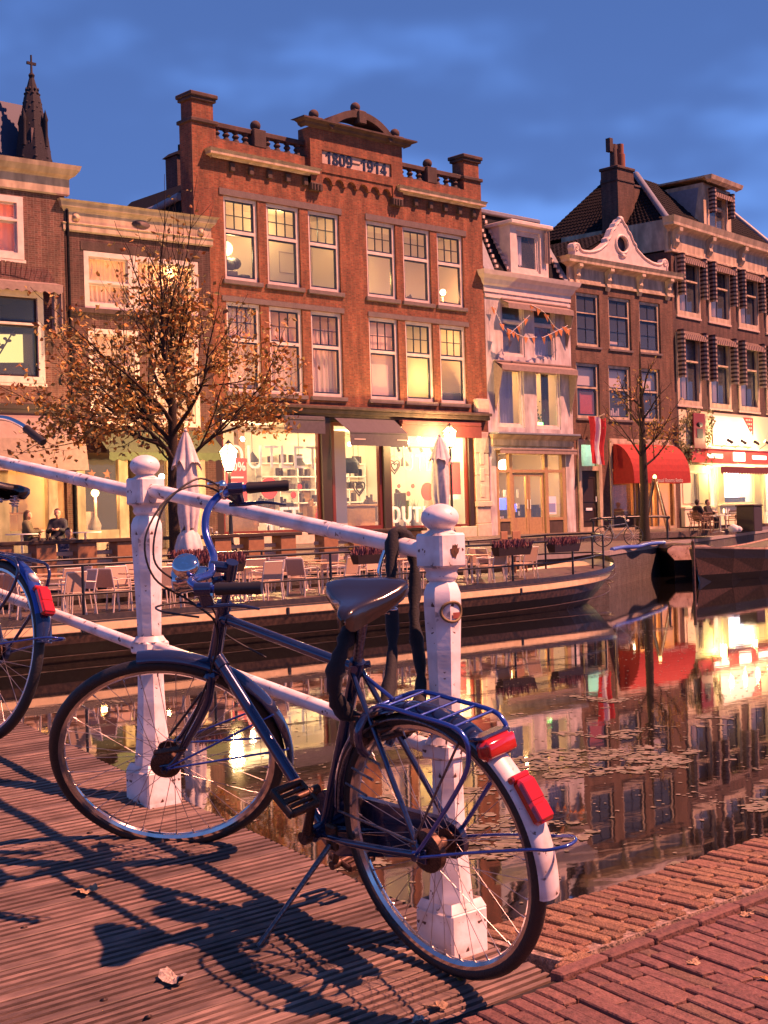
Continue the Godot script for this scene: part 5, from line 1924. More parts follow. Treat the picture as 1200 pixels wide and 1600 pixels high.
func striped_blind(B: Node, x0: float, x1: float, yt: float, drop: float, z: float) -> void:
	# hood and side curtains in light and dark stripes
	# the pale cloth in one piece, its dark stripes a few millimetres proud of it
	var g := G.new()
	var st := G.new()
	var n := int((x1 - x0) / 0.10)
	var f := [Vector3(0, yt, z), Vector3(0.08, yt - 0.22, z + 0.34), Vector3(0.12, yt - 0.46, z + 0.36)]
	for i in 2:
		var o := Vector3.UP if i == 0 else Vector3.BACK
		g.quad(f[i] + Vector3(x0, 0, 0), f[i] + Vector3(x1, 0, 0), f[i + 1] + Vector3(x1, 0, 0), f[i + 1] + Vector3(x0, 0, 0), o)
		for k in range(0, n, 2):
			var a := Vector3(x0 + (x1 - x0) * k / n, 0.004, 0.004)
			var b := Vector3(x0 + (x1 - x0) * (k + 1) / n, 0.004, 0.004)
			st.quad(f[i] + a, f[i] + b, f[i + 1] + b, f[i + 1] + a, o)
	for x in [x0, x1]:
		var rows := int(drop / 0.10)
		for q in 4:
			var w0 := 0.36 * q / 3.0
			var w1 := 0.36 * (q + 1) / 3.0
			var p0 := Vector3(x + 0.05 * sin(q * 2.0 + 1.0), 0, z + w0)
			var p1 := Vector3(x + 0.05 * sin((q + 1) * 2.0 + 1.0), 0, z + w1)
			var o := Vector3.LEFT
			if q == 3:
				p0 = Vector3(x + 0.05 * sin(7.0), 0, z + 0.36)
				p1 = p0 + Vector3(0.12, 0, 0.01)
				o = Vector3.BACK
			g.quad(p0 + Vector3(0, yt, 0), p1 + Vector3(0, yt, 0), p1 + Vector3(0, yt - drop, 0), p0 + Vector3(0, yt - drop, 0), o)
			for j in range(0, rows, 2):
				var t0 := yt - drop * j / rows
				var t1 := yt - drop * (j + 1) / rows
				for sg in [1.0, -1.0]:
					var e: Vector3 = o * 0.004 * sg
					st.quad(p0 + e + Vector3(0, t0, 0), p1 + e + Vector3(0, t0, 0), p1 + e + Vector3(0, t1, 0), p0 + e + Vector3(0, t1, 0), o * sg)
	var ob := obj("striped_sunblind", g, M.blind_cloth, B)
	stuff(obj("dark_stripes", st, M.stripe_dark, ob))

func house_awnings() -> void:
	var B := thing("striped_blind_house", "tall plum brick house with striped sunblinds and a brightly lit snack shop below", "building", Transform3D(Basis(Vector3.UP, deg_to_rad(7.04)), Vector3(54.53, 0, -38.02)))
	var w1 := []
	var w2 := []
	for x in [0.36, 3.62, 6.92]:
		w1.append([x, 10.56, x + 2.38, 13.35])
	for x in [0.14, 3.40, 6.70]:
		w2.append([x, 6.28, x + 2.42, 9.72])
	w1.append([10.2, 10.56, 12.6, 13.35])
	w2.append([10.0, 6.28, 12.4, 9.72])
	var shop := [0.16, 0.45, 12.6, 3.45]
	var g := G.new()
	wall_mesh(g, -0.03, 13.2, 0.3, 13.55, w1 + w2 + [shop], 0.25)
	shell(g, -0.03, 13.2, 0.3, 13.55, 12.0)
	obj("wall", g, M.brick_plum, B)
	g = G.new()
	g.span(Vector3(-0.12, 13.50, -0.3), Vector3(13.2, 13.62, 0.12), 0.02)
	cornice(g, -0.05, 13.2, 13.62, [Vector2(0.05, 0.0), Vector2(0.05, 0.84), Vector2(0.12, 0.94), Vector2(0.22, 1.0), Vector2(0.45, 1.08), Vector2(0.45, 1.2), Vector2(0.55, 1.48)])
	g.quad(Vector3(-0.1, 13.62, 0.05), Vector3(-0.1, 15.08, 0.05), Vector3(-0.1, 15.08, -6), Vector3(-0.1, 13.62, -6), Vector3.LEFT)
	var co := obj("cornice", g, M.cream, B)
	for x in [0.25, 3.7, 7.3, 10.9]:
		g = G.new()
		g.prism([Vector2(0, 0.92), Vector2(0.42, 0.92), Vector2(0.40, 0.75), Vector2(0.24, 0.62), Vector2(0.18, 0.4), Vector2(0.22, 0.25), Vector2(0.10, 0.05), Vector2(0.0, 0.0)], -0.17, 0.17)
		obj("console", g, M.cream, co, tf(Vector3(x, 13.72, 0.04), -PI / 2))
	for row in [w1, w2]:
		for w in row:
			window(B, w[0], w[1], w[2], w[3], {"tr": 0.62, "cw": 0.24, "casing": "cream", "sash": "navy", "lcols": 2, "bar": 0.08, "sill": "stone_pale", "z": -0.07, "proud": 0.12})
			var rm := room(B, w[0], w[2], w[1] - 0.04, w[3] + 0.04, 1.4, "room_dark")
			g = G.new()
			folds(g, w[2] - 0.95, w[2] - 0.3, w[1] + 0.1, w[3] - 0.9, -0.5, 4, 0.04, int(w[0] * 7))
			obj("curtain", g, M.curtain, rm)
			if row == w2:
				g = G.new()
				g.quad(Vector3(w[0], w[1] + 2.15, -0.34), Vector3(w[2], w[1] + 2.15, -0.34), Vector3(w[2], w[3], -0.34), Vector3(w[0], w[3], -0.34), Vector3.BACK)
				obj("blind", g, M.blind_grey, rm)
			striped_blind(B, w[0] + 0.05, w[2] - 0.05, w[3] + 0.12, 2.0 if row == w1 else 2.3, 0.06)
	# mansard with hips, tiles and dormer
	var rf := struct_roof(B)
	g = G.new()
	wall_mesh(g, 4.7, 7.75, 15.1, 17.7, [[5.3, 15.45, 7.15, 17.35]], 0.2, -0.35)
	g.quad(Vector3(4.7, 15.1, -0.35), Vector3(4.7, 17.7, -0.35), Vector3(4.7, 17.7, -3.2), Vector3(4.7, 15.1, -0.6), Vector3.LEFT)
	g.quad(Vector3(7.75, 15.1, -0.35), Vector3(7.75, 17.7, -0.35), Vector3(7.75, 17.7, -3.2), Vector3(7.75, 15.1, -0.6), Vector3.RIGHT)
	cornice(g, 4.7, 7.75, 17.66, [Vector2(0.02, 0.0), Vector2(0.10, 0.06), Vector2(0.22, 0.12), Vector2(0.28, 0.32)])
	g.span(Vector3(4.45, 17.90, -3.4), Vector3(8.0, 17.985, 0.0))
	var dm := obj("dormer", g, M.cream, B, tf(Vector3(0, 0, -0.25)))
	window(dm, 5.3, 15.45, 7.15, 17.35, {"z": -0.42, "cw": 0.12, "casing": "cream", "tr": 0.62, "lcols": 2, "sash": "cream", "name": "dormer_window"})
	striped_blind(dm, 5.2, 7.3, 17.5, 1.3, -0.33)
	g = G.new()
	g.span(Vector3(4.9, 15.3, -1.4), Vector3(7.5, 17.5, -1.35))
	obj("dormer_back", g, M.room_dark, dm)
	g = G.new()
	g.quad(Vector3(4.695, 15.75, -0.9), Vector3(4.695, 17.5, -0.6), Vector3(4.695, 17.5, -2.9), Vector3(4.695, 15.9, -1.2), Vector3.LEFT)
	obj("dormer_cheek", g, M.slate_light, dm)
	snack_shop(B)

func struct_roof(B: Node) -> Node:
	var g := G.new()
	var p := [Vector3(0.1, 15.06, -0.2), Vector3(13.1, 15.06, -0.2), Vector3(12.0, 18.1, -3.2), Vector3(2.6, 18.1, -3.2), Vector3(2.6, 18.1, -5.2), Vector3(0.1, 15.06, -7.6), Vector3(12.0, 18.1, -5.2)]
	g.quad(p[0], p[1], p[2], p[3], Vector3(0, 1, 1))
	g.quad(p[0], p[3], p[4], p[5], Vector3(-1, 1, 0))
	g.quad(p[3], p[2], p[6], p[4], Vector3.UP)
	g.quad(Vector3(13.1, 15.06, -0.2), Vector3(13.1, 15.06, -7.6), p[6], p[2], Vector3.RIGHT)
	g.quad(p[5], Vector3(13.1, 15.06, -7.6), p[6], p[4], Vector3.FORWARD)
	var rf := obj("mansard_roof", g, M.slate, B)
	pantiles(rf, "roof_tiles", p[0], p[1], p[2], p[3], "pantile")
	pantiles(rf, "side_roof_tiles", p[5], p[0], p[3], p[4], "pantile")
	g = G.new()
	g.tube([p[0] + Vector3(0, 0.05, 0), p[3] + Vector3(0, 0.12, 0)], 0.16, 8)
	g.tube([p[3] + Vector3(0, 0.1, 0), p[4] + Vector3(0, 0.1, 0)], 0.13, 8)
	g.tube([p[1] + Vector3(0, 0.05, 0), p[2] + Vector3(0, 0.12, 0)], 0.16, 8)
	objs("lead_ridge", g, M.slate_light, rf)
	g = G.new()
	g.box(Vector3.ZERO, Vector3(1.0, 0.1, 0.8), 0.02)
	var n: Vector3 = (p[3] - p[0]).cross(p[5] - p[0]).normalized()
	if n.y < 0:
		n = -n
	var s := Vector3(0, 0, 1)
	var sk := obj("skylight", g, M.slate_light, rf, Transform3D(Basis(n.cross(s).normalized(), n, s), p[0].lerp(p[3], 0.5) + Vector3(0, 0, -1.4) + n * 0.1))
	g = G.new()
	g.box(Vector3(0, 0.055, 0), Vector3(0.8, 0.012, 0.6))
	obj("skylight_pane", g, M.navy, sk)
	return rf

func snack_shop(B: Node) -> void:
	var warm := mat("snack_cream", lin(0.72, 0.62, 0.40), 0.7)
	var g := G.new()
	# cream front: left panel, plinths, pillars
	g.span(Vector3(0.16, 1.42, -0.2), Vector3(3.2, 3.44, 0.02))
	g.span(Vector3(4.06, 1.42, -0.2), Vector3(4.72, 3.44, 0.04))
	g.span(Vector3(8.1, 0.47, -0.2), Vector3(8.8, 3.44, 0.05))
	g.span(Vector3(9.1, 0.47, -0.2), Vector3(9.4, 3.44, 0.10))
	g.span(Vector3(11.0, 0.47, -0.2), Vector3(12.6, 3.44, 0.05))
	g.span(Vector3(0.16, 4.25, -0.02), Vector3(13.0, 6.05, 0.05))
	objs("shop_front", g, warm, B)
	g = G.new()
	g.span(Vector3(0.16, 0.47, -0.2), Vector3(3.26, 1.30, 0.22), 0.02)
	g.span(Vector3(0.14, 1.30, -0.2), Vector3(3.30, 1.42, 0.26), 0.02)
	g.span(Vector3(4.06, 0.47, -0.2), Vector3(8.1, 1.42, 0.08), 0.02)
	g.span(Vector3(4.04, 1.42, -0.2), Vector3(8.12, 1.54, 0.16), 0.02)
	objs("shop_plinth", g, warm, B)
	g = G.new()
	g.span(Vector3(1.75, 1.6, 0.02), Vector3(1.85, 3.0, 0.06))
	for q in [[0.35, 1.55, 1.65, 3.05], [1.95, 1.55, 3.1, 3.05]]:
		frame(g, q[0], q[1], q[2], q[3], 0.05, 0.02, 0.045)
	objs("panel_moulding", g, M.cream, B)
	# door and window with a cool lit back wall
	g = G.new()
	frame(g, 3.24, 0.47, 4.06, 3.42, 0.08, -0.16, -0.02)
	g.span(Vector3(3.32, 1.3, -0.14), Vector3(3.98, 1.42, -0.05))
	var dr := obj("shop_door", g, M.stripe_white, B)
	pane(dr, 3.32, 0.6, 3.98, 3.34, -0.10)
	g = G.new()
	frame(g, 4.72, 1.54, 8.1, 3.42, 0.07, -0.16, -0.02)
	var wf := obj("shop_window_frame", g, M.stripe_white, B)
	pane(wf, 4.79, 1.61, 8.03, 3.35, -0.10)
	var rm := room(B, 3.0, 10.9, 0.46, 3.42, 3.2, "room_white", "room_white", -0.26, "shop_window_room")
	g = G.new()
	g.span(Vector3(5.5, 1.7, -0.75), Vector3(8.0, 3.3, -0.72))
	obj("lit_menu_panel", g, M.panel_cool, rm)
	lamp(Vector3(4.4, 3.2, -1.4), 3, Color(0.80, 0.80, 1.0), 0.3, rm, "tube_light")
	lamp(Vector3(9.9, 3.2, -1.4), 1.8, Color(1.0, 0.85, 0.7), 0.3, rm, "tube_light")
	g = G.new()
	var r := RandomNumberGenerator.new()
	r.seed = 12
	for k in 60:
		var px := r.randf_range(3.3, 4.0)
		var py := r.randf_range(1.3, 3.2)
		g.span(Vector3(px, py, -1.2), Vector3(px + r.randf_range(0.05, 0.2), py + r.randf_range(0.03, 0.12), -1.15))
	g.span(Vector3(4.9, 1.6, -0.5), Vector3(7.9, 1.78, -0.35), 0.04)
	for k in 24:
		g.ball(Vector3(5.0 + k * 0.125, 1.82, -0.4), Vector3(0.08, 0.05, 0.06), 6, 4)
	objs("snack_goods", g, M.stone_brown, rm)
	# red sign board with lit lettering
	g = G.new()
	g.span(Vector3(0.9, 3.55, -0.02), Vector3(13.0, 4.22, 0.28), 0.02)
	var sg := obj("shop_sign", g, mat("sign_red", lin(0.50, 0.06, 0.04), 0.5), B)
	for q in [[2.5, 3.78, 4.1, 3.98], [5.3, 3.66, 6.6, 4.1], [7.5, 3.78, 9.1, 3.98]]:
		g = G.new()
		g.span(Vector3(q[0], q[1], 0.28), Vector3(q[2], q[3], 0.32), 0.01)
		obj("lit_sign_letters", g, M.sign_lit, sg)
	g = G.new()
	g.span(Vector3(0.7, 4.22, -0.02), Vector3(13.0, 4.30, 0.34), 0.01)
	obj("sign_edge", g, M.stripe_white, sg)
	# maroon awning with a scalloped valance
	g = G.new()
	g.quad(Vector3(1.5, 3.52, 0.29), Vector3(12.9, 3.52, 0.29), Vector3(12.9, 3.32, 1.25), Vector3(1.9, 3.32, 1.25), Vector3.UP)
	var aw := obj("awning", g, M.stripe_white, B)
	g = G.new()
	var n := 36
	for i in n:
		var a := 1.9 + 11.0 * i / n
		var b := 1.9 + 11.0 * (i + 1) / n
		g.quad(Vector3(a, 3.31, 1.26), Vector3(b, 3.31, 1.26), Vector3(b, 3.02, 1.26), Vector3(a, 3.02, 1.26), Vector3.BACK)
		g.flat(Vector3(a, 3.02, 1.26), Vector3(b, 3.02, 1.26), Vector3((a + b) / 2, 2.92, 1.26), Vector3.BACK)
	obj("valance", g, M.awning_maroon, aw)
	# big pale banner above, washed by small spots on arms
	g = G.new()
	g.prism([Vector2(3.5, 4.45), Vector2(8.0, 4.45), Vector2(8.0, 4.9), Vector2(6.85, 5.9), Vector2(3.45, 5.9)], 0.10, 0.14)
	var bn := obj("banner", g, M.white_cloth, B)
	g = G.new()
	g.prism([Vector2(8.0, 5.92), Vector2(6.9, 5.92), Vector2(8.0, 4.93)], 0.10, 0.15)
	obj("red_corner", g, M.red_cloth, bn)
	g = G.new()
	for i in 5:
		for j in 5:
			var px := 7.2 + i * 0.19
			var py := 5.8 - j * 0.2
			if px + (py - 5.92) > 7.0 + 0.0 - 1.1 * 0 and (px - 6.9) / 1.1 > (5.92 - py) / 0.99 * 1.0 and px < 7.95:
				g.span(Vector3(px - 0.045, py - 0.05, 0.15), Vector3(px + 0.045, py + 0.05, 0.158))
	objs("white_dots", g, M.stripe_white, bn)
	for x in [3.9, 5.4, 6.9, 8.3]:
		g = G.new()
		g.tube(curve([Vector3(x, 4.3, 0.3), Vector3(x + 0.05, 4.5, 0.6), Vector3(x - 0.05, 4.62, 0.85)], 4), 0.018, 5)
		g.tube([Vector3(x - 0.18, 4.70, 0.72), Vector3(x + 0.02, 4.50, 0.95)], 0.075, 8)
		var sp := obj("spot_lamp", g, M.black_paint, B)
		g = G.new()
		g.tube([Vector3(x - 0.185, 4.705, 0.715), Vector3(x - 0.19, 4.71, 0.71)], 0.06, 8)
		obj("spot_lens", g, M.bulb_hot, sp)
		lamp(Vector3(x - 0.25, 4.78, 0.62), 1.56, Color(1.0, 0.86, 0.62), 0.07, B, "spot_lamp_light")
	for x in [2.6, 6.0, 9.6]:
		g = G.new()
		g.span(Vector3(x, 3.36, 0.5), Vector3(x + 1.2, 3.40, 0.56))
		obj("tube_lamp", g, M.bulb, B)
		lamp(Vector3(x + 0.6, 3.28, 0.55), 3.4, Color(1.0, 0.86, 0.55), 0.2, B, "tube_lamp_light")
	# hanging sign board standing out at the left
	g = G.new()
	g.span(Vector3(1.0, 4.2, 0.3), Vector3(2.2, 5.9, 0.38), 0.02)
	var hs := obj("hanging_sign", g, mat("sign_dark_red", lin(0.20, 0.025, 0.02), 0.5), B)
	g = G.new()
	g.ball(Vector3(1.6, 5.35, 0.39), Vector3(0.34, 0.12, 0.01), 12, 6)
	g.span(Vector3(1.3, 4.7, 0.38), Vector3(1.9, 5.15, 0.392))
	objs("sign_picture", g, M.dark_thing, hs)
	# ivy round it
	g = G.new()
	g.col = Color(0.10, 0.11, 0.025)
	for k in 1500:
		var p := Vector3(r.randf_range(-0.1, 3.3), r.randf_range(3.4, 6.1), 0.08 + r.randf_range(0, 0.3))
		if p.x > 1.0 and p.x < 2.2 and p.y > 4.2:
			p.z = r.randf_range(0.05, 0.28)
		if sin(p.x * 3.1 + p.y * 1.7) + sin(p.y * 4.0 - p.x * 2.0) < -0.5:
			continue
		var d := Vector3(r.randf_range(-1, 1), r.randf_range(-1, 1), r.randf_range(-0.5, 0.5)).normalized() * 0.075
		var e := Vector3(-d.y, d.x, 0.03) * 0.8
		g.quad(p - d, p + e, p + d, p - e, Vector3.BACK)
	stuff(obj("ivy", g, mat("ivy_leaf", lin(0.16, 0.15, 0.04), 0.6), B))

func house_low() -> void:
	var B := thing("low_house", "low dark brick house with cream frieze behind the orange autumn tree", "building", Transform3D(Basis(Vector3.UP, deg_to_rad(-5.7)), Vector3(27.12, 0, -38.02) + Vector3(0.035, 0, 0.348)))
	var w := [[-4.30, 8.20, -2.60, 10.0], [-2.58, 8.20, -0.18, 10.0], [-4.22, 4.47, -2.45, 7.55], [-1.95, 4.47, -0.25, 7.55]]
	var cafe := [-4.75, 0.45, -0.1, 3.6]
	var g := G.new()
	wall_mesh(g, -4.92, 0.30, 0.3, 10.62, w + [cafe], 0.25)
	shell(g, -4.92, -0.01, 0.3, 10.62, 10.0)
	obj("wall", g, M.brick_dark, B)
	g = G.new()
	cornice(g, -4.90, 0.28, 10.55, [Vector2(0.06, 0.0), Vector2(0.10, 0.05), Vector2(0.10, 0.22), Vector2(0.14, 0.26), Vector2(0.06, 0.30), Vector2(0.06, 0.62), Vector2(0.10, 0.68), Vector2(0.18, 0.76), Vector2(0.22, 0.90), Vector2(0.28, 0.97)])
	var co := obj("cornice", g, M.cream, B)
	g = G.new()
	g.ball(Vector3(-2.28, 11.02, 0.07), Vector3(0.34, 0.13, 0.03), 14, 6)
	obj("oval_ornament", g, M.stone_grey, co)
	for x in [-4.55, -0.05]:
		g = G.new()
		g.ball(Vector3(x, 11.0, 0.07), Vector3(0.14, 0.14, 0.05), 10, 6)
		obj("rosette", g, M.cream, co)
	g = G.new()
	g.span(Vector3(-4.95, 8.02, -0.1), Vector3(-0.1, 8.18, 0.10), 0.015)
	g.span(Vector3(-4.4, 10.02, -0.05), Vector3(-0.1, 10.3, 0.02))
	objs("sill_band", g, M.stone_brown, B)
	for i in 4:
		var q: Array = w[i]
		window(B, q[0], q[1], q[2], q[3], {"tr": 0.46 if i < 2 else 0.62, "cw": 0.16, "casing": "white_trim", "sash": "white_trim", "sw": 0.05, "z": -0.06, "proud": 0.07})
		var rm := room(B, q[0] - 0.02, q[2] + 0.02, q[1] - 0.05, q[3] + 0.05, 1.5, "room_wall")
		lamp(Vector3((q[0] + q[2]) / 2 + 0.2, q[3] - 0.5, -1.2), [0.6, 1.2, 0.25, 0.5][i], Color(1.0, 0.74, 0.48), 0.1, rm, "room_lamp_light")
		g = G.new()
		folds(g, q[0] + 0.1, q[2] - 0.1, q[1] + 0.1, q[3] - 0.1, -0.45, 9, 0.035, 50 + i)
		obj("net_curtain", g, M.curtain, rm)
	bulb(B, Vector3(-1.05, 9.7, -0.36), 0.07, 0.3, Color(1.0, 0.8, 0.5), "bulb_hot")
	# gutter pipe on the seam with the left house
	g = G.new()
	g.tube([Vector3(-4.86, 11.2, 0.1), Vector3(-4.86, 0.6, 0.1)], 0.05, 8)
	obj("rain_pipe", g, M.slate, B)
	# green awning and cafe front
	g = G.new()
	g.quad(Vector3(-4.2, 4.35, 0.1), Vector3(0.0, 4.35, 0.1), Vector3(0.0, 3.55, 1.2), Vector3(-4.2, 3.55, 1.2), Vector3.UP)
	for i in 14:
		var a := -4.2 + 0.3 * i
		g.quad(Vector3(a, 3.55, 1.2), Vector3(a + 0.3, 3.55, 1.2), Vector3(a + 0.3, 3.33, 1.21), Vector3(a, 3.33, 1.21), Vector3.BACK)
		g.flat(Vector3(a, 3.33, 1.21), Vector3(a + 0.3, 3.33, 1.21), Vector3(a + 0.15, 3.27, 1.21), Vector3.BACK)
	obj("green_awning", g, M.awning_green, B)
	g = G.new()
	for x in [[-4.75, -4.45], [-3.3, -2.95], [-2.6, -2.45], [-1.55, -1.4], [-0.5, -0.1]]:
		g.span(Vector3(x[0], 0.45, -0.2), Vector3(x[1], 3.6, 0.0), 0.02)
	g.span(Vector3(-4.45, 0.45, -0.2), Vector3(-3.3, 1.15, -0.04))
	objs("cafe_frame", g, M.cream, B)
	pane(B, -4.45, 1.15, -3.3, 3.5, -0.12)
	pane(B, -2.45, 0.5, -1.55, 3.5, -0.12)
	pane(B, -1.4, 0.5, -0.5, 3.5, -0.12)
	var rc := room(B, -4.8, 0.0, 0.45, 3.62, 4.0, "room_dark", "room_dark", -0.26, "cafe_window_room")
	bulb(B, Vector3(-3.75, 2.35, -0.8), 0.13, 0.6, Color(1.0, 0.70, 0.42))
	bulb(B, Vector3(-1.0, 2.9, -1.4), 0.10, 1.2, Color(1.0, 0.70, 0.42), "bulb_hot")
	g = G.new()
	g.lathe([Vector2(0.16, 1.15), Vector2(0.18, 1.3), Vector2(0.05, 1.6), Vector2(0.05, 2.25)], 10)
	g.span(Vector3(-0.55, 1.15, -0.2), Vector3(0.0, 1.75, -0.15))
	obj("window_statue", g, M.stone_pale, rc, tf(Vector3(-3.75, 0, -0.8)))
	for q in [-4.0, -3.45]:
		g = G.new()
		var star := []
		for k in 10:
			var a := TAU * k / 10.0 + PI / 2
			star.append(Vector2(cos(a), sin(a)) * (0.16 if k % 2 == 0 else 0.07))
		g.prism(star, -0.02, 0.02)
		obj("hanging_star", g, M.orange_cloth, rc, tf(Vector3(q, 2.95, -0.5)))

func house_left() -> void:
	var B := thing("corner_house", "rose brick house at the left edge with a sand awning over its cafe", "building", Transform3D(Basis(Vector3.UP, deg_to_rad(-5.7)), Vector3(27.12, 0, -38.02) + Vector3(0.035, 0, 0.348)))
	var w := [[-8.35, 9.50, -6.30, 11.44], [-8.6, 5.72, -5.72, 8.56], [-12.5, 9.5, -10.2, 11.44], [-12.5, 5.72, -10.0, 8.56]]
	var cafe := [-12.6, 0.45, -5.1, 3.9]
	var g := G.new()
	wall_mesh(g, -13.5, -4.922, 0.3, 11.7, w + [cafe], 0.25, 0.06)
	shell(g, -13.5, -4.923, 0.3, 11.7, 10.0)
	obj("wall", g, M.brick_rose, B)
	g = G.new()
	cornice(g, -13.4, -4.95, 11.62, [Vector2(0.12, 0.0), Vector2(0.16, 0.05), Vector2(0.16, 0.52), Vector2(0.20, 0.56), Vector2(0.30, 0.62), Vector2(0.42, 0.78), Vector2(0.46, 0.92)])
	obj("cornice", g, M.cream, B)
	for i in 4:
		var q: Array = w[i]
		window(B, q[0], q[1], q[2], q[3], {"tr": 0.62 if i % 2 == 0 else 0.64, "cw": 0.20, "casing": "white_trim", "sash": "white_trim" if i % 2 == 0 else "dark_brown", "z": 0.0, "proud": 0.08, "sill": "white_trim", "lcols": 1})
	for i in [0, 2]:
		var q: Array = w[i]
		var rm := room(B, q[0], q[2], q[1] - 0.05, q[3] + 0.05, 1.2, "room_wall")
		lamp(Vector3((q[0] + q[2]) / 2, q[3] - 0.5, -0.9), 0.54, Color(1.0, 0.50, 0.34), 0.1, rm, "room_lamp_light")
		g = G.new()
		folds(g, q[0] + 0.1, q[2] - 0.1, q[1] + 0.1, q[3] - 0.1, -0.4, 8, 0.02, 70 + i)
		obj("curtain", g, M.curtain, rm)
	for i in [1, 3]:
		var q: Array = w[i]
		var rm := room(B, q[0], q[2], q[1] - 0.05, q[3] + 0.05, 3.0, "room_dark")
		g = G.new()
		g.quad(Vector3(q[0] + 1.0, q[1] + 0.75, -1.6), Vector3(q[2] + 0.2, q[1] + 0.85, -1.6), Vector3(q[2] + 0.2, q[1] + 1.75, -1.6), Vector3(q[0] + 1.0, q[1] + 1.65, -1.6), Vector3.BACK)
		obj("lit_window_blind", g, mat("lit_blind", lin(0.7, 0.62, 0.32), 0.9, {"glow": 0.55, "glow_color": Color(0.95, 0.86, 0.52)}), rm)
		g = G.new()
		g.tube(curve([Vector3(q[2] - 1.6, q[1] + 0.3, -0.6), Vector3(q[2] - 1.1, q[1] + 1.1, -0.55), Vector3(q[2] - 0.7, q[1] + 1.7, -0.6)], 4), 0.025, 5)
		for k in 12:
			g.ball(Vector3(q[2] - 1.5 + k * 0.07, q[1] + 0.9 + 0.06 * k + 0.1 * sin(k * 2.0), -0.56), Vector3(0.07, 0.05, 0.04), 6, 4)
		obj("orchid", g, M.dark_thing, rm)
	# brick arch over the big window
	g = G.new()
	for k in 23:
		var a := PI * 0.5 + 0.42 - 0.84 * k / 22.0
		g.x = tf(Vector3(-7.15 + cos(a) * 4.2, 5.45 + sin(a) * 4.2 - 0.42, 0.062), 0, 0, a - PI / 2)
		g.box(Vector3.ZERO, Vector3(0.13, 0.42, 0.03))
	g.x = Transform3D()
	stuff(obj("brick_arch", g, M.brick_rose, B))
	# sunblind over the big window, folded at its side
	g = G.new()
	g.quad(Vector3(-8.9, 8.86, 0.1), Vector3(-5.3, 8.86, 0.1), Vector3(-5.25, 8.74, 0.5), Vector3(-8.9, 8.74, 0.5), Vector3.UP)
	for i in 12:
		var a := -8.85 + 0.3 * i
		g.quad(Vector3(a, 8.74, 0.5), Vector3(a + 0.3, 8.74, 0.5), Vector3(a + 0.3, 8.52, 0.51), Vector3(a, 8.52, 0.51), Vector3.BACK)
		g.flat(Vector3(a, 8.52, 0.51), Vector3(a + 0.3, 8.52, 0.51), Vector3(a + 0.15, 8.44, 0.51), Vector3.BACK)
	var sb := obj("sunblind", g, M.awning_sand, B)
	g = G.new()
	folds(g, -5.55, -5.15, 7.15, 8.72, 0.36, 2, 0.06, 9)
	obj("folded_side", g, M.awning_sand, sb)
	# sill course and beam above the cafe
	g = G.new()
	g.span(Vector3(-13.4, 4.92, 0.0), Vector3(-4.95, 5.08, 0.12))
	g.span(Vector3(-13.4, 4.35, 0.0), Vector3(-4.95, 4.918, 0.10))
	obj("shop_beam", g, M.dark_brown, B)
	g = G.new()
	var pr := [Vector2(0.12, 4.72), Vector2(0.72, 4.58), Vector2(1.25, 3.95), Vector2(1.45, 2.98)]
	for i in 3:
		var a: Vector2 = pr[i]
		var b: Vector2 = pr[i + 1]
		g.quad(Vector3(-13.2, a.y, a.x), Vector3(-5.0, a.y, a.x), Vector3(-5.0, b.y, b.x), Vector3(-13.2, b.y, b.x), Vector3(0, 1, 1))
	var aw := obj("sand_awning", g, M.awning_sand, B)
	g = G.new()
	g.prism([Vector2(0.12, 3.0), Vector2(1.45, 2.98), Vector2(1.25, 3.95), Vector2(0.72, 4.58), Vector2(0.12, 4.72)], -0.006, 0.006)
	obj("awning_side", g, M.awning_sand, aw, tf(Vector3(-5.0, 0, 0), -PI / 2))
	# cafe front: pilasters, panelled door, bar behind
	g = G.new()
	for x in [[-12.6, -12.2], [-9.6, -9.2], [-7.4, -7.0], [-5.75, -5.42]]:
		g.span(Vector3(x[0], 0.45, -0.2), Vector3(x[1], 3.9, 0.10), 0.02)
	g.span(Vector3(-7.0, 0.45, -0.2), Vector3(-5.75, 1.2, -0.02))
	objs("cafe_pilaster", g, M.cream, B)
	g = G.new()
	g.span(Vector3(-5.42, 0.45, -0.2), Vector3(-5.1, 3.9, -0.05))
	obj("cafe_door", g, M.warm_wood, B)
	pane(B, -7.0, 1.2, -5.75, 3.85, -0.12)
	pane(B, -9.2, 0.6, -7.4, 3.85, -0.12)
	pane(B, -12.2, 0.6, -9.6, 3.85, -0.12)
	var rm2 := room(B, -12.7, -4.97, 0.45, 3.95, 4.0, "room_wall", "warm_wood", -0.26, "cafe_window_room")
	bulb(B, Vector3(-6.6, 3.4, -1.6), 0.10, 2.7, Color(1.0, 0.72, 0.42), "bulb_hot")
	bulb(B, Vector3(-8.6, 3.4, -1.6), 0.10, 2.7, Color(1.0, 0.74, 0.44), "bulb_hot")
	g = G.new()
	for k in 2:
		g.span(Vector3(-7.6, 1.75 + k * 0.45, -3.4), Vector3(-5.2, 1.8 + k * 0.45, -3.1))
	objs("bar_shelf", g, M.warm_wood, rm2)
	g = G.new()
	for k in 30:
		var px := -7.5 + 0.075 * k
		g.x = tf(Vector3(px, 0.45 * (k % 2), -3.2))
		g.lathe([Vector2(0.035, 1.8), Vector2(0.035, 2.0), Vector2(0.014, 2.06), Vector2(0.014, 2.14)], 6)
	objs("bar_bottles", g, M.dark_thing, rm2)

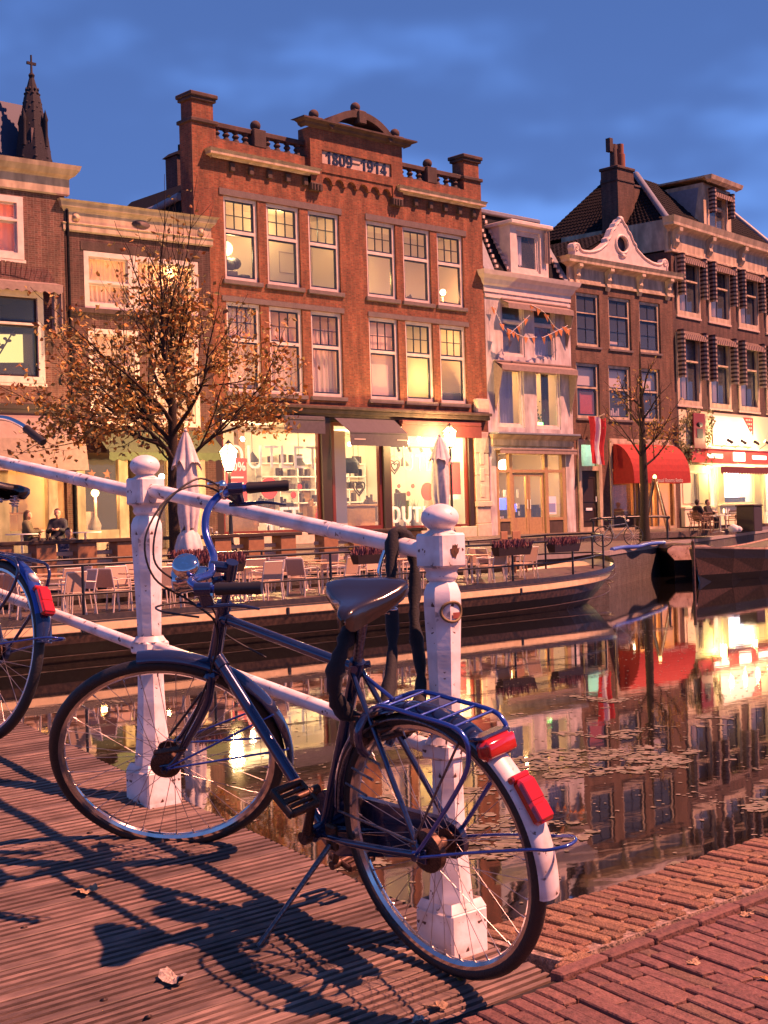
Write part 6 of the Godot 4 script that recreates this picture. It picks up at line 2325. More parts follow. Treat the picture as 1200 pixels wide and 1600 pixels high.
func far_roofs() -> void:
	# roof edge and chimney between the low house and the brick house
	var c := thing("roof_chimney", "dark square chimney with a thin pipe on the roof behind the low house", "chimney", Transform3D(Basis(), Vector3(31.5, 0, -45)))
	var g := G.new()
	g.span(Vector3(-0.42, 12.0, -0.4), Vector3(0.42, 15.75, 0.4))
	obj("stack", g, M.brick_dark, c)
	g = G.new()
	g.prism([Vector2(-0.52, 15.75), Vector2(0.52, 15.75), Vector2(0.2, 16.0), Vector2(-0.2, 16.0)], -0.5, 0.5)
	g.tube([Vector3(0.02, 15.9, 0), Vector3(0.02, 16.3, 0)], 0.09, 8)
	obj("cap", g, M.slate, c)
	# church spire far behind, with crockets
	var s := thing("church_spire", "dark gothic stone spire with crockets and a cross, far behind at the left", "church spire", Transform3D(Basis(), Vector3(39.0, -0.75, -70)))
	g = G.new()
	g.lathe([Vector2(1.35, 8.0), Vector2(1.30, 19.0), Vector2(1.12, 22.0), Vector2(0.85, 24.2), Vector2(0.48, 26.4), Vector2(0.14, 27.6)], 8, 0.9, PI / 8, true)
	obj("spire_body", g, mat("spire_stone", lin(0.045, 0.043, 0.055), 0.9, {"tex": T.blotch, "scale": 1.2}), s)
	g = G.new()
	for e in 8:
		var a := TAU * e / 8.0 + PI / 8
		for k in 15:
			var t := k / 15.0
			var y := 19.2 + 8.0 * t
			var rad := lerpf(1.28, 0.22, pow(t, 1.15)) + 0.08
			g.ball(Vector3(cos(a) * rad, y, sin(a) * rad), Vector3(0.17, 0.15, 0.17) * (1.0 - 0.45 * t), 6, 4)
			if k % 2 == 0:
				var b := a + PI / 8.0
				g.ball(Vector3(cos(b) * rad * 0.93, y + 0.25, sin(b) * rad * 0.93), Vector3(0.10, 0.20, 0.10) * (1.0 - 0.45 * t), 6, 4)
	stuff(obj("crockets", g, M.spire_stone, s))
	g = G.new()
	for y in [[21.4, 1.22], [19.4, 1.4]]:
		g.lathe([Vector2(y[1], y[0]), Vector2(y[1] + 0.12, y[0] + 0.1), Vector2(y[1] - 0.03, y[0] + 0.25)], 8, 0.9, PI / 8, true)
	for e in 4:
		var a := TAU * e / 4.0 + PI / 4 + 0.35
		g.x = tf(Vector3(cos(a) * 0.85, 25.0, sin(a) * 0.85))
		g.lathe([Vector2(0.14, -1.4), Vector2(0.14, 0.0), Vector2(0.18, 0.1), Vector2(0.0, 0.7)], 6)
	g.x = Transform3D()
	objs("string_course", g, M.spire_stone, s)
	g = G.new()
	g.lathe([Vector2(0.12, 27.5), Vector2(0.2, 27.75), Vector2(0.08, 27.9), Vector2(0.06, 28.9)], 6)
	g.span(Vector3(-0.28, 28.35, -0.06), Vector3(0.28, 28.5, 0.06))
	obj("cross", g, M.spire_stone, s)
	var cr := thing("church_roof", "steep blue slate church roof beside the spire at the far left", "church roof", Transform3D(Basis(), Vector3(36.2, 0, -70.5)))
	g = G.new()
	g.prism([Vector2(-8, 10), Vector2(3.2, 10), Vector2(3.2, 25.6), Vector2(-8, 25.6)], -4.0, -1.0)
	g.quad(Vector3(-8, 14, 1.5), Vector3(3.2, 14, 1.5), Vector3(3.2, 25.7, -1.0), Vector3(-8, 25.7, -1.0), Vector3(0, 0.2, 1))
	obj("slate_slope", g, mat("church_slate", lin(0.045, 0.06, 0.11), 0.6), cr)
	g = G.new()
	g.span(Vector3(2.3, 14, 0.6), Vector3(2.9, 23.8, 1.2))
	obj("vent_shaft", g, M.stone_grey, cr)

# ---------------------------------------------------------------- the terrace barge and what stands on it

const BARGE_DECK := -0.46

func barge_side(t: float) -> Array:   # outline from the stern (left) along the near side to the bow and back: [x, z, rise]
	return []

func build_barge() -> void:
	var B := thing("terrace_barge", "long black barge with cream stripe and black rails, moored as a cafe terrace", "barge", Transform3D(Basis(), Vector3(20, WATER, -24)))
	var o := Vector3(20, WATER, -24)
	# outline at deck level
	var out := []
	for x in [-22.0, -14.0, -8.0, -2.0, 2.5]:
		out.append(Vector3(x, 0.0, 2.28))
	for q in [[5.5, 2.12, 0.02], [7.6, 1.80, 0.06], [9.2, 1.30, 0.12], [10.4, 0.62, 0.22], [11.1, -0.1, 0.34], [11.35, -0.75, 0.40], [11.1, -1.3, 0.34], [10.2, -1.9, 0.2], [8.4, -2.35, 0.08]]:
		out.append(Vector3(q[0], q[2], q[1]))
	for x in [5.0, 0.0, -8.0, -22.0]:
		out.append(Vector3(x, 0.0, -2.5))
	var line := curve(out.slice(4, 16), 4)
	line = out.slice(0, 4) + line + out.slice(16)
	var deck := -WATER + BARGE_DECK
	# hull: layered strakes from the rubbing band down to below the water
	var layers := [[0.10, 0.00, "barge_top", lin(0.04, 0.028, 0.02)], [-0.02, 0.03, "barge_cream", lin(0.82, 0.62, 0.34)], [-0.20, 0.03, "barge_dark", lin(0.10, 0.055, 0.035)], [-0.40, -0.02, "barge_black", lin(0.018, 0.014, 0.013)], [-0.62, -0.16, "barge_rust", lin(0.085, 0.045, 0.03)], [-1.1, -0.45, "barge_rust", Color.BLACK]]
	var mid := Vector3(-4, 0, 0)
	for i in layers.size() - 1:
		var a: Array = layers[i]
		var b: Array = layers[i + 1]
		if not M.has(a[2]):
			mat(a[2], a[3], 0.4, {"tex": T.soft if a[2] == "barge_cream" else T.blotch, "scale": 0.7})
		var g := G.new()
		for k in line.size() - 1:
			var p: Vector3 = line[k]
			var q: Vector3 = line[k + 1]
			var n := Vector3(q.z - p.z, 0, -(q.x - p.x)).normalized()
			if n.dot(p - mid) < 0.0:
				n = -n
			var bow := clampf((p.x - 7.0) / 4.5, 0.0, 1.0)
			var bow2 := clampf((q.x - 7.0) / 4.5, 0.0, 1.0)
			var n2 := n
			if k + 2 < line.size():
				var r: Vector3 = line[k + 2]
				n2 = Vector3(r.z - q.z, 0, -(r.x - q.x)).normalized()
				if n2.dot(q - mid) < 0.0:
					n2 = -n2
			var nn := [n, n2]
			var pts := []
			for e in [[p, a, bow, 0], [q, a, bow2, 1], [q, b, bow2, 1], [p, b, bow, 0]]:
				var off: float = e[1][1] - e[2] * maxf(-e[1][0], 0.0) * 0.9
				pts.append(Vector3(e[0].x, deck + e[0].y * (1.0 if e[1][0] > -0.5 else 0.4) + e[1][0], e[0].z) + nn[e[3]] * off)
			g.quad(pts[0], pts[1], pts[2], pts[3], n + Vector3(0, 0.01, 0))
		obj("hull_strake", g, M[a[2]], B)
	# thin edges between the strakes, and bolts on the cream band
	var g := G.new()
	for lv in [[-0.02, 0.035], [-0.20, 0.035], [-0.62, -0.15]]:
		var pp := []
		for k in line.size():
			var p: Vector3 = line[k]
			pp.append(Vector3(p.x, deck + p.y + lv[0], p.z) + (p - mid).normalized() * Vector3(1, 0, 1) * 0.0 + Vector3(0, 0, signf(p.z) * lv[1]))
		g.tube(pp, 0.014, 5, false)
	obj("rubbing_edge", g, M.barge_dark, B)
	g = G.new()
	for x in [-7.2, -2.5, 1.6, 4.6]:
		g.box(Vector3(x, deck - 0.14, 2.32), Vector3(0.07, 0.16, 0.04), 0.01)
	objs("fender_bolt", g, M.black_paint, B)
	# deck
	g = G.new()
	var poly := PackedVector2Array()
	for p in line:
		poly.append(Vector2(p.x, p.z))
	var ix := Geometry2D.triangulate_polygon(poly)
	for i in range(0, ix.size(), 3):
		var t := []
		for k in 3:
			t.append(Vector3(poly[ix[i + k]].x, deck + 0.0 + line[ix[i + k]].y * 0.5, poly[ix[i + k]].y))
		g.flat(t[0], t[1], t[2], Vector3.UP)
	obj("deck", g, mat("barge_deck", lin(0.12, 0.085, 0.085), 0.55, {"tex": T.grain, "scale": 0.4}), B)
	# rails: posts with two bars, along the near side, round the bow and back along the far side
	var rail := [[-16, 2.1], [-12.4, 2.1], [-9.7, 2.1], [-7.05, 2.1], [-4.2, 2.1], [-1.15, 2.1], [1.75, 2.08], [4.7, 1.98], [7.35, 1.66], [9.7, 0.8], [10.5, -0.2], [9.9, -1.4], [7.6, -2.2], [4.0, -2.35], [0.5, -2.35], [-3.0, -2.35], [-6.5, -2.35]]
	var top := []
	var midp := []
	for q in rail:
		var rise := clampf((q[0] - 7.0) / 4.0, 0.0, 1.0) * 0.14
		g = G.new()
		g.tube([Vector3(q[0], deck + rise, q[1]), Vector3(q[0], deck + 1.0 + rise, q[1])], 0.028, 8)
		g.x = tf(Vector3(q[0], deck + rise, q[1]))
		g.lathe([Vector2(0.06, 0.0), Vector2(0.06, 0.012), Vector2(0.0, 0.02)], 8)
		g.x = Transform3D()
		obj("rail_post", g, M.black_paint, B)
		top.append(Vector3(q[0], deck + 0.99 + rise, q[1]))
		midp.append(Vector3(q[0], deck + 0.46 + rise, q[1]))
	for q in [[top, 0.027], [midp, 0.02]]:
		g = G.new()
		g.tube(q[0], q[1], 8)
		obj("rail_bar", g, M.black_paint, B)
	planters(o, deck)
	terrace(o + Vector3(0, deck, 0))
	parasols()

func planters(o: Vector3, deck: float) -> void:
	var r := RandomNumberGenerator.new()
	r.seed = 14
	mat("heather", lin(0.20, 0.075, 0.085), 0.9)
	var words := ["heather planter on the barge rail under the left end, nearest the white post", "heather planter on the near barge rail between the bicycle handlebar and the lamp", "heather planter on the barge rail right of the ball topped post", "heather planter on the barge rail nearest the bow", "heather planter on the far barge rail behind the folded parasol"]
	var spots := [[-4.15, 2.1], [0.0, 2.1], [4.55, 1.98], [6.75, 1.75], [-1.6, -2.35]]
	for i in spots.size():
		var q: Array = spots[i]
		var p := thing("heather_planter", words[i], "planter", tf(o + Vector3(q[0], deck + 0.72, q[1] + 0.13), 0.12 if i == 3 else 0.0), "heather planters on the barge rail")
		var g := G.new()
		for s in [-1.0, 1.0]:
			g.quad(Vector3(-0.55, 0.0, 0.09 * s), Vector3(0.55, 0.0, 0.09 * s), Vector3(0.60, 0.2, 0.13 * s), Vector3(-0.60, 0.2, 0.13 * s), Vector3(0, 0, s))
		for s in [-1.0, 1.0]:
			g.quad(Vector3(0.55 * s, 0, -0.09), Vector3(0.55 * s, 0, 0.09), Vector3(0.6 * s, 0.2, 0.13), Vector3(0.6 * s, 0.2, -0.13), Vector3(s, 0, 0))
		g.quad(Vector3(-0.58, 0.17, -0.12), Vector3(0.58, 0.17, -0.12), Vector3(0.58, 0.17, 0.12), Vector3(-0.58, 0.17, 0.12), Vector3.UP)
		g.quad(Vector3(-0.55, 0.0, -0.09), Vector3(0.55, 0.0, -0.09), Vector3(0.55, 0.0, 0.09), Vector3(-0.55, 0.0, 0.09), Vector3.DOWN)
		obj("trough", g, M.dark_brown, p)
		g = G.new()
		for k in 420:
			var b := Vector3(r.randf_range(-0.58, 0.58), 0.16, r.randf_range(-0.13, 0.13))
			var t := b + Vector3(r.randf_range(-0.09, 0.09), r.randf_range(0.08, 0.24), r.randf_range(-0.07, 0.08))
			var w := Vector3(r.randf_range(-1, 1), 0, r.randf_range(-1, 1)).normalized() * 0.012
			g.quad(b - w, b + w, t + w, t - w, Vector3(w.z, 0, -w.x))
		stuff(obj("heather", g, M.heather, p))

func chair_shape() -> Node3D:
	var c := thing("terrace_chair", "", "chair", Transform3D(), "aluminium chairs on the terrace barge")
	var alu := mat("aluminium", lin(0.78, 0.66, 0.54), 0.4, {"metal": 0.3})
	var weave := mat("chair_weave", lin(0.62, 0.44, 0.32), 0.8, {"tex": T.soft, "scale": 6.0, "back": Color(0.5, 0.36, 0.26)})
	for s in [-1.0, 1.0]:
		var g := G.new()
		g.tube([Vector3(0.25 * s, 0, 0.24), Vector3(0.25 * s, 0.64, 0.20)], 0.016, 6)
		obj("front_leg", g, alu, c)
		g = G.new()
		g.tube([Vector3(0.25 * s, 0, -0.27), Vector3(0.245 * s, 0.44, -0.21), Vector3(0.24 * s, 0.86, -0.30)], 0.016, 6)
		obj("back_leg", g, alu, c)
		g = G.new()
		g.tube([Vector3(0.25 * s, 0.645, 0.22), Vector3(0.25 * s, 0.66, 0.0), Vector3(0.245 * s, 0.64, -0.255)], 0.02, 6, true, false, 0.6)
		obj("armrest", g, alu, c)
	var g := G.new()
	g.box(Vector3(0, 0.44, 0.0), Vector3(0.49, 0.022, 0.45), 0.008)
	obj("seat", g, weave, c)
	g = G.new()
	var n := Vector3(0, 0.21, 1).normalized()
	g.quad(Vector3(-0.225, 0.50, -0.222), Vector3(0.225, 0.50, -0.222), Vector3(0.225, 0.845, -0.295), Vector3(-0.225, 0.845, -0.295), n)
	g.quad(Vector3(-0.225, 0.50, -0.236), Vector3(0.225, 0.50, -0.236), Vector3(0.225, 0.845, -0.309), Vector3(-0.225, 0.845, -0.309), -n)
	obj("backrest", g, weave, c)
	g = G.new()
	g.tube([Vector3(-0.24, 0.86, -0.302), Vector3(0.24, 0.86, -0.302)], 0.015, 6)
	obj("top_bar", g, alu, c)
	return c

func table_shape() -> Node3D:
	var t := thing("terrace_table", "", "table", Transform3D(), "square wooden topped tables on the terrace barge")
	var g := G.new()
	for k in 5:
		g.box(Vector3(0, 0.735, -0.28 + k * 0.14), Vector3(0.70, 0.024, 0.134), 0.005)
	obj("tabletop", g, mat("table_top", lin(0.56, 0.38, 0.24), 0.45, {"tex": T.grain, "scale": 1.5}), t)
	g = G.new()
	g.tube([Vector3(0, 0.03, 0), Vector3(0, 0.72, 0)], 0.03, 8)
	obj("pedestal", g, M.aluminium, t)
	for k in 4:
		var a := PI / 4 + PI / 2 * k
		g = G.new()
		g.tube([Vector3(0, 0.05, 0), Vector3(cos(a) * 0.3, 0.015, sin(a) * 0.3)], 0.02, 6)
		obj("foot", g, M.aluminium, t)
	return t

func terrace(o: Vector3) -> void:
	var r := RandomNumberGenerator.new()
	r.seed = 31
	var chair := chair_shape()
	var table := table_shape()
	# tables in two rows along the deck; near ones first, from left to right
	var near_x := [-9.2, -7.1, -4.9, -2.6, -0.35, 1.9, 4.2, 6.3]
	var far_x := [-8.0, -5.8, -3.4, -1.2, 1.1, 3.4, 5.4]
	var nth := ["first", "second", "third", "fourth", "fifth", "sixth", "seventh", "eighth"]
	var ti := 0
	var ci := 0
	for row in 2:
		var xs: Array = near_x if row == 0 else far_x
		var z0 := 0.95 if row == 0 else -1.25
		for i in xs.size():
			var z: float = z0
			if xs[i] > 5.0:
				z = z0 * 0.6 - 0.2
			var p := o + Vector3(xs[i] + r.randf_range(-0.15, 0.15), 0.0, z + r.randf_range(-0.12, 0.12))
			var words := "%s %s-row table from the left on the barge" % [nth[i], "near" if row == 0 else "far"]
			var t := tf(p, r.randf_range(-0.1, 0.1))
			if ti == 0:
				table.transform = t
				table.set_meta("label", words)
			else:
				dup(table, t, words)
			ti += 1
			for k in 4:
				if r.randf() < 0.10:
					continue
				var a: float = PI / 2 * k + 0.05
				var dir := Vector3(sin(a), 0, cos(a))
				var cp := p + dir * r.randf_range(0.56, 0.70)
				var side: String = ["near", "right", "far", "left"][k]
				var cw := "%s chair of the %s" % [side, words]
				var ct := tf(cp, a + PI + r.randf_range(-0.28, 0.28))
				if ci == 0:
					chair.transform = ct
					chair.set_meta("label", cw)
				else:
					dup(chair, ct, cw)
				ci += 1
	# menu stands near the bow
	for q in [[7.9, -0.9, 0.4, "pale wooden backed seat near the bow, left of the pair"], [8.5, -1.0, 0.3, "tan wooden backed seat near the bow, right of the pair"]]:
		var s := thing("high_seat", q[3], "seat", tf(o + Vector3(q[0], 0.05, q[1]), q[2]), "wooden seats at the bow")
		var g := G.new()
		g.box(Vector3(0, 0.95, -0.2), Vector3(0.52, 0.5, 0.04), 0.01)
		obj("backrest", g, M.warm_wood, s)
		g = G.new()
		g.box(Vector3(0, 0.55, 0.0), Vector3(0.52, 0.05, 0.45), 0.01)
		obj("seat", g, M.warm_wood, s)
		for k in 4:
			g = G.new()
			g.box(Vector3(0.23 * (1 if k % 2 else -1), 0.36, 0.18 * (1 if k > 1 else -1)), Vector3(0.04, 0.72, 0.04))
			obj("leg", g, M.warm_wood, s)

func parasol(called: String, label: String, p: Vector3, h: float, sd: int) -> void:
	# a closed parasol tied round its pole
	var P := thing(called, label, "parasol", tf(p), "folded parasols")
	var r := RandomNumberGenerator.new()
	r.seed = sd
	var g := G.new()
	g.tube([Vector3.ZERO, Vector3(0, h, 0)], 0.022, 8)
	g.lathe([Vector2(0.25, 0.0), Vector2(0.25, 0.06), Vector2(0.05, 0.08)], 14)
	obj("pole", g, M.aluminium, P)
	g = G.new()
	var ph := r.randf() * TAU
	# layers: the crumpled top flaps, the long body, and the skirt below the strap; rows of (fraction down, radius)
	for layer in [[[0.0, 0.05], [0.06, 0.13], [0.14, 0.20], [0.22, 0.27], [0.25, 0.31]], [[0.05, 0.10], [0.2, 0.20], [0.4, 0.235], [0.6, 0.24], [0.70, 0.19], [0.74, 0.17]], [[0.735, 0.15], [0.78, 0.24], [0.86, 0.30], [0.95, 0.30], [1.0, 0.25]]]:
		var sides := 48
		var prev := []
		for i in layer.size():
			var q: Array = layer[i]
			var ring := []
			for k in sides:
				var a := TAU * k / sides
				var u: float = a * 4.0 + ph + q[0] * 2.2
				var fold := pow(absf(sin(u)), 0.55) - 0.6
				var f: float = 1.0 + fold * (0.14 + 0.30 * i / layer.size()) + 0.10 * sin(a * 3.0 + q[0] * 5.0 + ph)
				var drop := 0.0
				if i == layer.size() - 1:
					drop = 0.10 * sin(a * 5.0 + ph) + 0.05 * sin(a * 9.0)
				ring.append(Vector3(cos(a) * q[1] * f, h - 0.02 - q[0] * (h - 0.72) - drop, sin(a) * q[1] * f))
			if prev.size():
				for k in sides:
					var l := (k + 1) % sides
					var mid: Vector3 = (prev[k] + ring[l]) * 0.5
					g.quad(prev[k], prev[l], ring[l], ring[k], Vector3(mid.x, 0, mid.z))
			prev = ring
	smooth(g, 0.5)
	obj("folded_canopy", g, M.parasol_cloth, P)
	g = G.new()
	g.ball(Vector3(0, h + 0.02, 0), Vector3(0.04, 0.05, 0.04), 8, 6)
	obj("finial", g, M.parasol_cloth, P)

func parasols() -> void:
	parasol("folded_parasol", "pale folded parasol beside the autumn tree, behind the left railing post", Vector3(18.70, -0.44, -26.8), 3.85, 3)
	parasol("folded_parasol", "pale folded parasol in front of the lit lantern, behind the right railing post", Vector3(28.15, 0.0, -27.75), 3.55, 9)

# ---------------------------------------------------------------- the far street

func build_street() -> void:
	lanterns()
	wooden_boxes()
	easel_board()
	cafe_group()
	left_group()
	small_street_things()

func lanterns() -> void:
	for q in [[Vector3(38.0, street_y(-36.9), -36.9), 4.25, "lit street lantern before the shop window, just right of a folded parasol", 26.0], [Vector3(24.4, street_y(-32.8), -32.8), 3.25, "glaring street lantern between the autumn tree and the shop windows", 45.0]]:
		var L := thing("street_lantern", q[2], "street lamp", tf(q[0]), "street lanterns on the far quay")
		var h: float = q[1]
		var g := G.new()
		g.lathe([Vector2(0.14, 0), Vector2(0.14, 0.3), Vector2(0.08, 0.45), Vector2(0.055, 1.2), Vector2(0.045, h - 0.72)], 12)
		obj("post", g, M.black_paint, L)
		g = G.new()
		for k in 4:
			var a := PI / 4 + PI / 2 * k
			g.tube([Vector3(cos(a) * 0.13, h - 0.66, sin(a) * 0.13), Vector3(cos(a) * 0.26, h - 0.12, sin(a) * 0.26)], 0.014, 5)
		g.lathe([Vector2(0.10, h - 0.72), Vector2(0.15, h - 0.66)], 4)
		g.lathe([Vector2(0.10, h + 0.10), Vector2(0.12, h + 0.13), Vector2(0.05, h + 0.2), Vector2(0.0, h + 0.26)], 8, 0.5, PI / 4, true)
		for k in 4:
			var a := PI / 4 + PI / 2 * k
			var b := a + PI / 2
			g.tube([Vector3(cos(a) * 0.30, h - 0.12, sin(a) * 0.30), Vector3(cos(a) * 0.09, h + 0.11, sin(a) * 0.09)], 0.016, 5)
			g.tube([Vector3(cos(a) * 0.30, h - 0.12, sin(a) * 0.30), Vector3(cos(b) * 0.30, h - 0.12, sin(b) * 0.30)], 0.018, 5)
		obj("lantern_frame", g, M.black_paint, L)
		g = G.new()
		g.ball(Vector3(0, h - 0.38, 0), Vector3(0.12, 0.17, 0.12), 12, 8)
		obj("lamp_bulb", g, M.bulb_hot, L)
		for k in 4:
			var a := PI / 2 * k
			var n := Vector3(cos(a), 0.2, sin(a))
			var s := Vector3(-sin(a), 0, cos(a))
			var c := Vector3(cos(a), 0, sin(a))
			g = G.new()
			g.quad(c * 0.092 - s * 0.09 + Vector3(0, h - 0.66, 0), c * 0.092 + s * 0.09 + Vector3(0, h - 0.66, 0), c * 0.183 + s * 0.18 + Vector3(0, h - 0.13, 0), c * 0.183 - s * 0.18 + Vector3(0, h - 0.13, 0), n)
			g.quad(c * 0.21 - s * 0.2 + Vector3(0, h - 0.12, 0), c * 0.21 + s * 0.2 + Vector3(0, h - 0.12, 0), c * 0.07 + s * 0.06 + Vector3(0, h + 0.1, 0), c * 0.07 - s * 0.06 + Vector3(0, h + 0.1, 0), n)
			obj("lantern_pane", g, M.pane_glass, L)
		lamp(Vector3(0, h - 0.38, 0.0), q[3], Color(1.0, 0.78, 0.50), 0.16, L, "lantern_light")

func wooden_boxes() -> void:
	# long low wooden fence of planter boxes between terrace and street
	var words := ["left plank topped wooden planter box behind the terrace, nearest the autumn tree", "middle plank topped wooden planter box behind the terrace", "right plank topped wooden planter box behind the terrace, below the shop window"]
	for i in 3:
		var x: float = [16.4, 21.4, 26.1][i]
		var W := thing("wooden_planter", words[i], "planter box", tf(Vector3(x, 0.0, -28.6)), "wooden planter boxes along the quay edge")
		var g := G.new()
		g.box(Vector3(0, 0.90, 0), Vector3(4.1, 0.09, 0.5), 0.01)
		obj("top_plank", g, M.dark_wood, W)
		for k in 4:
			g = G.new()
			g.box(Vector3(-1.6 + k * 1.07, 0.43, 0), Vector3(0.52, 0.85, 0.4), 0.012)
			obj("wooden_post", g, M.warm_wood, W)
		for k in 3:
			g = G.new()
			g.box(Vector3(0, 0.18 + k * 0.22, -0.05), Vector3(4.0, 0.10, 0.05), 0.01)
			obj("slat", g, M.stone_pale, W)

func easel_board() -> void:
	var E := thing("sandwich_board", "tall black A-shaped menu board with wooden frame beside the red cafe awning", "menu board", tf(Vector3(49.6, street_y(-35.8), -35.8), 0.5))
	var g := G.new()
	for s in [-1.0, 1.0]:
		for f in [-1.0, 1.0]:
			g.tube([Vector3(0.52 * s, 0, 0.55 * f), Vector3(0.28 * s, 2.35, 0.03 * f)], 0.045, 5)
	objs("frame", g, M.warm_wood, E)
	for f in [-1.0, 1.0]:
		g = G.new()
		g.quad(Vector3(-0.48, 0.25, 0.47 * f), Vector3(0.48, 0.25, 0.47 * f), Vector3(0.28, 2.2, 0.07 * f), Vector3(-0.28, 2.2, 0.07 * f), Vector3(0, 0, f))
		obj("board", g, M.black_paint, E)
	g = G.new()
	g.ball(Vector3(0, 2.42, 0), Vector3(0.08, 0.10, 0.08), 8, 6)
	obj("board_lamp", g, M.bulb, E)

func round_table(label: String, t: Transform3D) -> void:
	var R := thing("cafe_table", label, "table", t, "round pale cafe tables on the far street")
	var g := G.new()
	g.tube([Vector3(0, 0.72, 0), Vector3(0, 0.75, 0)], 0.45, 20)
	obj("tabletop", g, M.white_print, R)
	g = G.new()
	g.tube([Vector3(0, 0.02, 0), Vector3(0, 0.72, 0)], 0.035, 8)
	obj("pedestal", g, M.aluminium, R)
	for k in 3:
		var a := TAU * k / 3.0
		g = G.new()
		g.tube([Vector3(0, 0.05, 0), Vector3(cos(a) * 0.32, 0.012, sin(a) * 0.32)], 0.02, 6)
		obj("foot", g, M.aluminium, R)

var rattan: Node3D

func rattan_chair(label: String, t: Transform3D) -> void:
	if rattan:
		dup(rattan, t, label)
		return
	rattan = thing("rattan_chair", label, "chair", t, "dark rattan cafe chairs on the far street")
	var m := mat("rattan", lin(0.14, 0.07, 0.04), 0.6)
	for s in [-1.0, 1.0]:
		var g := G.new()
		g.tube([Vector3(0.24 * s, 0, 0.24), Vector3(0.23 * s, 0.44, 0.2)], 0.018, 6)
		obj("front_leg", g, m, rattan)
		g = G.new()
		g.tube([Vector3(0.24 * s, 0, -0.30), Vector3(0.23 * s, 0.44, -0.2), Vector3(0.23 * s, 0.86, -0.32)], 0.018, 6)
		obj("back_leg", g, m, rattan)
		g = G.new()
		g.tube(curve([Vector3(0.23 * s, 0.74, -0.29), Vector3(0.27 * s, 0.70, 0.0), Vector3(0.26 * s, 0.64, 0.22), Vector3(0.24 * s, 0.44, 0.21)], 4), 0.018, 6)
		obj("armrest", g, m, rattan)
	var g := G.new()
	g.box(Vector3(0, 0.44, 0), Vector3(0.46, 0.03, 0.44), 0.01)
	obj("seat", g, m, rattan)
	g = G.new()
	for k in 5:
		var y := 0.54 + k * 0.07
		g.tube(curve([Vector3(-0.23, y, -0.225 - 0.025 * k), Vector3(0, y, -0.27 - 0.025 * k), Vector3(0.23, y, -0.225 - 0.025 * k)], 3), 0.022, 5)
	g.tube([Vector3(-0.23, 0.87, -0.33), Vector3(0.23, 0.87, -0.33)], 0.02, 6)
	objs("backrest", g, m, rattan)

func cafe_group() -> void:
	var y := street_y(-36.0)
	round_table("round table with drinks between the two seated guests under the red awning", tf(Vector3(54.1, y, -35.2)))
	rattan_chair("rattan chair with its back to the canal, left of the round cafe table", tf(Vector3(53.5, y - 0.03, -34.5), PI * 0.8))
	rattan_chair("rattan chair facing left, right of the round cafe table", tf(Vector3(55.1, y - 0.03, -34.9), -PI * 0.6))
	rattan_chair("rattan chair carrying the guest left of the round cafe table", tf(Vector3(53.0, y, -35.9), PI * 0.45))
	rattan_chair("rattan chair carrying the guest behind the round cafe table", tf(Vector3(54.3, y, -36.2), 0.0))
	var d := thing("drinks", "glasses and a small bottle standing on the round cafe table", "glasses", tf(Vector3(54.1, y + 0.75, -35.2)))
	for k in 3:
		var g := G.new()
		g.lathe([Vector2(0.03, 0.0), Vector2(0.035, 0.14), Vector2(0.012, 0.2), Vector2(0.012, 0.26 if k == 1 else 0.2)], 8)
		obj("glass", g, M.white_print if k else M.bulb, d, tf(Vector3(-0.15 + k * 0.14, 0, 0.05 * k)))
	person("person", "seated person in a dark coat in profile, left of the round cafe table", tf(Vector3(53.0, y, -35.9), PI * 0.45), {"top": lin(0.02, 0.018, 0.02), "legs": lin(0.025, 0.025, 0.035), "hair": lin(0.03, 0.018, 0.012)})
	person("person", "seated person in a dark jacket facing the canal behind the round cafe table", tf(Vector3(54.3, y, -36.2), 0.15), {"top": lin(0.03, 0.022, 0.022), "legs": lin(0.02, 0.02, 0.03), "hair": lin(0.05, 0.03, 0.018)})
	# second table at the right edge
	var q := Vector3(51.2, street_y(-34.0), -33.6)
	round_table("round table on the quay at the right edge of the street, near the big boat", tf(q))
	rattan_chair("dark chair left of the round table near the big boat", tf(q + Vector3(-0.95, 0, -0.3), PI * 0.42))
	rattan_chair("dark chair right of the round table near the big boat", tf(q + Vector3(0.5, 0, -0.75), -0.4))
	rattan_chair("dark chair behind the round table near the big boat", tf(q + Vector3(-0.35, 0, -0.95), 0.2))
	var bag := thing("white_bag", "crumpled white bag lying on the quay under the right cafe table", "bag", tf(q + Vector3(0.15, 0.0, 0.55)))
	var g := G.new()
	g.ball(Vector3(0, 0.16, 0), Vector3(0.30, 0.18, 0.2), 12, 8)
	g.ball(Vector3(0.25, 0.12, 0.1), Vector3(0.2, 0.13, 0.15), 10, 6)
	var r := RandomNumberGenerator.new()
	r.seed = 5
	for i in g.v.size():
		var h := sin(g.v[i].x * 31.0) * cos(g.v[i].y * 43.0 + g.v[i].z * 27.0)
		g.v[i] += g.n[i] * h * 0.03
	obj("bag_body", g, M.white_cloth, bag)
	var k := thing("dark_box", "tall dark wooden bin at the right edge of the quay beside the round table", "bin", tf(q + Vector3(1.75, 0, 0.35), 0.2))
	g = G.new()
	g.box(Vector3(0, 0.55, 0), Vector3(1.0, 1.1, 0.8), 0.03)
	obj("bin_body", g, M.dark_wood, k)
	g = G.new()
	g.box(Vector3(0, 1.13, 0), Vector3(1.08, 0.07, 0.88), 0.02)
	obj("bin_lid", g, M.stone_brown, k)

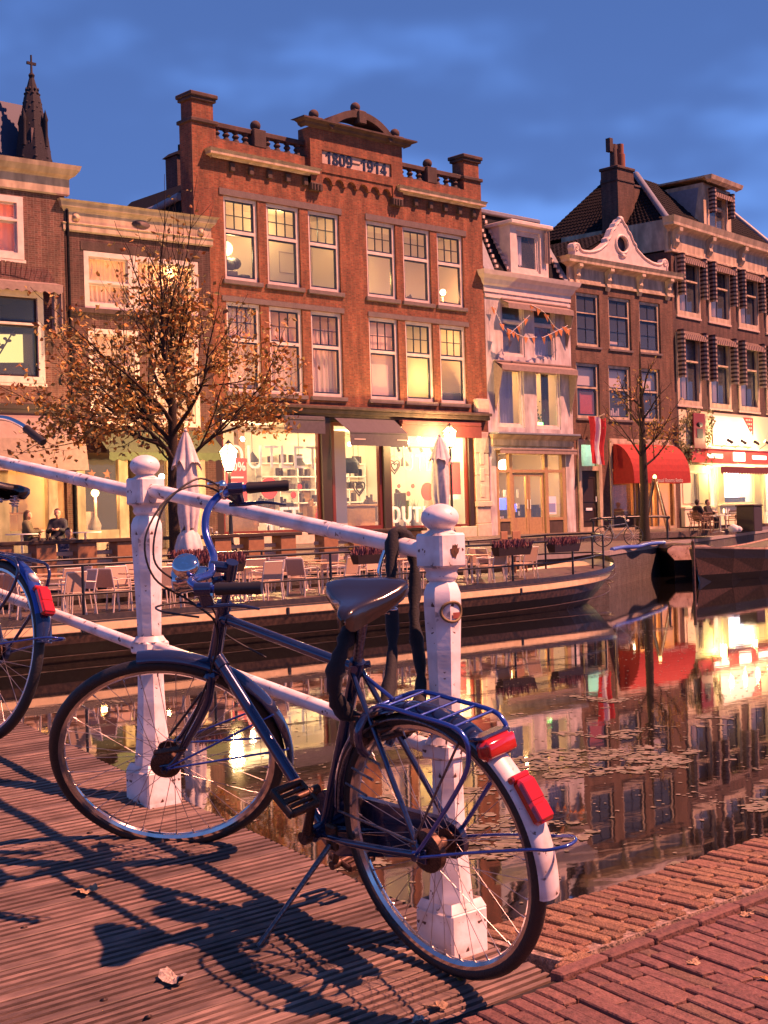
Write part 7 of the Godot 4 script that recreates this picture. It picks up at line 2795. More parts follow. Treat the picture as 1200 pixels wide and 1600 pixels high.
func left_group() -> void:
	# guests at the left cafe, seen past the bicycle
	var z := -35.6
	var y := 0.46
	var tables := [Vector3(18.7, y - 0.1, -34.8), Vector3(20.4, y - 0.1, -34.3)]
	round_table("round table before the seated woman at the left cafe", tf(tables[0]))
	round_table("round table beside the man in the dark jacket at the left cafe", tf(tables[1]))
	for q in [[Vector3(19.4, y - 0.08, -35.6), -0.5, "rattan chair carrying the long-haired guest at the left cafe"], [Vector3(20.15, y - 0.05, -35.4), -0.7, "rattan chair carrying the short-haired man at the left cafe"], [Vector3(18.9, -0.16, -32.6), -0.3, "rattan chair carrying the guest in blue behind the terrace"], [Vector3(20.2, -0.1, -32.4), 2.6, "empty rattan chair right of the guest in blue"]]:
		rattan_chair(q[2], tf(q[0], q[1]))
	person("person", "seated person with long hair in profile at the left cafe, in a green top", tf(Vector3(19.4, y - 0.08, -35.6), 0.9), {"top": lin(0.10, 0.09, 0.05), "legs": lin(0.03, 0.03, 0.04), "hair": lin(0.05, 0.025, 0.015), "long": true})
	person("person", "seated person with cropped hair in a dark jacket at the left cafe", tf(Vector3(20.15, y - 0.05, -35.4), -0.7), {"top": lin(0.02, 0.022, 0.035), "legs": lin(0.02, 0.02, 0.03), "hair": lin(0.06, 0.035, 0.025)})
	person("person", "seated person in a blue jacket facing the canal, just above the left planter", tf(Vector3(18.9, -0.16, -32.6), -0.3), {"top": lin(0.022, 0.03, 0.075), "legs": lin(0.02, 0.02, 0.03), "hair": lin(0.05, 0.028, 0.018)})
	city_bike("parked_bicycle", "dark bicycle parked on the far street behind the left planter", tf(Vector3(20.4, 0.1, -29.6), -0.62), M.black_paint)

func small_street_things() -> void:
	city_bike("parked_bicycle", "grey bicycle parked at the quay edge beside the bow of the barge", tf(Vector3(38.3, 0.05, -29.9), -0.6), M.slate_light)
	var h := thing("bicycle_hoop", "low dark steel hoop on the quay at the foot of the bare tree", "bicycle rack", tf(Vector3(43.9, 0.1, -32.9), -0.35))
	var g := G.new()
	g.tube(curve([Vector3(-1.7, 0, 0), Vector3(-1.7, 0.75, 0), Vector3(-1.55, 0.92, 0), Vector3(1.55, 0.92, 0), Vector3(1.7, 0.75, 0), Vector3(1.7, 0, 0)], 4), 0.045, 8)
	obj("hoop", g, M.black_paint, h)
	var b := thing("blue_hose", "blue water hose lying along the quay edge left of the pale boat", "hose", tf(Vector3(36.2, 0.03, -27.6)))
	g = G.new()
	g.tube(curve([Vector3(-0.4, 0, 0.0), Vector3(1.2, 0.02, -0.75), Vector3(2.6, 0.0, -1.2), Vector3(4.5, 0.03, -2.2), Vector3(6.4, 0.02, -3.05), Vector3(7.8, 0.0, -3.8)], 5), 0.07, 8)
	obj("hose", g, mat("hose_blue", lin(0.05, 0.10, 0.42), 0.4), b)

func city_bike(called: String, label: String, t: Transform3D, m: Material) -> void:
	var B := thing(called, label, "bicycle", t, "bicycles parked on the far street")
	for x in [0.0, 1.1]:
		var g := G.new()
		var ring := []
		for k in 24:
			ring.append(Vector3(x + cos(TAU * k / 24.0) * 0.34, 0.35 + sin(TAU * k / 24.0) * 0.34, 0))
		g.tube(ring, 0.02, 6, false, true)
		var w := obj("wheel", g, M.black_paint, B)
		g = G.new()
		for k in 14:
			var a := TAU * k / 14.0
			g.tube([Vector3(x, 0.35, 0.02 * (1 if k % 2 else -1)), Vector3(x + cos(a) * 0.325, 0.35 + sin(a) * 0.325, 0)], 0.0035, 3, false)
		obj("spokes", g, M.aluminium, w)
	var g := G.new()
	for q in [[Vector3(0.44, 0.28, 0), Vector3(0.25, 0.80, 0)], [Vector3(0.44, 0.28, 0), Vector3(0.86, 0.68, 0)], [Vector3(0.28, 0.72, 0), Vector3(0.84, 0.78, 0)], [Vector3(0.0, 0.35, 0), Vector3(0.44, 0.28, 0)], [Vector3(0.0, 0.35, 0), Vector3(0.27, 0.75, 0)], [Vector3(0.82, 0.9, 0), Vector3(0.93, 0.62, 0)], [Vector3(0.93, 0.62, 0), Vector3(1.1, 0.35, 0)]]:
		g.tube(q, 0.018, 6)
	obj("frame", g, m, B)
	g = G.new()
	g.ball(Vector3(0.2, 0.92, 0), Vector3(0.14, 0.045, 0.09), 10, 6)
	g.tube([Vector3(0.25, 0.80, 0), Vector3(0.22, 0.9, 0)], 0.014, 6)
	obj("saddle", g, M.black_paint, B)
	g = G.new()
	g.tube(curve([Vector3(0.58, 1.02, -0.28), Vector3(0.72, 1.05, -0.26), Vector3(0.82, 1.0, 0), Vector3(0.72, 1.05, 0.26), Vector3(0.58, 1.02, 0.28)], 4), 0.014, 6)
	g.tube([Vector3(0.82, 0.9, 0), Vector3(0.82, 1.0, 0)], 0.014, 6)
	obj("handlebar", g, M.aluminium, B)
	g = G.new()
	g.tube([Vector3(-0.28, 0.72, 0.06), Vector3(0.18, 0.72, 0.06), Vector3(0.18, 0.72, -0.06), Vector3(-0.28, 0.72, -0.06)], 0.01, 5, true, true)
	g.tube([Vector3(-0.2, 0.72, 0.06), Vector3(0, 0.35, 0.05)], 0.008, 5)
	obj("rack", g, M.black_paint, B)
	g = G.new()
	g.ball(Vector3(0.92, 0.88, 0), Vector3(0.05, 0.05, 0.05), 8, 6)
	obj("headlight", g, M.aluminium, B)

# ---------------------------------------------------------------- people: one skin over a field of tapered bones

func field_mesh(bones: Array, cell: float, grow := 0.0, blend := 0.035) -> G:
	var lo := Vector3.ONE * 1e9
	var hi := -lo
	for b in bones:
		var r: float = maxf(b[2], b[3]) + grow + cell * 2.0 + 0.02
		for e in [b[0], b[1]]:
			lo = lo.min(e - Vector3.ONE * r)
			hi = hi.max(e + Vector3.ONE * r)
	var n := Vector3i(((hi - lo) / cell).ceil()) + Vector3i.ONE
	var vals := PackedFloat32Array()
	vals.resize(n.x * n.y * n.z)
	vals.fill(9.0)
	for b in bones:
		var a: Vector3 = b[0]
		var d: Vector3 = b[1] - b[0]
		var dd := maxf(d.length_squared(), 1e-9)
		var r0: float = b[2] + grow
		var r1: float = b[3] + grow
		var rr := maxf(r0, r1) + cell * 2.0 + 0.02
		var p0 := Vector3i((a.min(b[1]) - Vector3.ONE * rr - lo) / cell).clamp(Vector3i.ZERO, n - Vector3i.ONE)
		var p1 := Vector3i((a.max(b[1]) + Vector3.ONE * rr - lo) / cell).clamp(Vector3i.ZERO, n - Vector3i.ONE)
		var fl: float = b[4] if b.size() > 4 else 1.0
		for z in range(p0.z, p1.z + 1):
			for y in range(p0.y, p1.y + 1):
				var at := (z * n.y + y) * n.x
				for x in range(p0.x, p1.x + 1):
					var q := lo + Vector3(x, y, z) * cell - a
					var t := clampf(q.dot(d) / dd, 0.0, 1.0)
					var e := q - d * t
					e.z *= fl
					var s := e.length() - lerpf(r0, r1, t)
					var v := vals[at + x]
					var h := clampf(0.5 + 0.5 * (v - s) / blend, 0.0, 1.0)
					vals[at + x] = lerpf(v, s, h) - blend * h * (1.0 - h)
	var ids := {}
	var pts := PackedVector3Array()
	var sx := 1
	var sy := n.x
	var sz := n.x * n.y
	var corner := [0, sx, sy, sx + sy, sz, sz + sx, sz + sy, sz + sx + sy]
	var cpos := [Vector3(0, 0, 0), Vector3(1, 0, 0), Vector3(0, 1, 0), Vector3(1, 1, 0), Vector3(0, 0, 1), Vector3(1, 0, 1), Vector3(0, 1, 1), Vector3(1, 1, 1)]
	var edges := [[0, 1], [0, 2], [0, 4], [1, 3], [1, 5], [2, 3], [2, 6], [3, 7], [4, 5], [4, 6], [5, 7], [6, 7]]
	for z in n.z - 1:
		for y in n.y - 1:
			for x in n.x - 1:
				var at := z * sz + y * sy + x
				if vals[at] > 2.0 * cell + 0.05:
					continue
				var m := 0
				for k in 8:
					if vals[at + corner[k]] < 0.0:
						m |= 1 << k
				if m == 0 or m == 255:
					continue
				var s := Vector3.ZERO
				var c := 0
				for e in edges:
					var v0 := vals[at + corner[e[0]]]
					var v1 := vals[at + corner[e[1]]]
					if (v0 < 0.0) != (v1 < 0.0):
						s += (cpos[e[0]] as Vector3).lerp(cpos[e[1]], v0 / (v0 - v1))
						c += 1
				ids[at] = pts.size()
				pts.append(lo + (Vector3(x, y, z) + s / c) * cell)
	var g := G.new()
	var nrm := PackedVector3Array()
	nrm.resize(pts.size())
	var faces := []
	for at in ids:
		var st := [sx, sy, sz]
		for ax in 3:
			var v0 := vals[at]
			var v1: float = vals[at + st[ax]]
			if (v0 < 0.0) == (v1 < 0.0):
				continue
			var u: int = st[(ax + 1) % 3]
			var w: int = st[(ax + 2) % 3]
			if not (ids.has(at - u) and ids.has(at - w) and ids.has(at - u - w)):
				continue
			var o := Vector3.ZERO
			o[ax] = 1.0 if v0 < 0.0 else -1.0
			var f := [ids[at], ids[at - u], ids[at - u - w], ids[at - w], o]
			faces.append(f)
			var fn: Vector3 = (pts[f[1]] - pts[f[0]]).cross(pts[f[2]] - pts[f[0]])
			if fn.dot(o) < 0.0:
				fn = -fn
			for k in 4:
				nrm[f[k]] += fn
	for f in faces:
		g.tri(pts[f[0]], pts[f[1]], pts[f[2]], nrm[f[0]], nrm[f[1]], nrm[f[2]])
		g.tri(pts[f[0]], pts[f[2]], pts[f[3]], nrm[f[0]], nrm[f[2]], nrm[f[3]])
	return g

var body_shapes := {}

func person(called: String, label: String, t: Transform3D, o: Dictionary) -> void:
	# seated on a chair of 0.45 m, facing +z, forearms resting before the body
	var P := thing(called, label, "person", t)
	if body_shapes.is_empty():
		var hip := Vector3(0, 0.54, -0.06)
		var chest := Vector3(0, 0.92, -0.09)
		var neck := Vector3(0, 1.10, -0.08)
		var torso := [[hip + Vector3(-0.08, 0, 0), hip + Vector3(0.08, 0, 0), 0.13, 0.13], [hip, Vector3(0, 0.75, -0.08), 0.135, 0.125], [Vector3(-0.06, 0.76, -0.08), Vector3(-0.09, 0.98, -0.09), 0.11, 0.105], [Vector3(0.06, 0.76, -0.08), Vector3(0.09, 0.98, -0.09), 0.11, 0.105], [Vector3(-0.15, 1.01, -0.09), Vector3(0.15, 1.01, -0.09), 0.075, 0.075]]
		var arms := []
		var hands := []
		var legs := []
		for s in [-1.0, 1.0]:
			var sh := Vector3(0.19 * s, 1.0, -0.09)
			var el := Vector3(0.25 * s, 0.74, 0.05)
			var wr := Vector3(0.10 * s, 0.79, 0.28)
			arms.append([sh, el, 0.058, 0.045])
			arms.append([el, wr, 0.045, 0.032])
			var palm := Vector3(0.05 * s, 0.79, 0.35)
			hands.append([wr, palm, 0.03, 0.033])
			for k in 4:
				var b := palm + Vector3(0.0, 0.024 - 0.016 * k, 0.015)
				hands.append([b, b + Vector3(-0.035 * s, -0.008, 0.05 - 0.006 * absf(k - 1.3)), 0.010, 0.008])
			hands.append([wr + Vector3(0, 0.03, 0.03), wr + Vector3(-0.02 * s, 0.06, 0.07), 0.012, 0.009])
			legs.append([hip + Vector3(0.09 * s, -0.02, 0), Vector3(0.11 * s, 0.50, 0.36), 0.095, 0.068])
			legs.append([Vector3(0.11 * s, 0.50, 0.36), Vector3(0.11 * s, 0.10, 0.33), 0.062, 0.042])
		var head := [[Vector3(0, 1.28, -0.055), Vector3(0, 1.24, -0.045), 0.098, 0.085], [Vector3(0, 1.20, -0.015), Vector3(0, 1.175, -0.005), 0.058, 0.05], [Vector3(0, 1.255, 0.035), Vector3(0, 1.215, 0.058), 0.012, 0.016], [Vector3(-0.03, 1.195, 0.032), Vector3(0.03, 1.195, 0.032), 0.014, 0.014], [Vector3(-0.088, 1.25, -0.05), Vector3(-0.096, 1.215, -0.05), 0.018, 0.014], [Vector3(0.088, 1.25, -0.05), Vector3(0.096, 1.215, -0.05), 0.018, 0.014], [Vector3(-0.05, 1.272, 0.022), Vector3(0.05, 1.272, 0.022), 0.016, 0.016]]
		body_shapes["skin"] = field_mesh(torso + arms + hands + legs + [[chest + Vector3(0, 0.1, 0.0), Vector3(0, 1.17, -0.06), 0.055, 0.052]] + head, 0.022, 0.0, 0.02).mesh()
		body_shapes["top"] = field_mesh(torso + arms, 0.03, 0.022, 0.05).mesh()
		body_shapes["legs"] = field_mesh(legs + [torso[0]], 0.03, 0.014, 0.04).mesh()
		body_shapes["shoes"] = field_mesh([[Vector3(0, 0.05, 0.30), Vector3(0, 0.04, 0.48), 0.045, 0.036]], 0.02).mesh()
		var hair := [[Vector3(0, 1.305, -0.075), Vector3(0, 1.29, -0.09), 0.10, 0.10], [Vector3(0, 1.24, -0.105), Vector3(0, 1.20, -0.10), 0.085, 0.06]]
		body_shapes["hair"] = field_mesh(hair, 0.02).mesh()
		body_shapes["long_hair"] = field_mesh(hair + [[Vector3(-0.06, 1.22, -0.10), Vector3(-0.08, 1.0, -0.13), 0.06, 0.04], [Vector3(0.06, 1.22, -0.10), Vector3(0.08, 1.0, -0.13), 0.06, 0.04], [Vector3(0, 1.2, -0.13), Vector3(0, 0.98, -0.16), 0.07, 0.05]], 0.02).mesh()
		var eyes := G.new()
		eyes.ball(Vector3(0, 1.25, 0.033), Vector3(0.011, 0.007, 0.006), 8, 5)
		body_shapes["eyes"] = eyes.mesh()
	if not M.has("skin"):
		mat("skin", lin(0.55, 0.29, 0.19), 0.55)
		mat("shoe", lin(0.02, 0.015, 0.012), 0.5)
	var k := str(used.size())
	obj("body", body_shapes.skin, M.skin, P)
	obj("jacket", body_shapes.top, mat("jacket_" + k, o.top, 0.85), P)
	obj("trousers", body_shapes.legs, mat("trousers_" + k, o.legs, 0.85), P)
	for s in [-1.0, 1.0]:
		obj("shoe", body_shapes.shoes, M.shoe, P, tf(Vector3(0.115 * s, 0, 0)))
		obj("eye", body_shapes.eyes, M.dark_thing, P, tf(Vector3(0.034 * s, 0, 0)))
	obj("hair", body_shapes.long_hair if o.get("long", false) else body_shapes.hair, mat("hair_" + k, o.hair, 0.6), P)

# ---------------------------------------------------------------- boats at the right

func build_boats() -> void:
	var rusty := mat("boat_rust", lin(0.11, 0.045, 0.03), 0.6, {"tex": T.blotch, "scale": 0.8, "bump": T.fine, "depth": 0.6})
	var dark := mat("boat_black", lin(0.02, 0.013, 0.012), 0.45, {"tex": T.blotch, "scale": 0.8})
	var pale := mat("boat_pale", lin(0.62, 0.40, 0.27), 0.55, {"tex": T.paint, "scale": 0.9})
	# pale blunt plate of a boat lying end on
	var A := thing("pale_ended_boat", "boat seen end on with a blunt pale eight cornered end plate, beside the far quay", "boat", tf(Vector3(42.9, WATER, -29.4), deg_to_rad(-38)))
	var g := G.new()
	var oct := [Vector2(-0.62, 0.62), Vector2(0.62, 0.62), Vector2(0.86, 0.92), Vector2(0.84, 1.06), Vector2(0.6, 1.16), Vector2(-0.65, 1.16), Vector2(-0.84, 1.06), Vector2(-0.86, 0.92)]
	g.prism(oct, -0.1, 0.0)
	obj("end_plate", g, pale, A, Transform3D(Basis(Vector3.RIGHT, -0.18), Vector3(0, 0, 0)))
	g = G.new()
	g.prism([Vector2(-0.6, -0.6), Vector2(0.6, -0.6), Vector2(0.62, 0.62), Vector2(-0.62, 0.62)], -6.0, -0.2)
	g.prism(oct, -6.0, -0.32)
	obj("hull", g, dark, A)
	# big dark hull going out of the picture
	var B := thing("dark_boat", "large dark rusty boat with a raked bow, running out of the picture at the right", "boat", tf(Vector3(38.6, WATER, -26.4), deg_to_rad(13)))
	var rows := [[1.22, 0.0, 0.10], [1.16, 0.05, 0.10], [0.85, 0.12, 0.04], [0.25, 0.35, -0.15], [-0.35, 0.65, -0.45]]
	var nearp := []
	for k in 9:
		var t := k / 8.0
		nearp.append(Vector2(13.0 * t, 1.55 * (1.0 - pow(1.0 - minf(t * 2.2, 1.0), 2.0))))
	for i in rows.size() - 1:
		g = G.new()
		for s in [1.0, -1.0]:
			for k in 8:
				var pts := []
				for e in [[k, rows[i]], [k + 1, rows[i]], [k + 1, rows[i + 1]], [k, rows[i + 1]]]:
					var p: Vector2 = nearp[e[0]]
					var h: float = e[1][0] - (0.22 * sin(PI * p.x / 13.0) if e[1][0] > 0.5 else 0.0)
					pts.append(Vector3(p.x + e[1][1] * (1.0 - p.x / 13.0), h, s * maxf(p.y + e[1][2] * minf(p.y, 1.0), 0.02)))
				g.quad(pts[0], pts[1], pts[2], pts[3], Vector3(-0.3, 0.05, s))
		objs("hull_strake", g, [pale, dark, rusty, dark][i], B)
	g = G.new()
	for k in 8:
		var a: Vector2 = nearp[k]
		var b: Vector2 = nearp[k + 1]
		var ha := 1.18 - 0.22 * sin(PI * a.x / 13.0)
		var hb := 1.18 - 0.22 * sin(PI * b.x / 13.0)
		g.quad(Vector3(a.x, ha, a.y), Vector3(b.x, hb, b.y), Vector3(b.x, hb, -b.y), Vector3(a.x, ha, -a.y), Vector3.UP)
	obj("deck", g, rusty, B)
	g = G.new()
	g.span(Vector3(-0.06, -0.5, -0.04), Vector3(0.05, 1.38, 0.04), 0.01)
	g.box(Vector3(-0.02, 1.36, 0), Vector3(0.12, 0.1, 0.1), 0.02)
	obj("stem_post", g, rusty, B)

# ---------------------------------------------------------------- trees

func grow(g: G, tips: Array, p: Vector3, d: Vector3, length: float, rad: float, depth: int, r: RandomNumberGenerator, o: Dictionary) -> void:
	var pts := [p]
	var rr := [rad]
	var n := 4
	var q := p
	for i in n:
		d = (d + Vector3(r.randfn(0, 0.10), r.randfn(0.02, 0.07), r.randfn(0, 0.10)) + Vector3.UP * o.get("lift", 0.03)).normalized()
		q += d * length / n
		pts.append(q)
		rr.append(lerpf(rad, rad * 0.55, (i + 1.0) / n))
	g.tube(pts, rr, 7 if rad > 0.03 else (5 if rad > 0.012 else 4), false)
	if depth == 0:
		tips.append([pts[2], d, 0.5])
		tips.append([q, d, 1.0])
		return
	if depth <= 2:
		tips.append([pts[3], d, 0.5])
	var kids := r.randi_range(2, 3) + (1 if depth >= 3 else 0)
	for k in kids:
		var t := r.randf_range(0.45, 1.0)
		var i := int(t * n)
		var base: Vector3 = pts[i]
		var axis_ := d.cross(Vector3(r.randfn(0, 1), r.randfn(0, 1), r.randfn(0, 1))).normalized()
		var nd := d.rotated(axis_, r.randf_range(0.35, 0.85))
		grow(g, tips, base, nd, length * r.randf_range(0.58, 0.82), rr[i] * 0.62, depth - 1, r, o)
	grow(g, tips, q, d.rotated(d.cross(Vector3(r.randfn(0, 1), r.randfn(0, 1), r.randfn(0, 1))).normalized(), r.randf_range(0.05, 0.25)), length * 0.78, rad * 0.55, depth - 1, r, o)

func leaf_cloud(tips: Array, count: int, r: RandomNumberGenerator, spread: float, size: float, colors: Array, weight: Callable) -> G:
	var g := G.new()
	var made := 0
	var guard := 0
	while made < count and guard < count * 6:
		guard += 1
		var t: Array = tips[r.randi_range(0, tips.size() - 1)]
		if r.randf() > weight.call(t[0]):
			continue
		var p: Vector3 = t[0] + Vector3(r.randfn(0, spread), r.randfn(0, spread), r.randfn(0, spread)) - Vector3(t[1]) * r.randf() * 0.2
		var d := Vector3(r.randfn(0, 1), r.randfn(-0.5, 0.7), r.randfn(0, 1)).normalized() * size * r.randf_range(0.45, 1.5)
		var e := d.cross(Vector3(r.randfn(0, 1), r.randfn(0, 1), r.randfn(0, 1))).normalized() * size * 0.62
		var c: Color = colors[r.randi_range(0, colors.size() - 1)]
		var k := r.randf_range(0.7, 1.25)
		g.col = Color(c.r * k, c.g * k, c.b * k)
		var m := e.cross(d).normalized()
		var bend := m * size * 0.25
		g.flat(p - d, p + e + bend, p + d, m)
		g.flat(p - d, p + d, p - e + bend, m)
		made += 1
	return g

func build_trees() -> void:
	var bark := mat("bark", lin(0.055, 0.032, 0.022), 0.9, {"tex": T.blotch, "scale": 2.0, "bump": T.fine, "depth": 0.8})
	var leaf := mat("autumn_leaf", Color.WHITE, 0.6, {"vc": true, "back": Color(0.5, 0.35, 0.12)})
	var r := RandomNumberGenerator.new()
	r.seed = 41
	var A := thing("autumn_tree", "tree with orange and yellow autumn leaves in front of the low dark brick house", "tree", tf(Vector3(19.35, 0.02, -28.35)))
	var g := G.new()
	g.tube([Vector3(0, 0, 0), Vector3(0.02, 0.5, 0), Vector3(-0.02, 2.0, 0.02), Vector3(0.05, 3.4, 0.0), Vector3(0.02, 4.3, 0.05)], [0.20, 0.15, 0.13, 0.12, 0.10], 10, false)
	var tips := []
	var starts := [[2.3, -0.9, 0.10], [2.5, 0.5, 0.2], [2.8, 2.4, 0.2], [3.0, 3.6, 0.25], [3.2, -2.0, 0.35], [3.4, 1.4, 0.4], [3.7, 2.9, 0.5], [3.9, -0.3, 0.6], [4.1, 4.6, 0.7]]
	for s in starts:
		var d := Vector3(cos(s[1]), s[2] + 0.35, sin(s[1])).normalized()
		grow(g, tips, Vector3(0.02, s[0], 0.02), d, 1.75, 0.060, 3, r, {"lift": 0.025})
	# two leaders reaching up, thin of leaf
	for q in [[Vector3(-0.30, 1.0, 0.1), 1.35], [Vector3(0.34, 1.0, -0.3), 1.45], [Vector3(0.02, 1.0, 0.0), 1.2], [Vector3(0.75, 0.9, -0.55), 1.3]]:
		grow(g, tips, Vector3(0.02, 4.2, 0.05), Vector3(q[0]).normalized(), q[1] * 1.45, 0.066, 3, r, {"lift": 0.05})
	obj("trunk", g, bark, A)
	var cols := [Color(0.46, 0.23, 0.045), Color(0.44, 0.29, 0.07), Color(0.52, 0.36, 0.09), Color(0.28, 0.21, 0.06), Color(0.18, 0.16, 0.05), Color(0.32, 0.14, 0.035)]
	var w := func(p: Vector3) -> float:
		return clampf(1.15 - (p.y - 4.4) * 0.28, 0.13, 1.0)
	stuff(obj("crown", leaf_cloud(tips, 6600, r, 0.14, 0.075, cols, w), leaf, A))
	var B := thing("bare_tree", "slim nearly bare tree on the far quay in front of the red awning", "tree", tf(Vector3(44.0, 0.08, -32.3)))
	g = G.new()
	g.tube([Vector3.ZERO, Vector3(0, 0.6, 0), Vector3(0.05, 2.2, 0), Vector3(0.02, 3.7, 0), Vector3(0.06, 5.2, 0), Vector3(0.02, 6.6, 0), Vector3(0.05, 7.8, 0)], [0.24, 0.19, 0.165, 0.14, 0.09, 0.05, 0.015], 9, false)
	tips = []
	for s in [[2.9, 0.5, 0.25], [3.2, 3.3, 0.5], [3.5, 1.6, 0.5], [3.7, -0.4, 0.6], [4.1, 2.7, 0.7], [4.4, 4.6, 0.7], [4.7, 0.8, 0.8], [5.2, 3.9, 0.9], [5.6, 1.9, 1.0]]:
		var d := Vector3(cos(s[1]), s[2] + 0.3, sin(s[1])).normalized()
		grow(g, tips, Vector3(0.04, s[0], 0.0), d, 1.15 if s[0] < 4.5 else 0.8, 0.05, 2, r, {"lift": 0.04})
	obj("trunk", g, bark, B)
	w = func(p: Vector3) -> float:
		return 1.0 if p.y < 4.6 and p.x > 0.2 else 0.12
	stuff(obj("last_leaves", leaf_cloud(tips, 420, r, 0.2, 0.07, cols, w), leaf, B))

# ---------------------------------------------------------------- the bicycles on the bridge

const HEAD := 67.0
const STEER_BASE := Vector3(1.040, 0.313, 0)

func ring(c: Vector3, r: float, n: int, a0 := 0.0, a1 := TAU) -> Array:
	var p := []
	var full := absf(a1 - a0 - TAU) < 1e-4
	for k in (n if full else n + 1):
		var a := a0 + (a1 - a0) * k / n
		p.append(c + Vector3(cos(a) * r, sin(a) * r, 0))
	return p

func strip(g: G, c: Vector3, r: float, w: float, a0: float, a1: float, n: int, lip := 0.012) -> void:
	# mudguard: curved band, rounded across
	var sec := [Vector2(-w / 2, -lip), Vector2(-w * 0.46, -lip * 0.25), Vector2(-w * 0.25, lip * 0.35), Vector2(0, lip * 0.6), Vector2(w * 0.25, lip * 0.35), Vector2(w * 0.46, -lip * 0.25), Vector2(w / 2, -lip)]
	var prev := []
	for k in n + 1:
		var a := a0 + (a1 - a0) * k / n
		var d := Vector3(cos(a), sin(a), 0)
		var row := []
		for i in sec.size():
			var t: Vector2 = sec[mini(i + 1, sec.size() - 1)] - sec[maxi(i - 1, 0)]
			row.append([c + d * (r + sec[i].y) + Vector3(0, 0, sec[i].x), (d * t.x - Vector3(0, 0, 1) * t.y).normalized()])
		if prev.size():
			for i in sec.size() - 1:
				g.tri(prev[i][0], prev[i + 1][0], row[i + 1][0], prev[i][1], prev[i + 1][1], row[i + 1][1])
				g.tri(prev[i][0], row[i + 1][0], row[i][0], prev[i][1], row[i + 1][1], row[i][1])
		prev = row

func wheel(B: Node, called: String, c: Vector3, r_out: float, t: Transform3D, drum: float) -> void:
	var g := G.new()
	g.tube(ring(c, r_out - 0.019, 64), 0.019, 12, false, true)
	var w := obj(called, g, M.tyre, B, t)
	g = G.new()
	var prof := [Vector2(r_out - 0.048, -0.006), Vector2(r_out - 0.050, -0.0), Vector2(r_out - 0.048, 0.006), Vector2(r_out - 0.040, 0.0135), Vector2(r_out - 0.028, 0.0145), Vector2(r_out - 0.028, -0.0145), Vector2(r_out - 0.040, -0.0135), Vector2(r_out - 0.048, -0.006)]
	g.x = Transform3D(Basis(Vector3.RIGHT, PI / 2), c)
	g.lathe(prof, 64, 0.8)
	g.x = Transform3D()
	obj("rim", g, M.rim_steel, w)
	g = G.new()
	g.x = Transform3D(Basis(Vector3.RIGHT, -PI / 2), c)
	g.lathe([Vector2(0.0, -0.075), Vector2(0.006, -0.075), Vector2(0.006, -0.055), Vector2(0.016, -0.05), Vector2(0.034, -0.034), Vector2(0.034, -0.028), Vector2(0.018, -0.026), Vector2(0.018, 0.026), Vector2(drum, 0.028), Vector2(drum, 0.046), Vector2(drum * 0.7, 0.054), Vector2(0.006, 0.056), Vector2(0.006, 0.075), Vector2(0.0, 0.075)], 24, 0.8)
	g.x = Transform3D()
	obj("hub", g, M.rust_steel, w)
	g = G.new()
	for k in 36:
		var a := TAU * k / 36.0
		var s := 1.0 if k % 2 else -1.0
		var off := (1.0 if (k / 2) % 2 else -1.0) * 0.85
		var b := Vector3(cos(a + off) * 0.030, sin(a + off) * 0.030, 0.030 * s)
		g.tube([c + b, c + Vector3(cos(a) * (r_out - 0.05), sin(a) * (r_out - 0.05), 0)], 0.0011, 4, false)
	obj("spokes", g, M.spoke, w)
	g = G.new()
	for k in 36:
		var a := TAU * k / 36.0
		g.tube([c + Vector3(cos(a), sin(a), 0) * (r_out - 0.049), c + Vector3(cos(a), sin(a), 0) * (r_out - 0.062)], 0.0026, 5)
	stuff(obj("nipples", g, M.spoke, w))

func saddle_mesh(g: G) -> void:
	# nose towards +x, origin at the clamp
	var us := [0.0, 0.03, 0.10, 0.22, 0.38, 0.55, 0.70, 0.83, 0.93, 0.985, 1.0]
	var ws := [0.006, 0.016, 0.023, 0.030, 0.045, 0.074, 0.100, 0.112, 0.106, 0.080, 0.05]
	var hs := [-0.018, -0.006, 0.0, 0.001, 0.0, 0.002, 0.010, 0.017, 0.018, 0.010, -0.004]
	var ds := [0.020, 0.045, 0.058, 0.060, 0.058, 0.052, 0.050, 0.052, 0.050, 0.040, 0.02]
	var prev := []
	for i in us.size():
		var x: float = 0.155 - us[i] * 0.268
		var w: float = ws[i]
		var y: float = hs[i]
		var d: float = ds[i]
		var row := [Vector3(x, y - d, -w * 0.86), Vector3(x, y - d * 0.55, -w), Vector3(x, y - d * 0.18, -w * 0.97), Vector3(x, y - 0.004, -w * 0.86), Vector3(x, y, -w * 0.5), Vector3(x, y - 0.002, 0), Vector3(x, y, w * 0.5), Vector3(x, y - 0.004, w * 0.86), Vector3(x, y - d * 0.18, w * 0.97), Vector3(x, y - d * 0.55, w), Vector3(x, y - d, w * 0.86)]
		if prev.size():
			for k in row.size() - 1:
				var m: Vector3 = (prev[k] + row[k + 1]) * 0.5
				g.quad(prev[k], prev[k + 1], row[k + 1], row[k], m - Vector3(m.x, y - 0.06, 0))
		prev = row
	smooth(g, 0.55)

func smooth(g: G, hard: float) -> void:
	# average the normals of faces that share a point and turn little
	var at := {}
	for i in g.v.size():
		var k := Vector3i((g.v[i] * 20000.0).round())
		if not at.has(k):
			at[k] = []
		at[k].append(i)
	var out := g.n.duplicate()
	for k in at:
		for i in at[k]:
			var s := Vector3.ZERO
			for j in at[k]:
				if g.n[i].dot(g.n[j]) > hard:
					s += g.n[j]
			out[i] = s.normalized()
	g.n = out

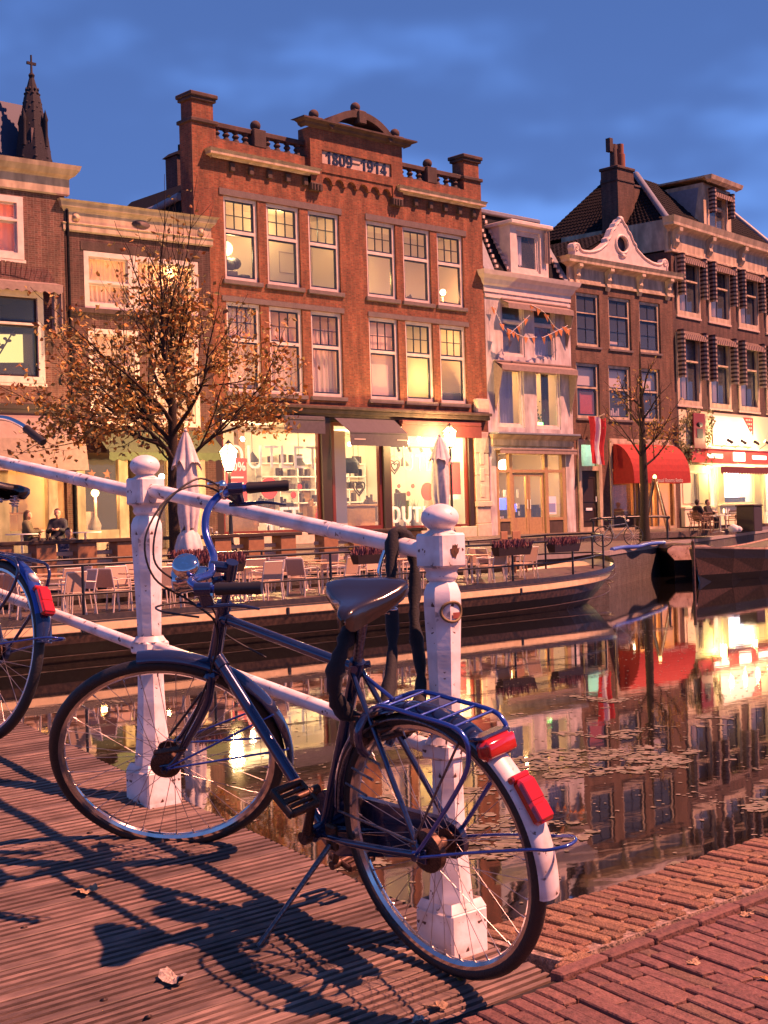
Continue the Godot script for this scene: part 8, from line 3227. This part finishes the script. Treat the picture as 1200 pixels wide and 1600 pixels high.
func build_bikes() -> void:
	mat("tyre", lin(0.018, 0.016, 0.016), 0.55, {"bump": T.fine, "depth": 0.15, "scale": 4.0})
	mat("rim_steel", lin(0.60, 0.56, 0.54), 0.22, {"metal": 0.95, "rough_tex": T.blotch, "scale": 5.0})
	mat("spoke", lin(0.45, 0.40, 0.38), 0.3, {"metal": 0.9})
	mat("rust_steel", lin(0.17, 0.09, 0.06), 0.5, {"metal": 0.5, "tex": T.blotch, "scale": 14.0})
	mat("chrome", lin(0.72, 0.70, 0.70), 0.12, {"metal": 1.0, "rough_tex": T.blotch, "scale": 8.0})
	mat("bike_black", lin(0.020, 0.030, 0.085), 0.28, {"coat": 1.0, "metal": 0.45, "rough_tex": T.blotch, "scale": 7.0})
	mat("bike_blue", lin(0.030, 0.075, 0.36), 0.28, {"coat": 1.0, "metal": 0.5, "rough_tex": T.blotch, "scale": 7.0})
	mat("rubber", lin(0.014, 0.013, 0.014), 0.5)
	mat("leather", lin(0.014, 0.010, 0.010), 0.24, {"bump": T.fine, "depth": 0.03, "scale": 6.0, "coat": 0.6})
	mat("fork_steel", lin(0.30, 0.28, 0.30), 0.28, {"metal": 0.7, "tex": T.blotch, "scale": 10.0})
	mat("mudguard_white", lin(0.74, 0.72, 0.70), 0.4, {"tex": T.paint, "scale": 3.0})
	mat("red_lens", lin(0.42, 0.015, 0.012), 0.12, {"coat": 1.0})
	mat("lock_sleeve", lin(0.010, 0.010, 0.014), 0.8, {"rim": 0.4, "bump": T.fine, "depth": 0.12, "scale": 5.0})
	var near := Transform3D(Basis(Vector3(-0.0075, 0.1299, -0.9915), Vector3(-0.1724, 0.9765, 0.1292), Vector3(0.985, 0.1719, 0.0151)).orthonormalized(), Vector3(2.4924, 0.004, -2.4885))
	bicycle("near_bicycle", "black city bicycle with twisted saddle and white mudguard tip, nearest the viewer on its kickstand", near, 48.7, false)
	var far := Transform3D(Basis(Vector3.UP, 1.621) * Basis(Vector3.BACK, 0.156) * Basis(Vector3.RIGHT, 0.161), Vector3(2.397, 0.372, -4.894))
	bicycle("leaning_bicycle", "bicycle with blue rear mudguard at the left edge, leaning against the bridge railing", far, 8.0, true)
	lock()

func bicycle(called: String, label: String, at: Transform3D, steer: float, second: bool) -> void:
	var B := thing(called, label, "bicycle", at)
	var paint: Material = M.bike_black
	var ha := deg_to_rad(HEAD)
	var ax := Vector3(-cos(ha), sin(ha), 0)
	var S := Transform3D(Basis(), STEER_BASE) * Transform3D(Basis(ax, deg_to_rad(steer)), Vector3.ZERO) * Transform3D(Basis(), -STEER_BASE)
	var hub := Vector3(0, 0.347, 0)
	var fhub := Vector3(1.12, 0.347, 0)
	var bb := Vector3(0.443, 0.264, 0)
	var lug := Vector3(0.262, 0.765, 0)
	var ht := Vector3(0.820, 0.835, 0)
	var hb := Vector3(0.897, 0.650, 0)
	# frame
	var g := G.new()
	g.tube([bb, lug + (lug - bb).normalized() * 0.02], 0.0165, 12)
	g.tube([lug + Vector3(0, -0.005, 0), ht.lerp(hb, 0.18)], 0.0145, 12)
	g.tube([bb, hb.lerp(ht, 0.16)], 0.0165, 12)
	g.tube([hb - (ht - hb) * 0.05, ht + (ht - hb) * 0.05], 0.0195, 14)
	g.tube([ht - (ht - hb) * 0.02, ht + (ht - hb) * 0.07], 0.023, 14)
	g.tube([hb + (ht - hb) * 0.02, hb - (ht - hb) * 0.09], 0.023, 14)
	g.tube([bb + Vector3(0, 0, -0.045), bb + Vector3(0, 0, 0.045)], 0.024, 14)
	for s in [-1.0, 1.0]:
		g.tube(curve([bb + Vector3(-0.02, -0.004, 0.022 * s), bb.lerp(hub, 0.35) + Vector3(0, -0.01, 0.045 * s), hub + Vector3(0, -0.004, 0.062 * s)], 5), 0.0105, 9)
		g.tube([lug + Vector3(0.0, -0.012, 0.016 * s), hub + Vector3(0, 0.0, 0.064 * s)], 0.0075, 8)
		g.box(hub + Vector3(0.004, -0.002, 0.064 * s), Vector3(0.05, 0.04, 0.008), 0.002)
		g.tube([hub + Vector3(0, 0, 0.06 * s), hub + Vector3(0, 0, 0.088 * s)], 0.011, 8)
		g.tube([lug + Vector3(0, 0, 0.01 * s), lug + Vector3(-0.022, 0.004, 0.028 * s)], 0.010, 8)
	obj("frame", g, paint, B)
	g = G.new()
	for q in [[lug, (lug - bb).normalized(), 0.021], [ht.lerp(hb, 0.18) + (lug - ht).normalized() * 0.02, (lug - ht).normalized(), 0.019], [hb.lerp(ht, 0.16) + (bb - hb).normalized() * 0.03, (bb - hb).normalized(), 0.0205]]:
		g.tube([q[0] - q[1] * 0.022, q[0] + q[1] * 0.018], q[2], 12)
	objs("lug", g, paint, B)
	# wheels
	wheel(B, "rear_wheel", hub, 0.347, Transform3D(), 0.055)
	wheel(B, "front_wheel", fhub, 0.358, S, 0.046)
	# seat post and twisted saddle
	g = G.new()
	var sd := Vector3(0.230, 0.964, 0)
	g.tube([lug, Vector3(0.222, 0.895, 0)], 0.0125, 12)
	g.tube([Vector3(0.222, 0.893, 0), Vector3(0.226, 0.915, 0)], 0.02, 10)
	obj("seat_post", g, M.fork_steel, B)
	g = G.new()
	saddle_mesh(g)
	var st := Transform3D(Basis(Vector3.UP, deg_to_rad(122.0 if not second else -4.0)) * Basis(Vector3.BACK, -0.016), sd if not second else Vector3(0.20, 0.964, 0))
	var sa := obj("saddle", g, M.leather, B, st)
	g = G.new()
	for s in [-1.0, 1.0]:
		g.tube(curve([Vector3(0.12, -0.04, 0.008 * s), Vector3(0.03, -0.055, 0.022 * s), Vector3(-0.05, -0.05, 0.03 * s), Vector3(-0.085, -0.035, 0.055 * s)], 4), 0.0035, 6)
		var coil := []
		for k in 40:
			var a := TAU * k / 9.0
			coil.append(Vector3(-0.07 + cos(a) * 0.017, -0.068 + 0.046 * k / 40.0, 0.06 * s + sin(a) * 0.017))
		g.tube(coil, 0.003, 5)
	g.box(Vector3(-0.005, -0.052, 0), Vector3(0.05, 0.022, 0.07), 0.004)
	obj("saddle_springs", g, M.chrome, sa)
	# fork with curved blades, and the steering stem
	g = G.new()
	for s in [-1.0, 1.0]:
		g.tube(curve([hb - (ht - hb) * 0.10 + Vector3(0, 0, 0.030 * s), hb - (ht - hb) * 0.62 + Vector3(0.0, 0, 0.036 * s), Vector3(1.035, 0.42, 0.044 * s), Vector3(1.085, 0.365, 0.052 * s), fhub + Vector3(0, 0, 0.056 * s)], 6), [0.0135, 0.0135, 0.0135, 0.0133, 0.013, 0.013, 0.013, 0.0125, 0.012, 0.012, 0.0115, 0.011, 0.011, 0.0105, 0.010, 0.0095, 0.009, 0.009, 0.0085, 0.0085, 0.008, 0.008, 0.008, 0.008, 0.008], 10)
		g.box(fhub + Vector3(0, 0, 0.057 * s), Vector3(0.03, 0.026, 0.006), 0.002)
		g.tube([fhub + Vector3(0, 0, 0.056 * s), fhub + Vector3(0, 0, 0.074 * s)], 0.010, 6)
	g.box(hb - (ht - hb) * 0.13, Vector3(0.045, 0.03, 0.085), 0.01)
	obj("fork", g, paint, B, S)
	g = G.new()
	g.tube([hb - (ht - hb) * 0.5 + Vector3(0.02, 0, 0.0), Vector3(1.075, 0.46, -0.052)], 0.004, 6)
	g.box(Vector3(1.09, 0.405, -0.05), Vector3(0.1, 0.012, 0.02), 0.003)
	objs("brake_arm", g, M.rust_steel, B, S)
	var C := STEER_BASE + ax * 0.70
	g = G.new()
	g.tube([STEER_BASE + ax * 0.55, C - ax * 0.01], 0.0125, 12)
	g.tube([C - ax * 0.035, C + ax * 0.02], 0.018, 12)
	g.tube([C + ax * 0.0, C + Vector3(0.055, 0.018, 0)], 0.016, 12)
	obj("stem", g, M.chrome if second else paint, B, S)
	var dl := 0.03
	var right := [Vector3(0.05, 0.02, 0.0), Vector3(0.05, 0.022, 0.05), Vector3(0.07, 0.06, 0.12), Vector3(0.06, 0.10, 0.18), Vector3(0.02, 0.115, 0.235), Vector3(-0.04, 0.11, 0.26), Vector3(-0.16, 0.087, 0.275)]
	var left := [Vector3(0.05, 0.02, 0.0), Vector3(0.05, 0.022, -0.05), Vector3(0.075, 0.055, -0.12), Vector3(0.075, 0.085, -0.18), Vector3(0.045, 0.095, -0.235), Vector3(-0.01, 0.095, -0.262), Vector3(-0.115, 0.085, -0.275)]
	if second:
		right = [Vector3(0.05, 0.02, 0.0), Vector3(0.055, 0.06, 0.07), Vector3(0.03, 0.16, 0.15), Vector3(-0.05, 0.24, 0.21), Vector3(-0.14, 0.27, 0.25), Vector3(-0.24, 0.25, 0.28), Vector3(-0.36, 0.20, 0.29)]
		left = []
		for p in right:
			left.append(p * Vector3(1, 1, -1))
	var full := []
	for i in range(left.size() - 1, 0, -1):
		full.append(C + left[i])
	for p in right:
		full.append(C + p)
	g = G.new()
	g.tube(curve(full, 6), 0.0112, 12)
	var hbar := obj("handlebar", g, M.chrome if second else M.bike_blue, B, S)
	for side in [right, left]:
		var e: Vector3 = C + side[side.size() - 1]
		var f: Vector3 = C + side[side.size() - 2]
		var d := (e - f).normalized()
		g = G.new()
		var gr := []
		var rr := []
		for k in 13:
			var t := k / 12.0
			gr.append((e - d * 0.112).lerp(e + d * 0.012, t))
			rr.append([0.0158, 0.0178, 0.0168, 0.0163, 0.0163, 0.0165, 0.0166, 0.0166, 0.0165, 0.0165, 0.0167, 0.0176, 0.016][k])
		g.tube(gr, rr, 14)
		obj("grip", g, M.rubber, hbar)
		if second:
			continue
		# brake lever: clamp, body and a blade that hangs below the grip
		g = G.new()
		var b := e - d * 0.145
		var lat := Vector3(0, -1, 0)
		g.tube([b - d * 0.022, b + d * 0.022], 0.0185, 12)
		g.box(b + lat * 0.026, Vector3(0.036, 0.05, 0.022), 0.006)
		g.tube(curve([b + d * -0.03 + lat * 0.05, b + lat * 0.053 + d * 0.02, b + lat * 0.052 + d * 0.075, b + lat * 0.066 + d * 0.135], 5), [0.009, 0.0095, 0.0095, 0.009, 0.009, 0.0085, 0.008, 0.0075, 0.007, 0.0065, 0.006, 0.006, 0.0055, 0.005, 0.0045, 0.004], 8, true, false, 0.7)
		obj("brake_lever", g, M.bike_black, hbar)
	# bell with a chrome dome, and a shifter on the other side
	if not second:
		g = G.new()
		g.lathe([Vector2(0.036, 0.0), Vector2(0.0375, 0.008), Vector2(0.036, 0.02), Vector2(0.029, 0.027), Vector2(0.0, 0.030)], 24, 0.4)
		g.lathe([Vector2(0.0, -0.014), Vector2(0.028, -0.012), Vector2(0.034, 0.0)], 20, 0.4)
		obj("bell", g, M.chrome, B, S * tf(C + Vector3(0.095, 0.085, -0.105), 0.0, -0.30, 0.10))
		g = G.new()
		g.tube(ring(Vector3.ZERO, 0.017, 16), 0.006, 6, false, true)
		g.ball(Vector3(0.0, 0.022, 0.0), Vector3(0.018, 0.016, 0.014), 10, 6)
		g.tube([Vector3(0.0, 0.03, 0.0), Vector3(0.045, 0.055, 0.015)], 0.004, 6)
		obj("shifter", g, M.chrome, B, S * tf(C + Vector3(0.01, 0.122, 0.232), 1.2))
		# headlamp on the stem, silver case looking forward
		g = G.new()
		g.x = Transform3D(Basis(Vector3.BACK, -PI / 2 + 0.05), Vector3.ZERO)
		g.lathe([Vector2(0.0, -0.062), Vector2(0.018, -0.060), Vector2(0.030, -0.045), Vector2(0.036, -0.01), Vector2(0.038, 0.03), Vector2(0.041, 0.034), Vector2(0.041, 0.046)], 20, 0.6)
		g.x = Transform3D()
		var hl := obj("headlight", g, M.chrome, B, S * tf(C + Vector3(0.115, -0.005, -0.012)))
		g = G.new()
		g.x = Transform3D(Basis(Vector3.BACK, -PI / 2 + 0.05), Vector3.ZERO)
		g.lathe([Vector2(0.038, 0.044), Vector2(0.030, 0.052), Vector2(0.0, 0.056)], 20, 0.3)
		g.x = Transform3D()
		obj("headlight_lens", g, M.white_print, hl)
		g = G.new()
		g.box(Vector3(-0.06, -0.02, 0.0), Vector3(0.06, 0.016, 0.026), 0.004)
		obj("bracket", g, M.bike_black, hl)
		# cables in wide loops
		g = G.new()
		g.tube(curve([C + Vector3(-0.02, 0.06, 0.252), C + Vector3(0.055, 0.17, 0.20), C + Vector3(0.135, 0.205, 0.10), C + Vector3(0.205, 0.15, -0.01), C + Vector3(0.205, 0.04, -0.05), C + Vector3(0.13, -0.06, -0.04), C + Vector3(0.085, -0.16, -0.02), C + Vector3(0.13, -0.30, -0.03), C + Vector3(0.30, -0.56, -0.058)], 7), 0.0032, 6)
		g.tube(curve([C + Vector3(0.01, 0.135, 0.232), C + Vector3(0.06, 0.215, 0.16), C + Vector3(0.15, 0.195, 0.06), C + Vector3(0.195, 0.09, -0.03), C + Vector3(0.15, 0.0, -0.03), C + Vector3(0.09, -0.12, 0.01), C + Vector3(0.08, -0.22, 0.02), C + Vector3(-0.02, -0.33, 0.02)], 7), 0.003, 6)
		g.tube(curve([C + Vector3(0.06, 0.02, -0.262), C + Vector3(0.16, 0.03, -0.22), C + Vector3(0.20, -0.01, -0.12), C + Vector3(0.13, -0.06, -0.05), C + Vector3(0.08, -0.14, -0.03)], 6), 0.003, 6)
		obj("brake_cable", g, M.rubber, B, S)
	# mudguards with stays
	g = G.new()
	strip(g, fhub, 0.378, 0.058, deg_to_rad(92), deg_to_rad(196), 30)
	var fm := obj("front_mudguard", g, M.bike_black, B, S)
	g = G.new()
	for s in [-1.0, 1.0]:
		for a in [163.0, 184.0]:
			g.tube([fhub + Vector3(0, 0, 0.062 * s), fhub + Vector3(cos(deg_to_rad(a)) * 0.376, sin(deg_to_rad(a)) * 0.376, 0.030 * s)], 0.0034, 6)
	objs("mudguard_stay", g, M.bike_blue, fm)
	g = G.new()
	strip(g, hub, 0.366, 0.060, deg_to_rad(2), deg_to_rad(128 if not second else 148), 40)
	var rm := obj("rear_mudguard", g, M.bike_blue if second else M.bike_black, B)
	g = G.new()
	strip(g, hub, 0.368, 0.063, deg_to_rad(127 if not second else 147), deg_to_rad(183 if not second else 164), 18)
	obj("mudguard_tip", g, M.mudguard_white if not second else M.bike_black, rm)
	if second:
		g = G.new()
		g.ball(Vector3.ZERO, Vector3(0.007, 0.028, 0.022), 12, 6)
		obj("sticker", g, M.white_print, rm, Transform3D(Basis(Vector3.BACK, deg_to_rad(122)), hub + Vector3(cos(deg_to_rad(122)), sin(deg_to_rad(122)), 0) * 0.370))
	g = G.new()
	for s in [-1.0, 1.0]:
		var q := hub + Vector3(0, -0.004, 0.076 * s)
		g.tube(curve([q, q + Vector3(-0.17, 0.06, -0.012 * s), q + Vector3(-0.335, 0.112, -0.030 * s), Vector3(-0.395, 0.472, 0.045 * s), Vector3(-0.425, 0.480, 0.022 * s), Vector3(-0.43, 0.480, 0.0)], 5), 0.0042, 7)
	objs("mudguard_stay", g, M.bike_blue, rm)
	if not second:
		g = G.new()
		for s in [-1.0]:
			var z: float = 0.036 * s
			g.tube(curve(ring(hub + Vector3(0, 0, z), 0.337, 10, deg_to_rad(2), deg_to_rad(112)), 3), 0.0035, 6)
			g.tube([hub + Vector3(0.337, 0.012, z), hub + Vector3(0.01, 0.03, 0.07 * s)], 0.0038, 6)
			g.tube([hub + Vector3(cos(deg_to_rad(112)) * 0.337, sin(deg_to_rad(112)) * 0.337, z), hub + Vector3(0.01, 0.04, 0.07 * s)], 0.0034, 6)
		obj("coat_guard_wire", g, M.fork_steel, rm)
		g = G.new()
		for k in 3:
			g.tube([hub + Vector3(0.30 - k * 0.03, 0.10 + 0.05 * k, -0.034), hub + Vector3(0.22 - k * 0.03, 0.085 + 0.05 * k, -0.034)], 0.0035, 6)
		objs("coat_guard_clip", g, M.fork_steel, rm)
	# luggage rack
	g = G.new()
	var y := 0.716
	var fr := [Vector3(0.150, y - 0.022, -0.052), Vector3(0.09, y - 0.002, -0.066), Vector3(-0.02, y, -0.068), Vector3(-0.13, y, -0.068), Vector3(-0.172, y - 0.012, -0.068), Vector3(-0.190, y - 0.05, -0.068), Vector3(-0.165, y - 0.13, -0.069), Vector3(-0.02, 0.38, -0.074), hub + Vector3(0.012, 0.005, -0.076)]
	g.tube(curve(fr, 5), 0.0062, 8)
	var mr := []
	for p in fr:
		mr.append(p * Vector3(1, 1, -1))
	g.tube(curve(mr, 5), 0.0062, 8)
	g.tube([fr[0], Vector3(0.165, y - 0.03, 0.0), mr[0]], 0.006, 8)
	g.tube([Vector3(0.150, y - 0.022, 0.02), lug + Vector3(-0.02, -0.03, 0.015)], 0.0055, 8)
	var rk := obj("luggage_rack", g, M.bike_blue if not second else M.bike_black, B)
	for k in 5:
		g = G.new()
		var xx := 0.085 - k * 0.058
		g.tube([Vector3(xx, y, -0.066), Vector3(xx, y, 0.066)], 0.0038, 6)
		obj("cross_bar", g, M.bike_blue if not second else M.bike_black, rk)
	g = G.new()
	for k in 4:
		g.tube([Vector3(0.17 - 0.012 * k, y - 0.05 - k * 0.018, -0.045), Vector3(0.14 - 0.012 * k, y - 0.045 - k * 0.018, 0.045)], 0.007, 7)
	obj("rack_strap", g, M.rust_steel, rk)
	# tail lamp under the rack and reflector on the mudguard
	g = G.new()
	g.box(Vector3.ZERO, Vector3(0.042, 0.056, 0.112), 0.016)
	g.box(Vector3(-0.02, 0.0, 0.0), Vector3(0.014, 0.042, 0.098), 0.006)
	smooth(g, 0.6)
	var tl := obj("tail_lamp", g, M.red_lens, B, Transform3D(Basis(Vector3.BACK, -0.25), Vector3(-0.212, 0.664 if not second else 0.60, 0.0)))
	g = G.new()
	g.box(Vector3(0.012, 0.028, 0), Vector3(0.05, 0.010, 0.104), 0.004)
	obj("lamp_cap", g, M.bike_black, tl)
	if second:
		tl.visible = false
		tl.queue_free()
	var ra := deg_to_rad(147.0 if not second else 141.0)
	var rp := hub + Vector3(cos(ra), sin(ra), 0) * 0.386
	g = G.new()
	g.box(Vector3.ZERO, Vector3(0.030, 0.112, 0.056), 0.008)
	g.box(Vector3(0.014, -0.022, 0), Vector3(0.006, 0.05, 0.046), 0.003)
	g.box(Vector3(0.014, 0.030, 0), Vector3(0.006, 0.04, 0.046), 0.003)
	var rl := obj("reflector", g, M.red_lens, B, Transform3D(Basis(Vector3.BACK, ra - 0.06), rp))
	g = G.new()
	g.box(Vector3(-0.008, -0.062, 0), Vector3(0.024, 0.016, 0.058), 0.004)
	obj("reflector_mount", g, M.red_lens, rl)
	# cranks and pedals
	for s in [-1.0, 1.0]:
		var k := Vector3(-0.066, 0.158, 0) * (1.0 if s < 0 else -1.0)
		g = G.new()
		g.tube([bb + Vector3(0, 0, 0.045 * s), bb + Vector3(0, 0, 0.078 * s)], 0.010, 8)
		g.tube([bb + Vector3(0, 0, 0.068 * s), bb + k + Vector3(0, 0, 0.078 * s)], [0.016, 0.0105], 8, true, false, 0.8)
		g.tube([bb + Vector3(0, 0, 0.058 * s), bb + Vector3(0, 0, 0.082 * s)], 0.019, 12)
		g.tube([bb + k + Vector3(0, 0, 0.066 * s), bb + k + Vector3(0, 0, 0.095 * s)], 0.013, 10)
		obj("crank", g, M.rust_steel, B)
		g = G.new()
		var pc := Vector3.ZERO
		for e in [-1.0, 1.0]:
			g.box(Vector3(0.040 * e, 0, 0.05 * s), Vector3(0.016, 0.024, 0.092), 0.004)
			g.box(Vector3(0, 0, (0.05 + 0.044 * e) * s), Vector3(0.088, 0.02, 0.012), 0.004)
		g.tube([Vector3(0, 0, -0.01 * s), Vector3(0, 0, 0.092 * s)], 0.009, 8)
		g.box(Vector3(0.018, 0, 0.05 * s), Vector3(0.008, 0.014, 0.08), 0.002)
		g.box(Vector3(-0.018, 0, 0.05 * s), Vector3(0.008, 0.014, 0.08), 0.002)
		var pd := obj("pedal", g, M.rust_steel, B, Transform3D(Basis(Vector3.BACK, 0.55 if s < 0 else 0.2), bb + k + Vector3(0, 0, 0.092 * s)))
		g = G.new()
		g.box(Vector3(0, 0, 0.100 * s), Vector3(0.094, 0.026, 0.010), 0.004)
		obj("pedal_end", g, M.rubber, pd)
	# chain case on the far side
	g = G.new()
	var cs := []
	for k in 13:
		var a := PI / 2 - PI * k / 12.0
		cs.append(Vector2(bb.x + cos(a) * 0.098, bb.y + sin(a) * 0.098))
	for k in 9:
		var a := -PI / 2 - PI * k / 8.0
		cs.append(Vector2(hub.x + cos(a) * 0.05, hub.y + sin(a) * 0.05))
	g.prism(cs, 0.040, 0.058)
	obj("chain_case", g, M.bike_black, B)
	# kickstand
	g = G.new()
	var tip := Vector3(0.399, 0.052, -0.292)
	var top := Vector3(0.385, 0.245, -0.035)
	if second:
		tip = Vector3(0.10, 0.27, -0.06)
	g.tube([top, top.lerp(tip, 0.3), tip], [0.0085, 0.0075, 0.006], 8)
	obj("kickstand", g, M.fork_steel, B)
	g = G.new()
	g.box(top + Vector3(0, 0.02, 0.01), Vector3(0.04, 0.075, 0.02), 0.006)
	obj("kickstand_plate", g, M.rust_steel, B)
	# ring lock behind the seat tube
	g = G.new()
	g.x = Transform3D(Basis(Vector3.UP, PI / 2), Vector3(0.205, 0.60, 0))
	g.tube(ring(Vector3.ZERO, 0.062, 16, -0.9, PI + 0.9), 0.013, 8, true, false, 0.8)
	g.x = Transform3D()
	obj("ring_lock", g, M.bike_black, B)

func lock() -> void:
	# heavy chain in a cloth sleeve, looped over the top rail and round the bicycle frame
	var L := thing("chain_lock", "black cloth covered chain lock looped over the top rail beside the twisted saddle", "bicycle lock", Transform3D(Basis(), Vector3(2.5, 0.5, -2.7)))
	var o := Vector3(2.5, 0.5, -2.7)
	var rail := Vector3(2.63, 1.077, -2.752)
	var seat := Vector3(2.361, 0.768, -2.659)
	var g := G.new()
	var p := curve([Vector3(2.352, 0.62, -2.62), Vector3(2.43, 0.66, -2.63), Vector3(2.515, 0.80, -2.68), Vector3(2.575, 0.98, -2.74), rail + Vector3(-0.028, 0.035, -0.005), rail + Vector3(0.0, 0.048, 0.0), rail + Vector3(0.030, 0.02, 0.005), rail + Vector3(0.028, -0.08, 0.02), Vector3(2.63, 0.88, -2.71), Vector3(2.60, 0.74, -2.66), Vector3(2.52, 0.64, -2.60), Vector3(2.43, 0.615, -2.56)], 6)
	var rr := []
	for i in p.size():
		p[i] -= o
		rr.append(0.0165 + 0.003 * sin(i * 0.9) + 0.0025 * sin(i * 2.3))
	g.tube(p, rr, 12)
	obj("chain_sleeve", g, M.lock_sleeve, L)
	g = G.new()
	var q := curve([seat + Vector3(-0.02, 0.11, 0.012), seat + Vector3(-0.055, 0.075, 0.02), seat + Vector3(-0.075, 0.01, 0.01), seat + Vector3(-0.05, -0.06, -0.02), seat + Vector3(-0.005, -0.11, -0.02), seat + Vector3(0.05, -0.135, 0.02)], 5)
	rr = []
	for i in q.size():
		q[i] -= o
		rr.append(0.021 + 0.004 * sin(i * 0.8) + 0.003 * sin(i * 2.1))
	g.tube(q, rr, 12)
	obj("sleeve_end", g, M.lock_sleeve, L)
	g = G.new()
	g.box(seat + Vector3(0.0, -0.15, 0.01) - o, Vector3(0.05, 0.08, 0.04), 0.012)
	obj("padlock", g, M.rust_steel, L)
	g = G.new()
	g.tube(curve([rail + Vector3(-0.045, 0.0, -0.02) - o, rail + Vector3(-0.06, -0.06, -0.03) - o, rail + Vector3(-0.05, -0.11, -0.02) - o, rail + Vector3(-0.045, -0.05, 0.0) - o, rail + Vector3(-0.04, -0.0, -0.01) - o], 5), 0.006, 6)
	obj("shackle", g, M.chrome, L)

# ---------------------------------------------------------------- leaves on the boards and weed on the water

func dry_leaf(label: String, p: Vector3, size: float, yaw: float, m: String, sd: int, lift := 0.35) -> void:
	var r := RandomNumberGenerator.new()
	r.seed = sd
	var g := G.new()
	var n := 22
	var rim := []
	for k in n:
		var a := TAU * k / n
		var q := size * (0.62 + 0.28 * absf(cos(a * 2.5)) + r.randf_range(-0.08, 0.08))
		rim.append(Vector3(cos(a) * q, size * lift * (0.5 + 0.5 * sin(a * 2.0 + sd) + r.randf_range(-0.2, 0.3)), sin(a) * q * 0.72))
	var mid := []
	for k in n:
		mid.append(rim[k] * Vector3(0.5, 0.2, 0.5) + Vector3(0, size * r.randf_range(0.05, 0.22), 0))
	var c := Vector3(0, size * 0.06, 0)
	for k in n:
		var l := (k + 1) % n
		g.flat(c, mid[k], mid[l], Vector3.UP)
		g.quad(mid[k], rim[k], rim[l], mid[l], Vector3.UP)
	g.tube([Vector3(size * 0.6, size * 0.08, 0), Vector3(size * 1.5, 0.004, size * 0.2)], 0.0012, 4)
	var o := obj("fallen_leaf", g, M[m], self, tf(p, yaw))
	tag(o, label, "leaf", "fallen leaves on the bridge and quay")

func build_small() -> void:
	for q in [[Vector3(2.005, 0, -3.42), 0.046, 0.4, "leaf_dry", "curled yellowish dry leaf on the bridge boards below the front wheel"], [Vector3(1.895, 0, -2.83), 0.056, 1.3, "leaf_pale", "crumpled pale grey leaf lying in the shadow on the bridge boards"], [Vector3(2.505, 0, -2.445), 0.042, 0.9, "leaf_orange", "orange leaf squeezed under the rear tyre"], [Vector3(2.33, 0, -2.36), 0.03, 2.2, "leaf_dry", "small torn leaf on the boards between the rear wheel and the bricks"], [Vector3(2.24, 0, -2.335), 0.025, 0.2, "leaf_pale", "small pale scrap of leaf near the bottom of the boards"]]:
		var p: Vector3 = q[0]
		p.y = deck_y(p.z) + 0.004
		dry_leaf(q[4], p, q[1], q[2], q[3], int(p.x * 1000))
	for q in [[Vector3(2.955, 0.006, -2.06), 0.028, 0.5, "leaf_dry", "pale yellow leaf on the dark paving bricks"], [Vector3(3.41, 0.006, -2.19), 0.03, 0.2, "leaf_dry", "thin curled leaf lying across a sunken paving brick"], [Vector3(2.98, 0.006, -1.86), 0.024, 2.5, "leaf_orange", "small brown leaf on the paving bricks towards the bottom right corner"], [Vector3(3.62, 0.006, -2.15), 0.012, 1.0, "leaf_pale", "tiny white petal on the paving bricks at the right edge"], [Vector3(3.33, 0.008, -2.42), 0.012, 0.0, "leaf_pale", "small pale flake on the orange coping bricks"]]:
		dry_leaf(q[4], q[0], q[1], q[2], q[3], int(q[0].x * 1000), 0.2)
	# duckweed and leaves drifting on the water, thickest near this side
	var r := RandomNumberGenerator.new()
	r.seed = 19
	var nz := FastNoiseLite.new()
	nz.seed = 3
	nz.frequency = 0.35
	nz.fractal_octaves = 3
	var g := G.new()
	var cols := [Color(0.17, 0.15, 0.095), Color(0.21, 0.18, 0.13), Color(0.13, 0.12, 0.075)]
	var made := 0
	for i in 90000:
		if made > 20000:
			break
		var p := Vector2(r.randf_range(4.4, 24.0), r.randf_range(-17.0, -3.6))
		var far := (p - Vector2(9.2, -6.6)).length()
		var d := nz.get_noise_2d(p.x * 1.3, p.y * 1.3) + 0.5 * nz.get_noise_2d(p.x * 5.0, p.y * 5.0)
		var want := 0.10 + 0.06 * far
		var loose := r.randf() < 0.03
		if d < want and not loose:
			continue
		var s := r.randf_range(0.008, 0.026)
		if d > want + 0.10 and not loose:
			s *= 2.2
		g.col = cols[r.randi_range(0, 2)]
		var n := 7
		var a0 := r.randf() * TAU
		var c := Vector3(p.x, WATER + 0.003 + r.randf() * 0.004, p.y)
		var rim := []
		for k in n:
			var a := a0 + TAU * k / n
			rim.append(c + Vector3(cos(a), 0, sin(a)) * s * r.randf_range(0.5, 1.2))
		for k in n:
			g.flat(c, rim[k], rim[(k + 1) % n], Vector3.UP)
		made += 1
	var o := obj("floating_weed", g, mat("duckweed", Color.WHITE, 0.7, {"vc": true}))
	tag(o, "pale drifts of duckweed and fallen leaves floating on the dark canal water", "duckweed")
	stuff(o)
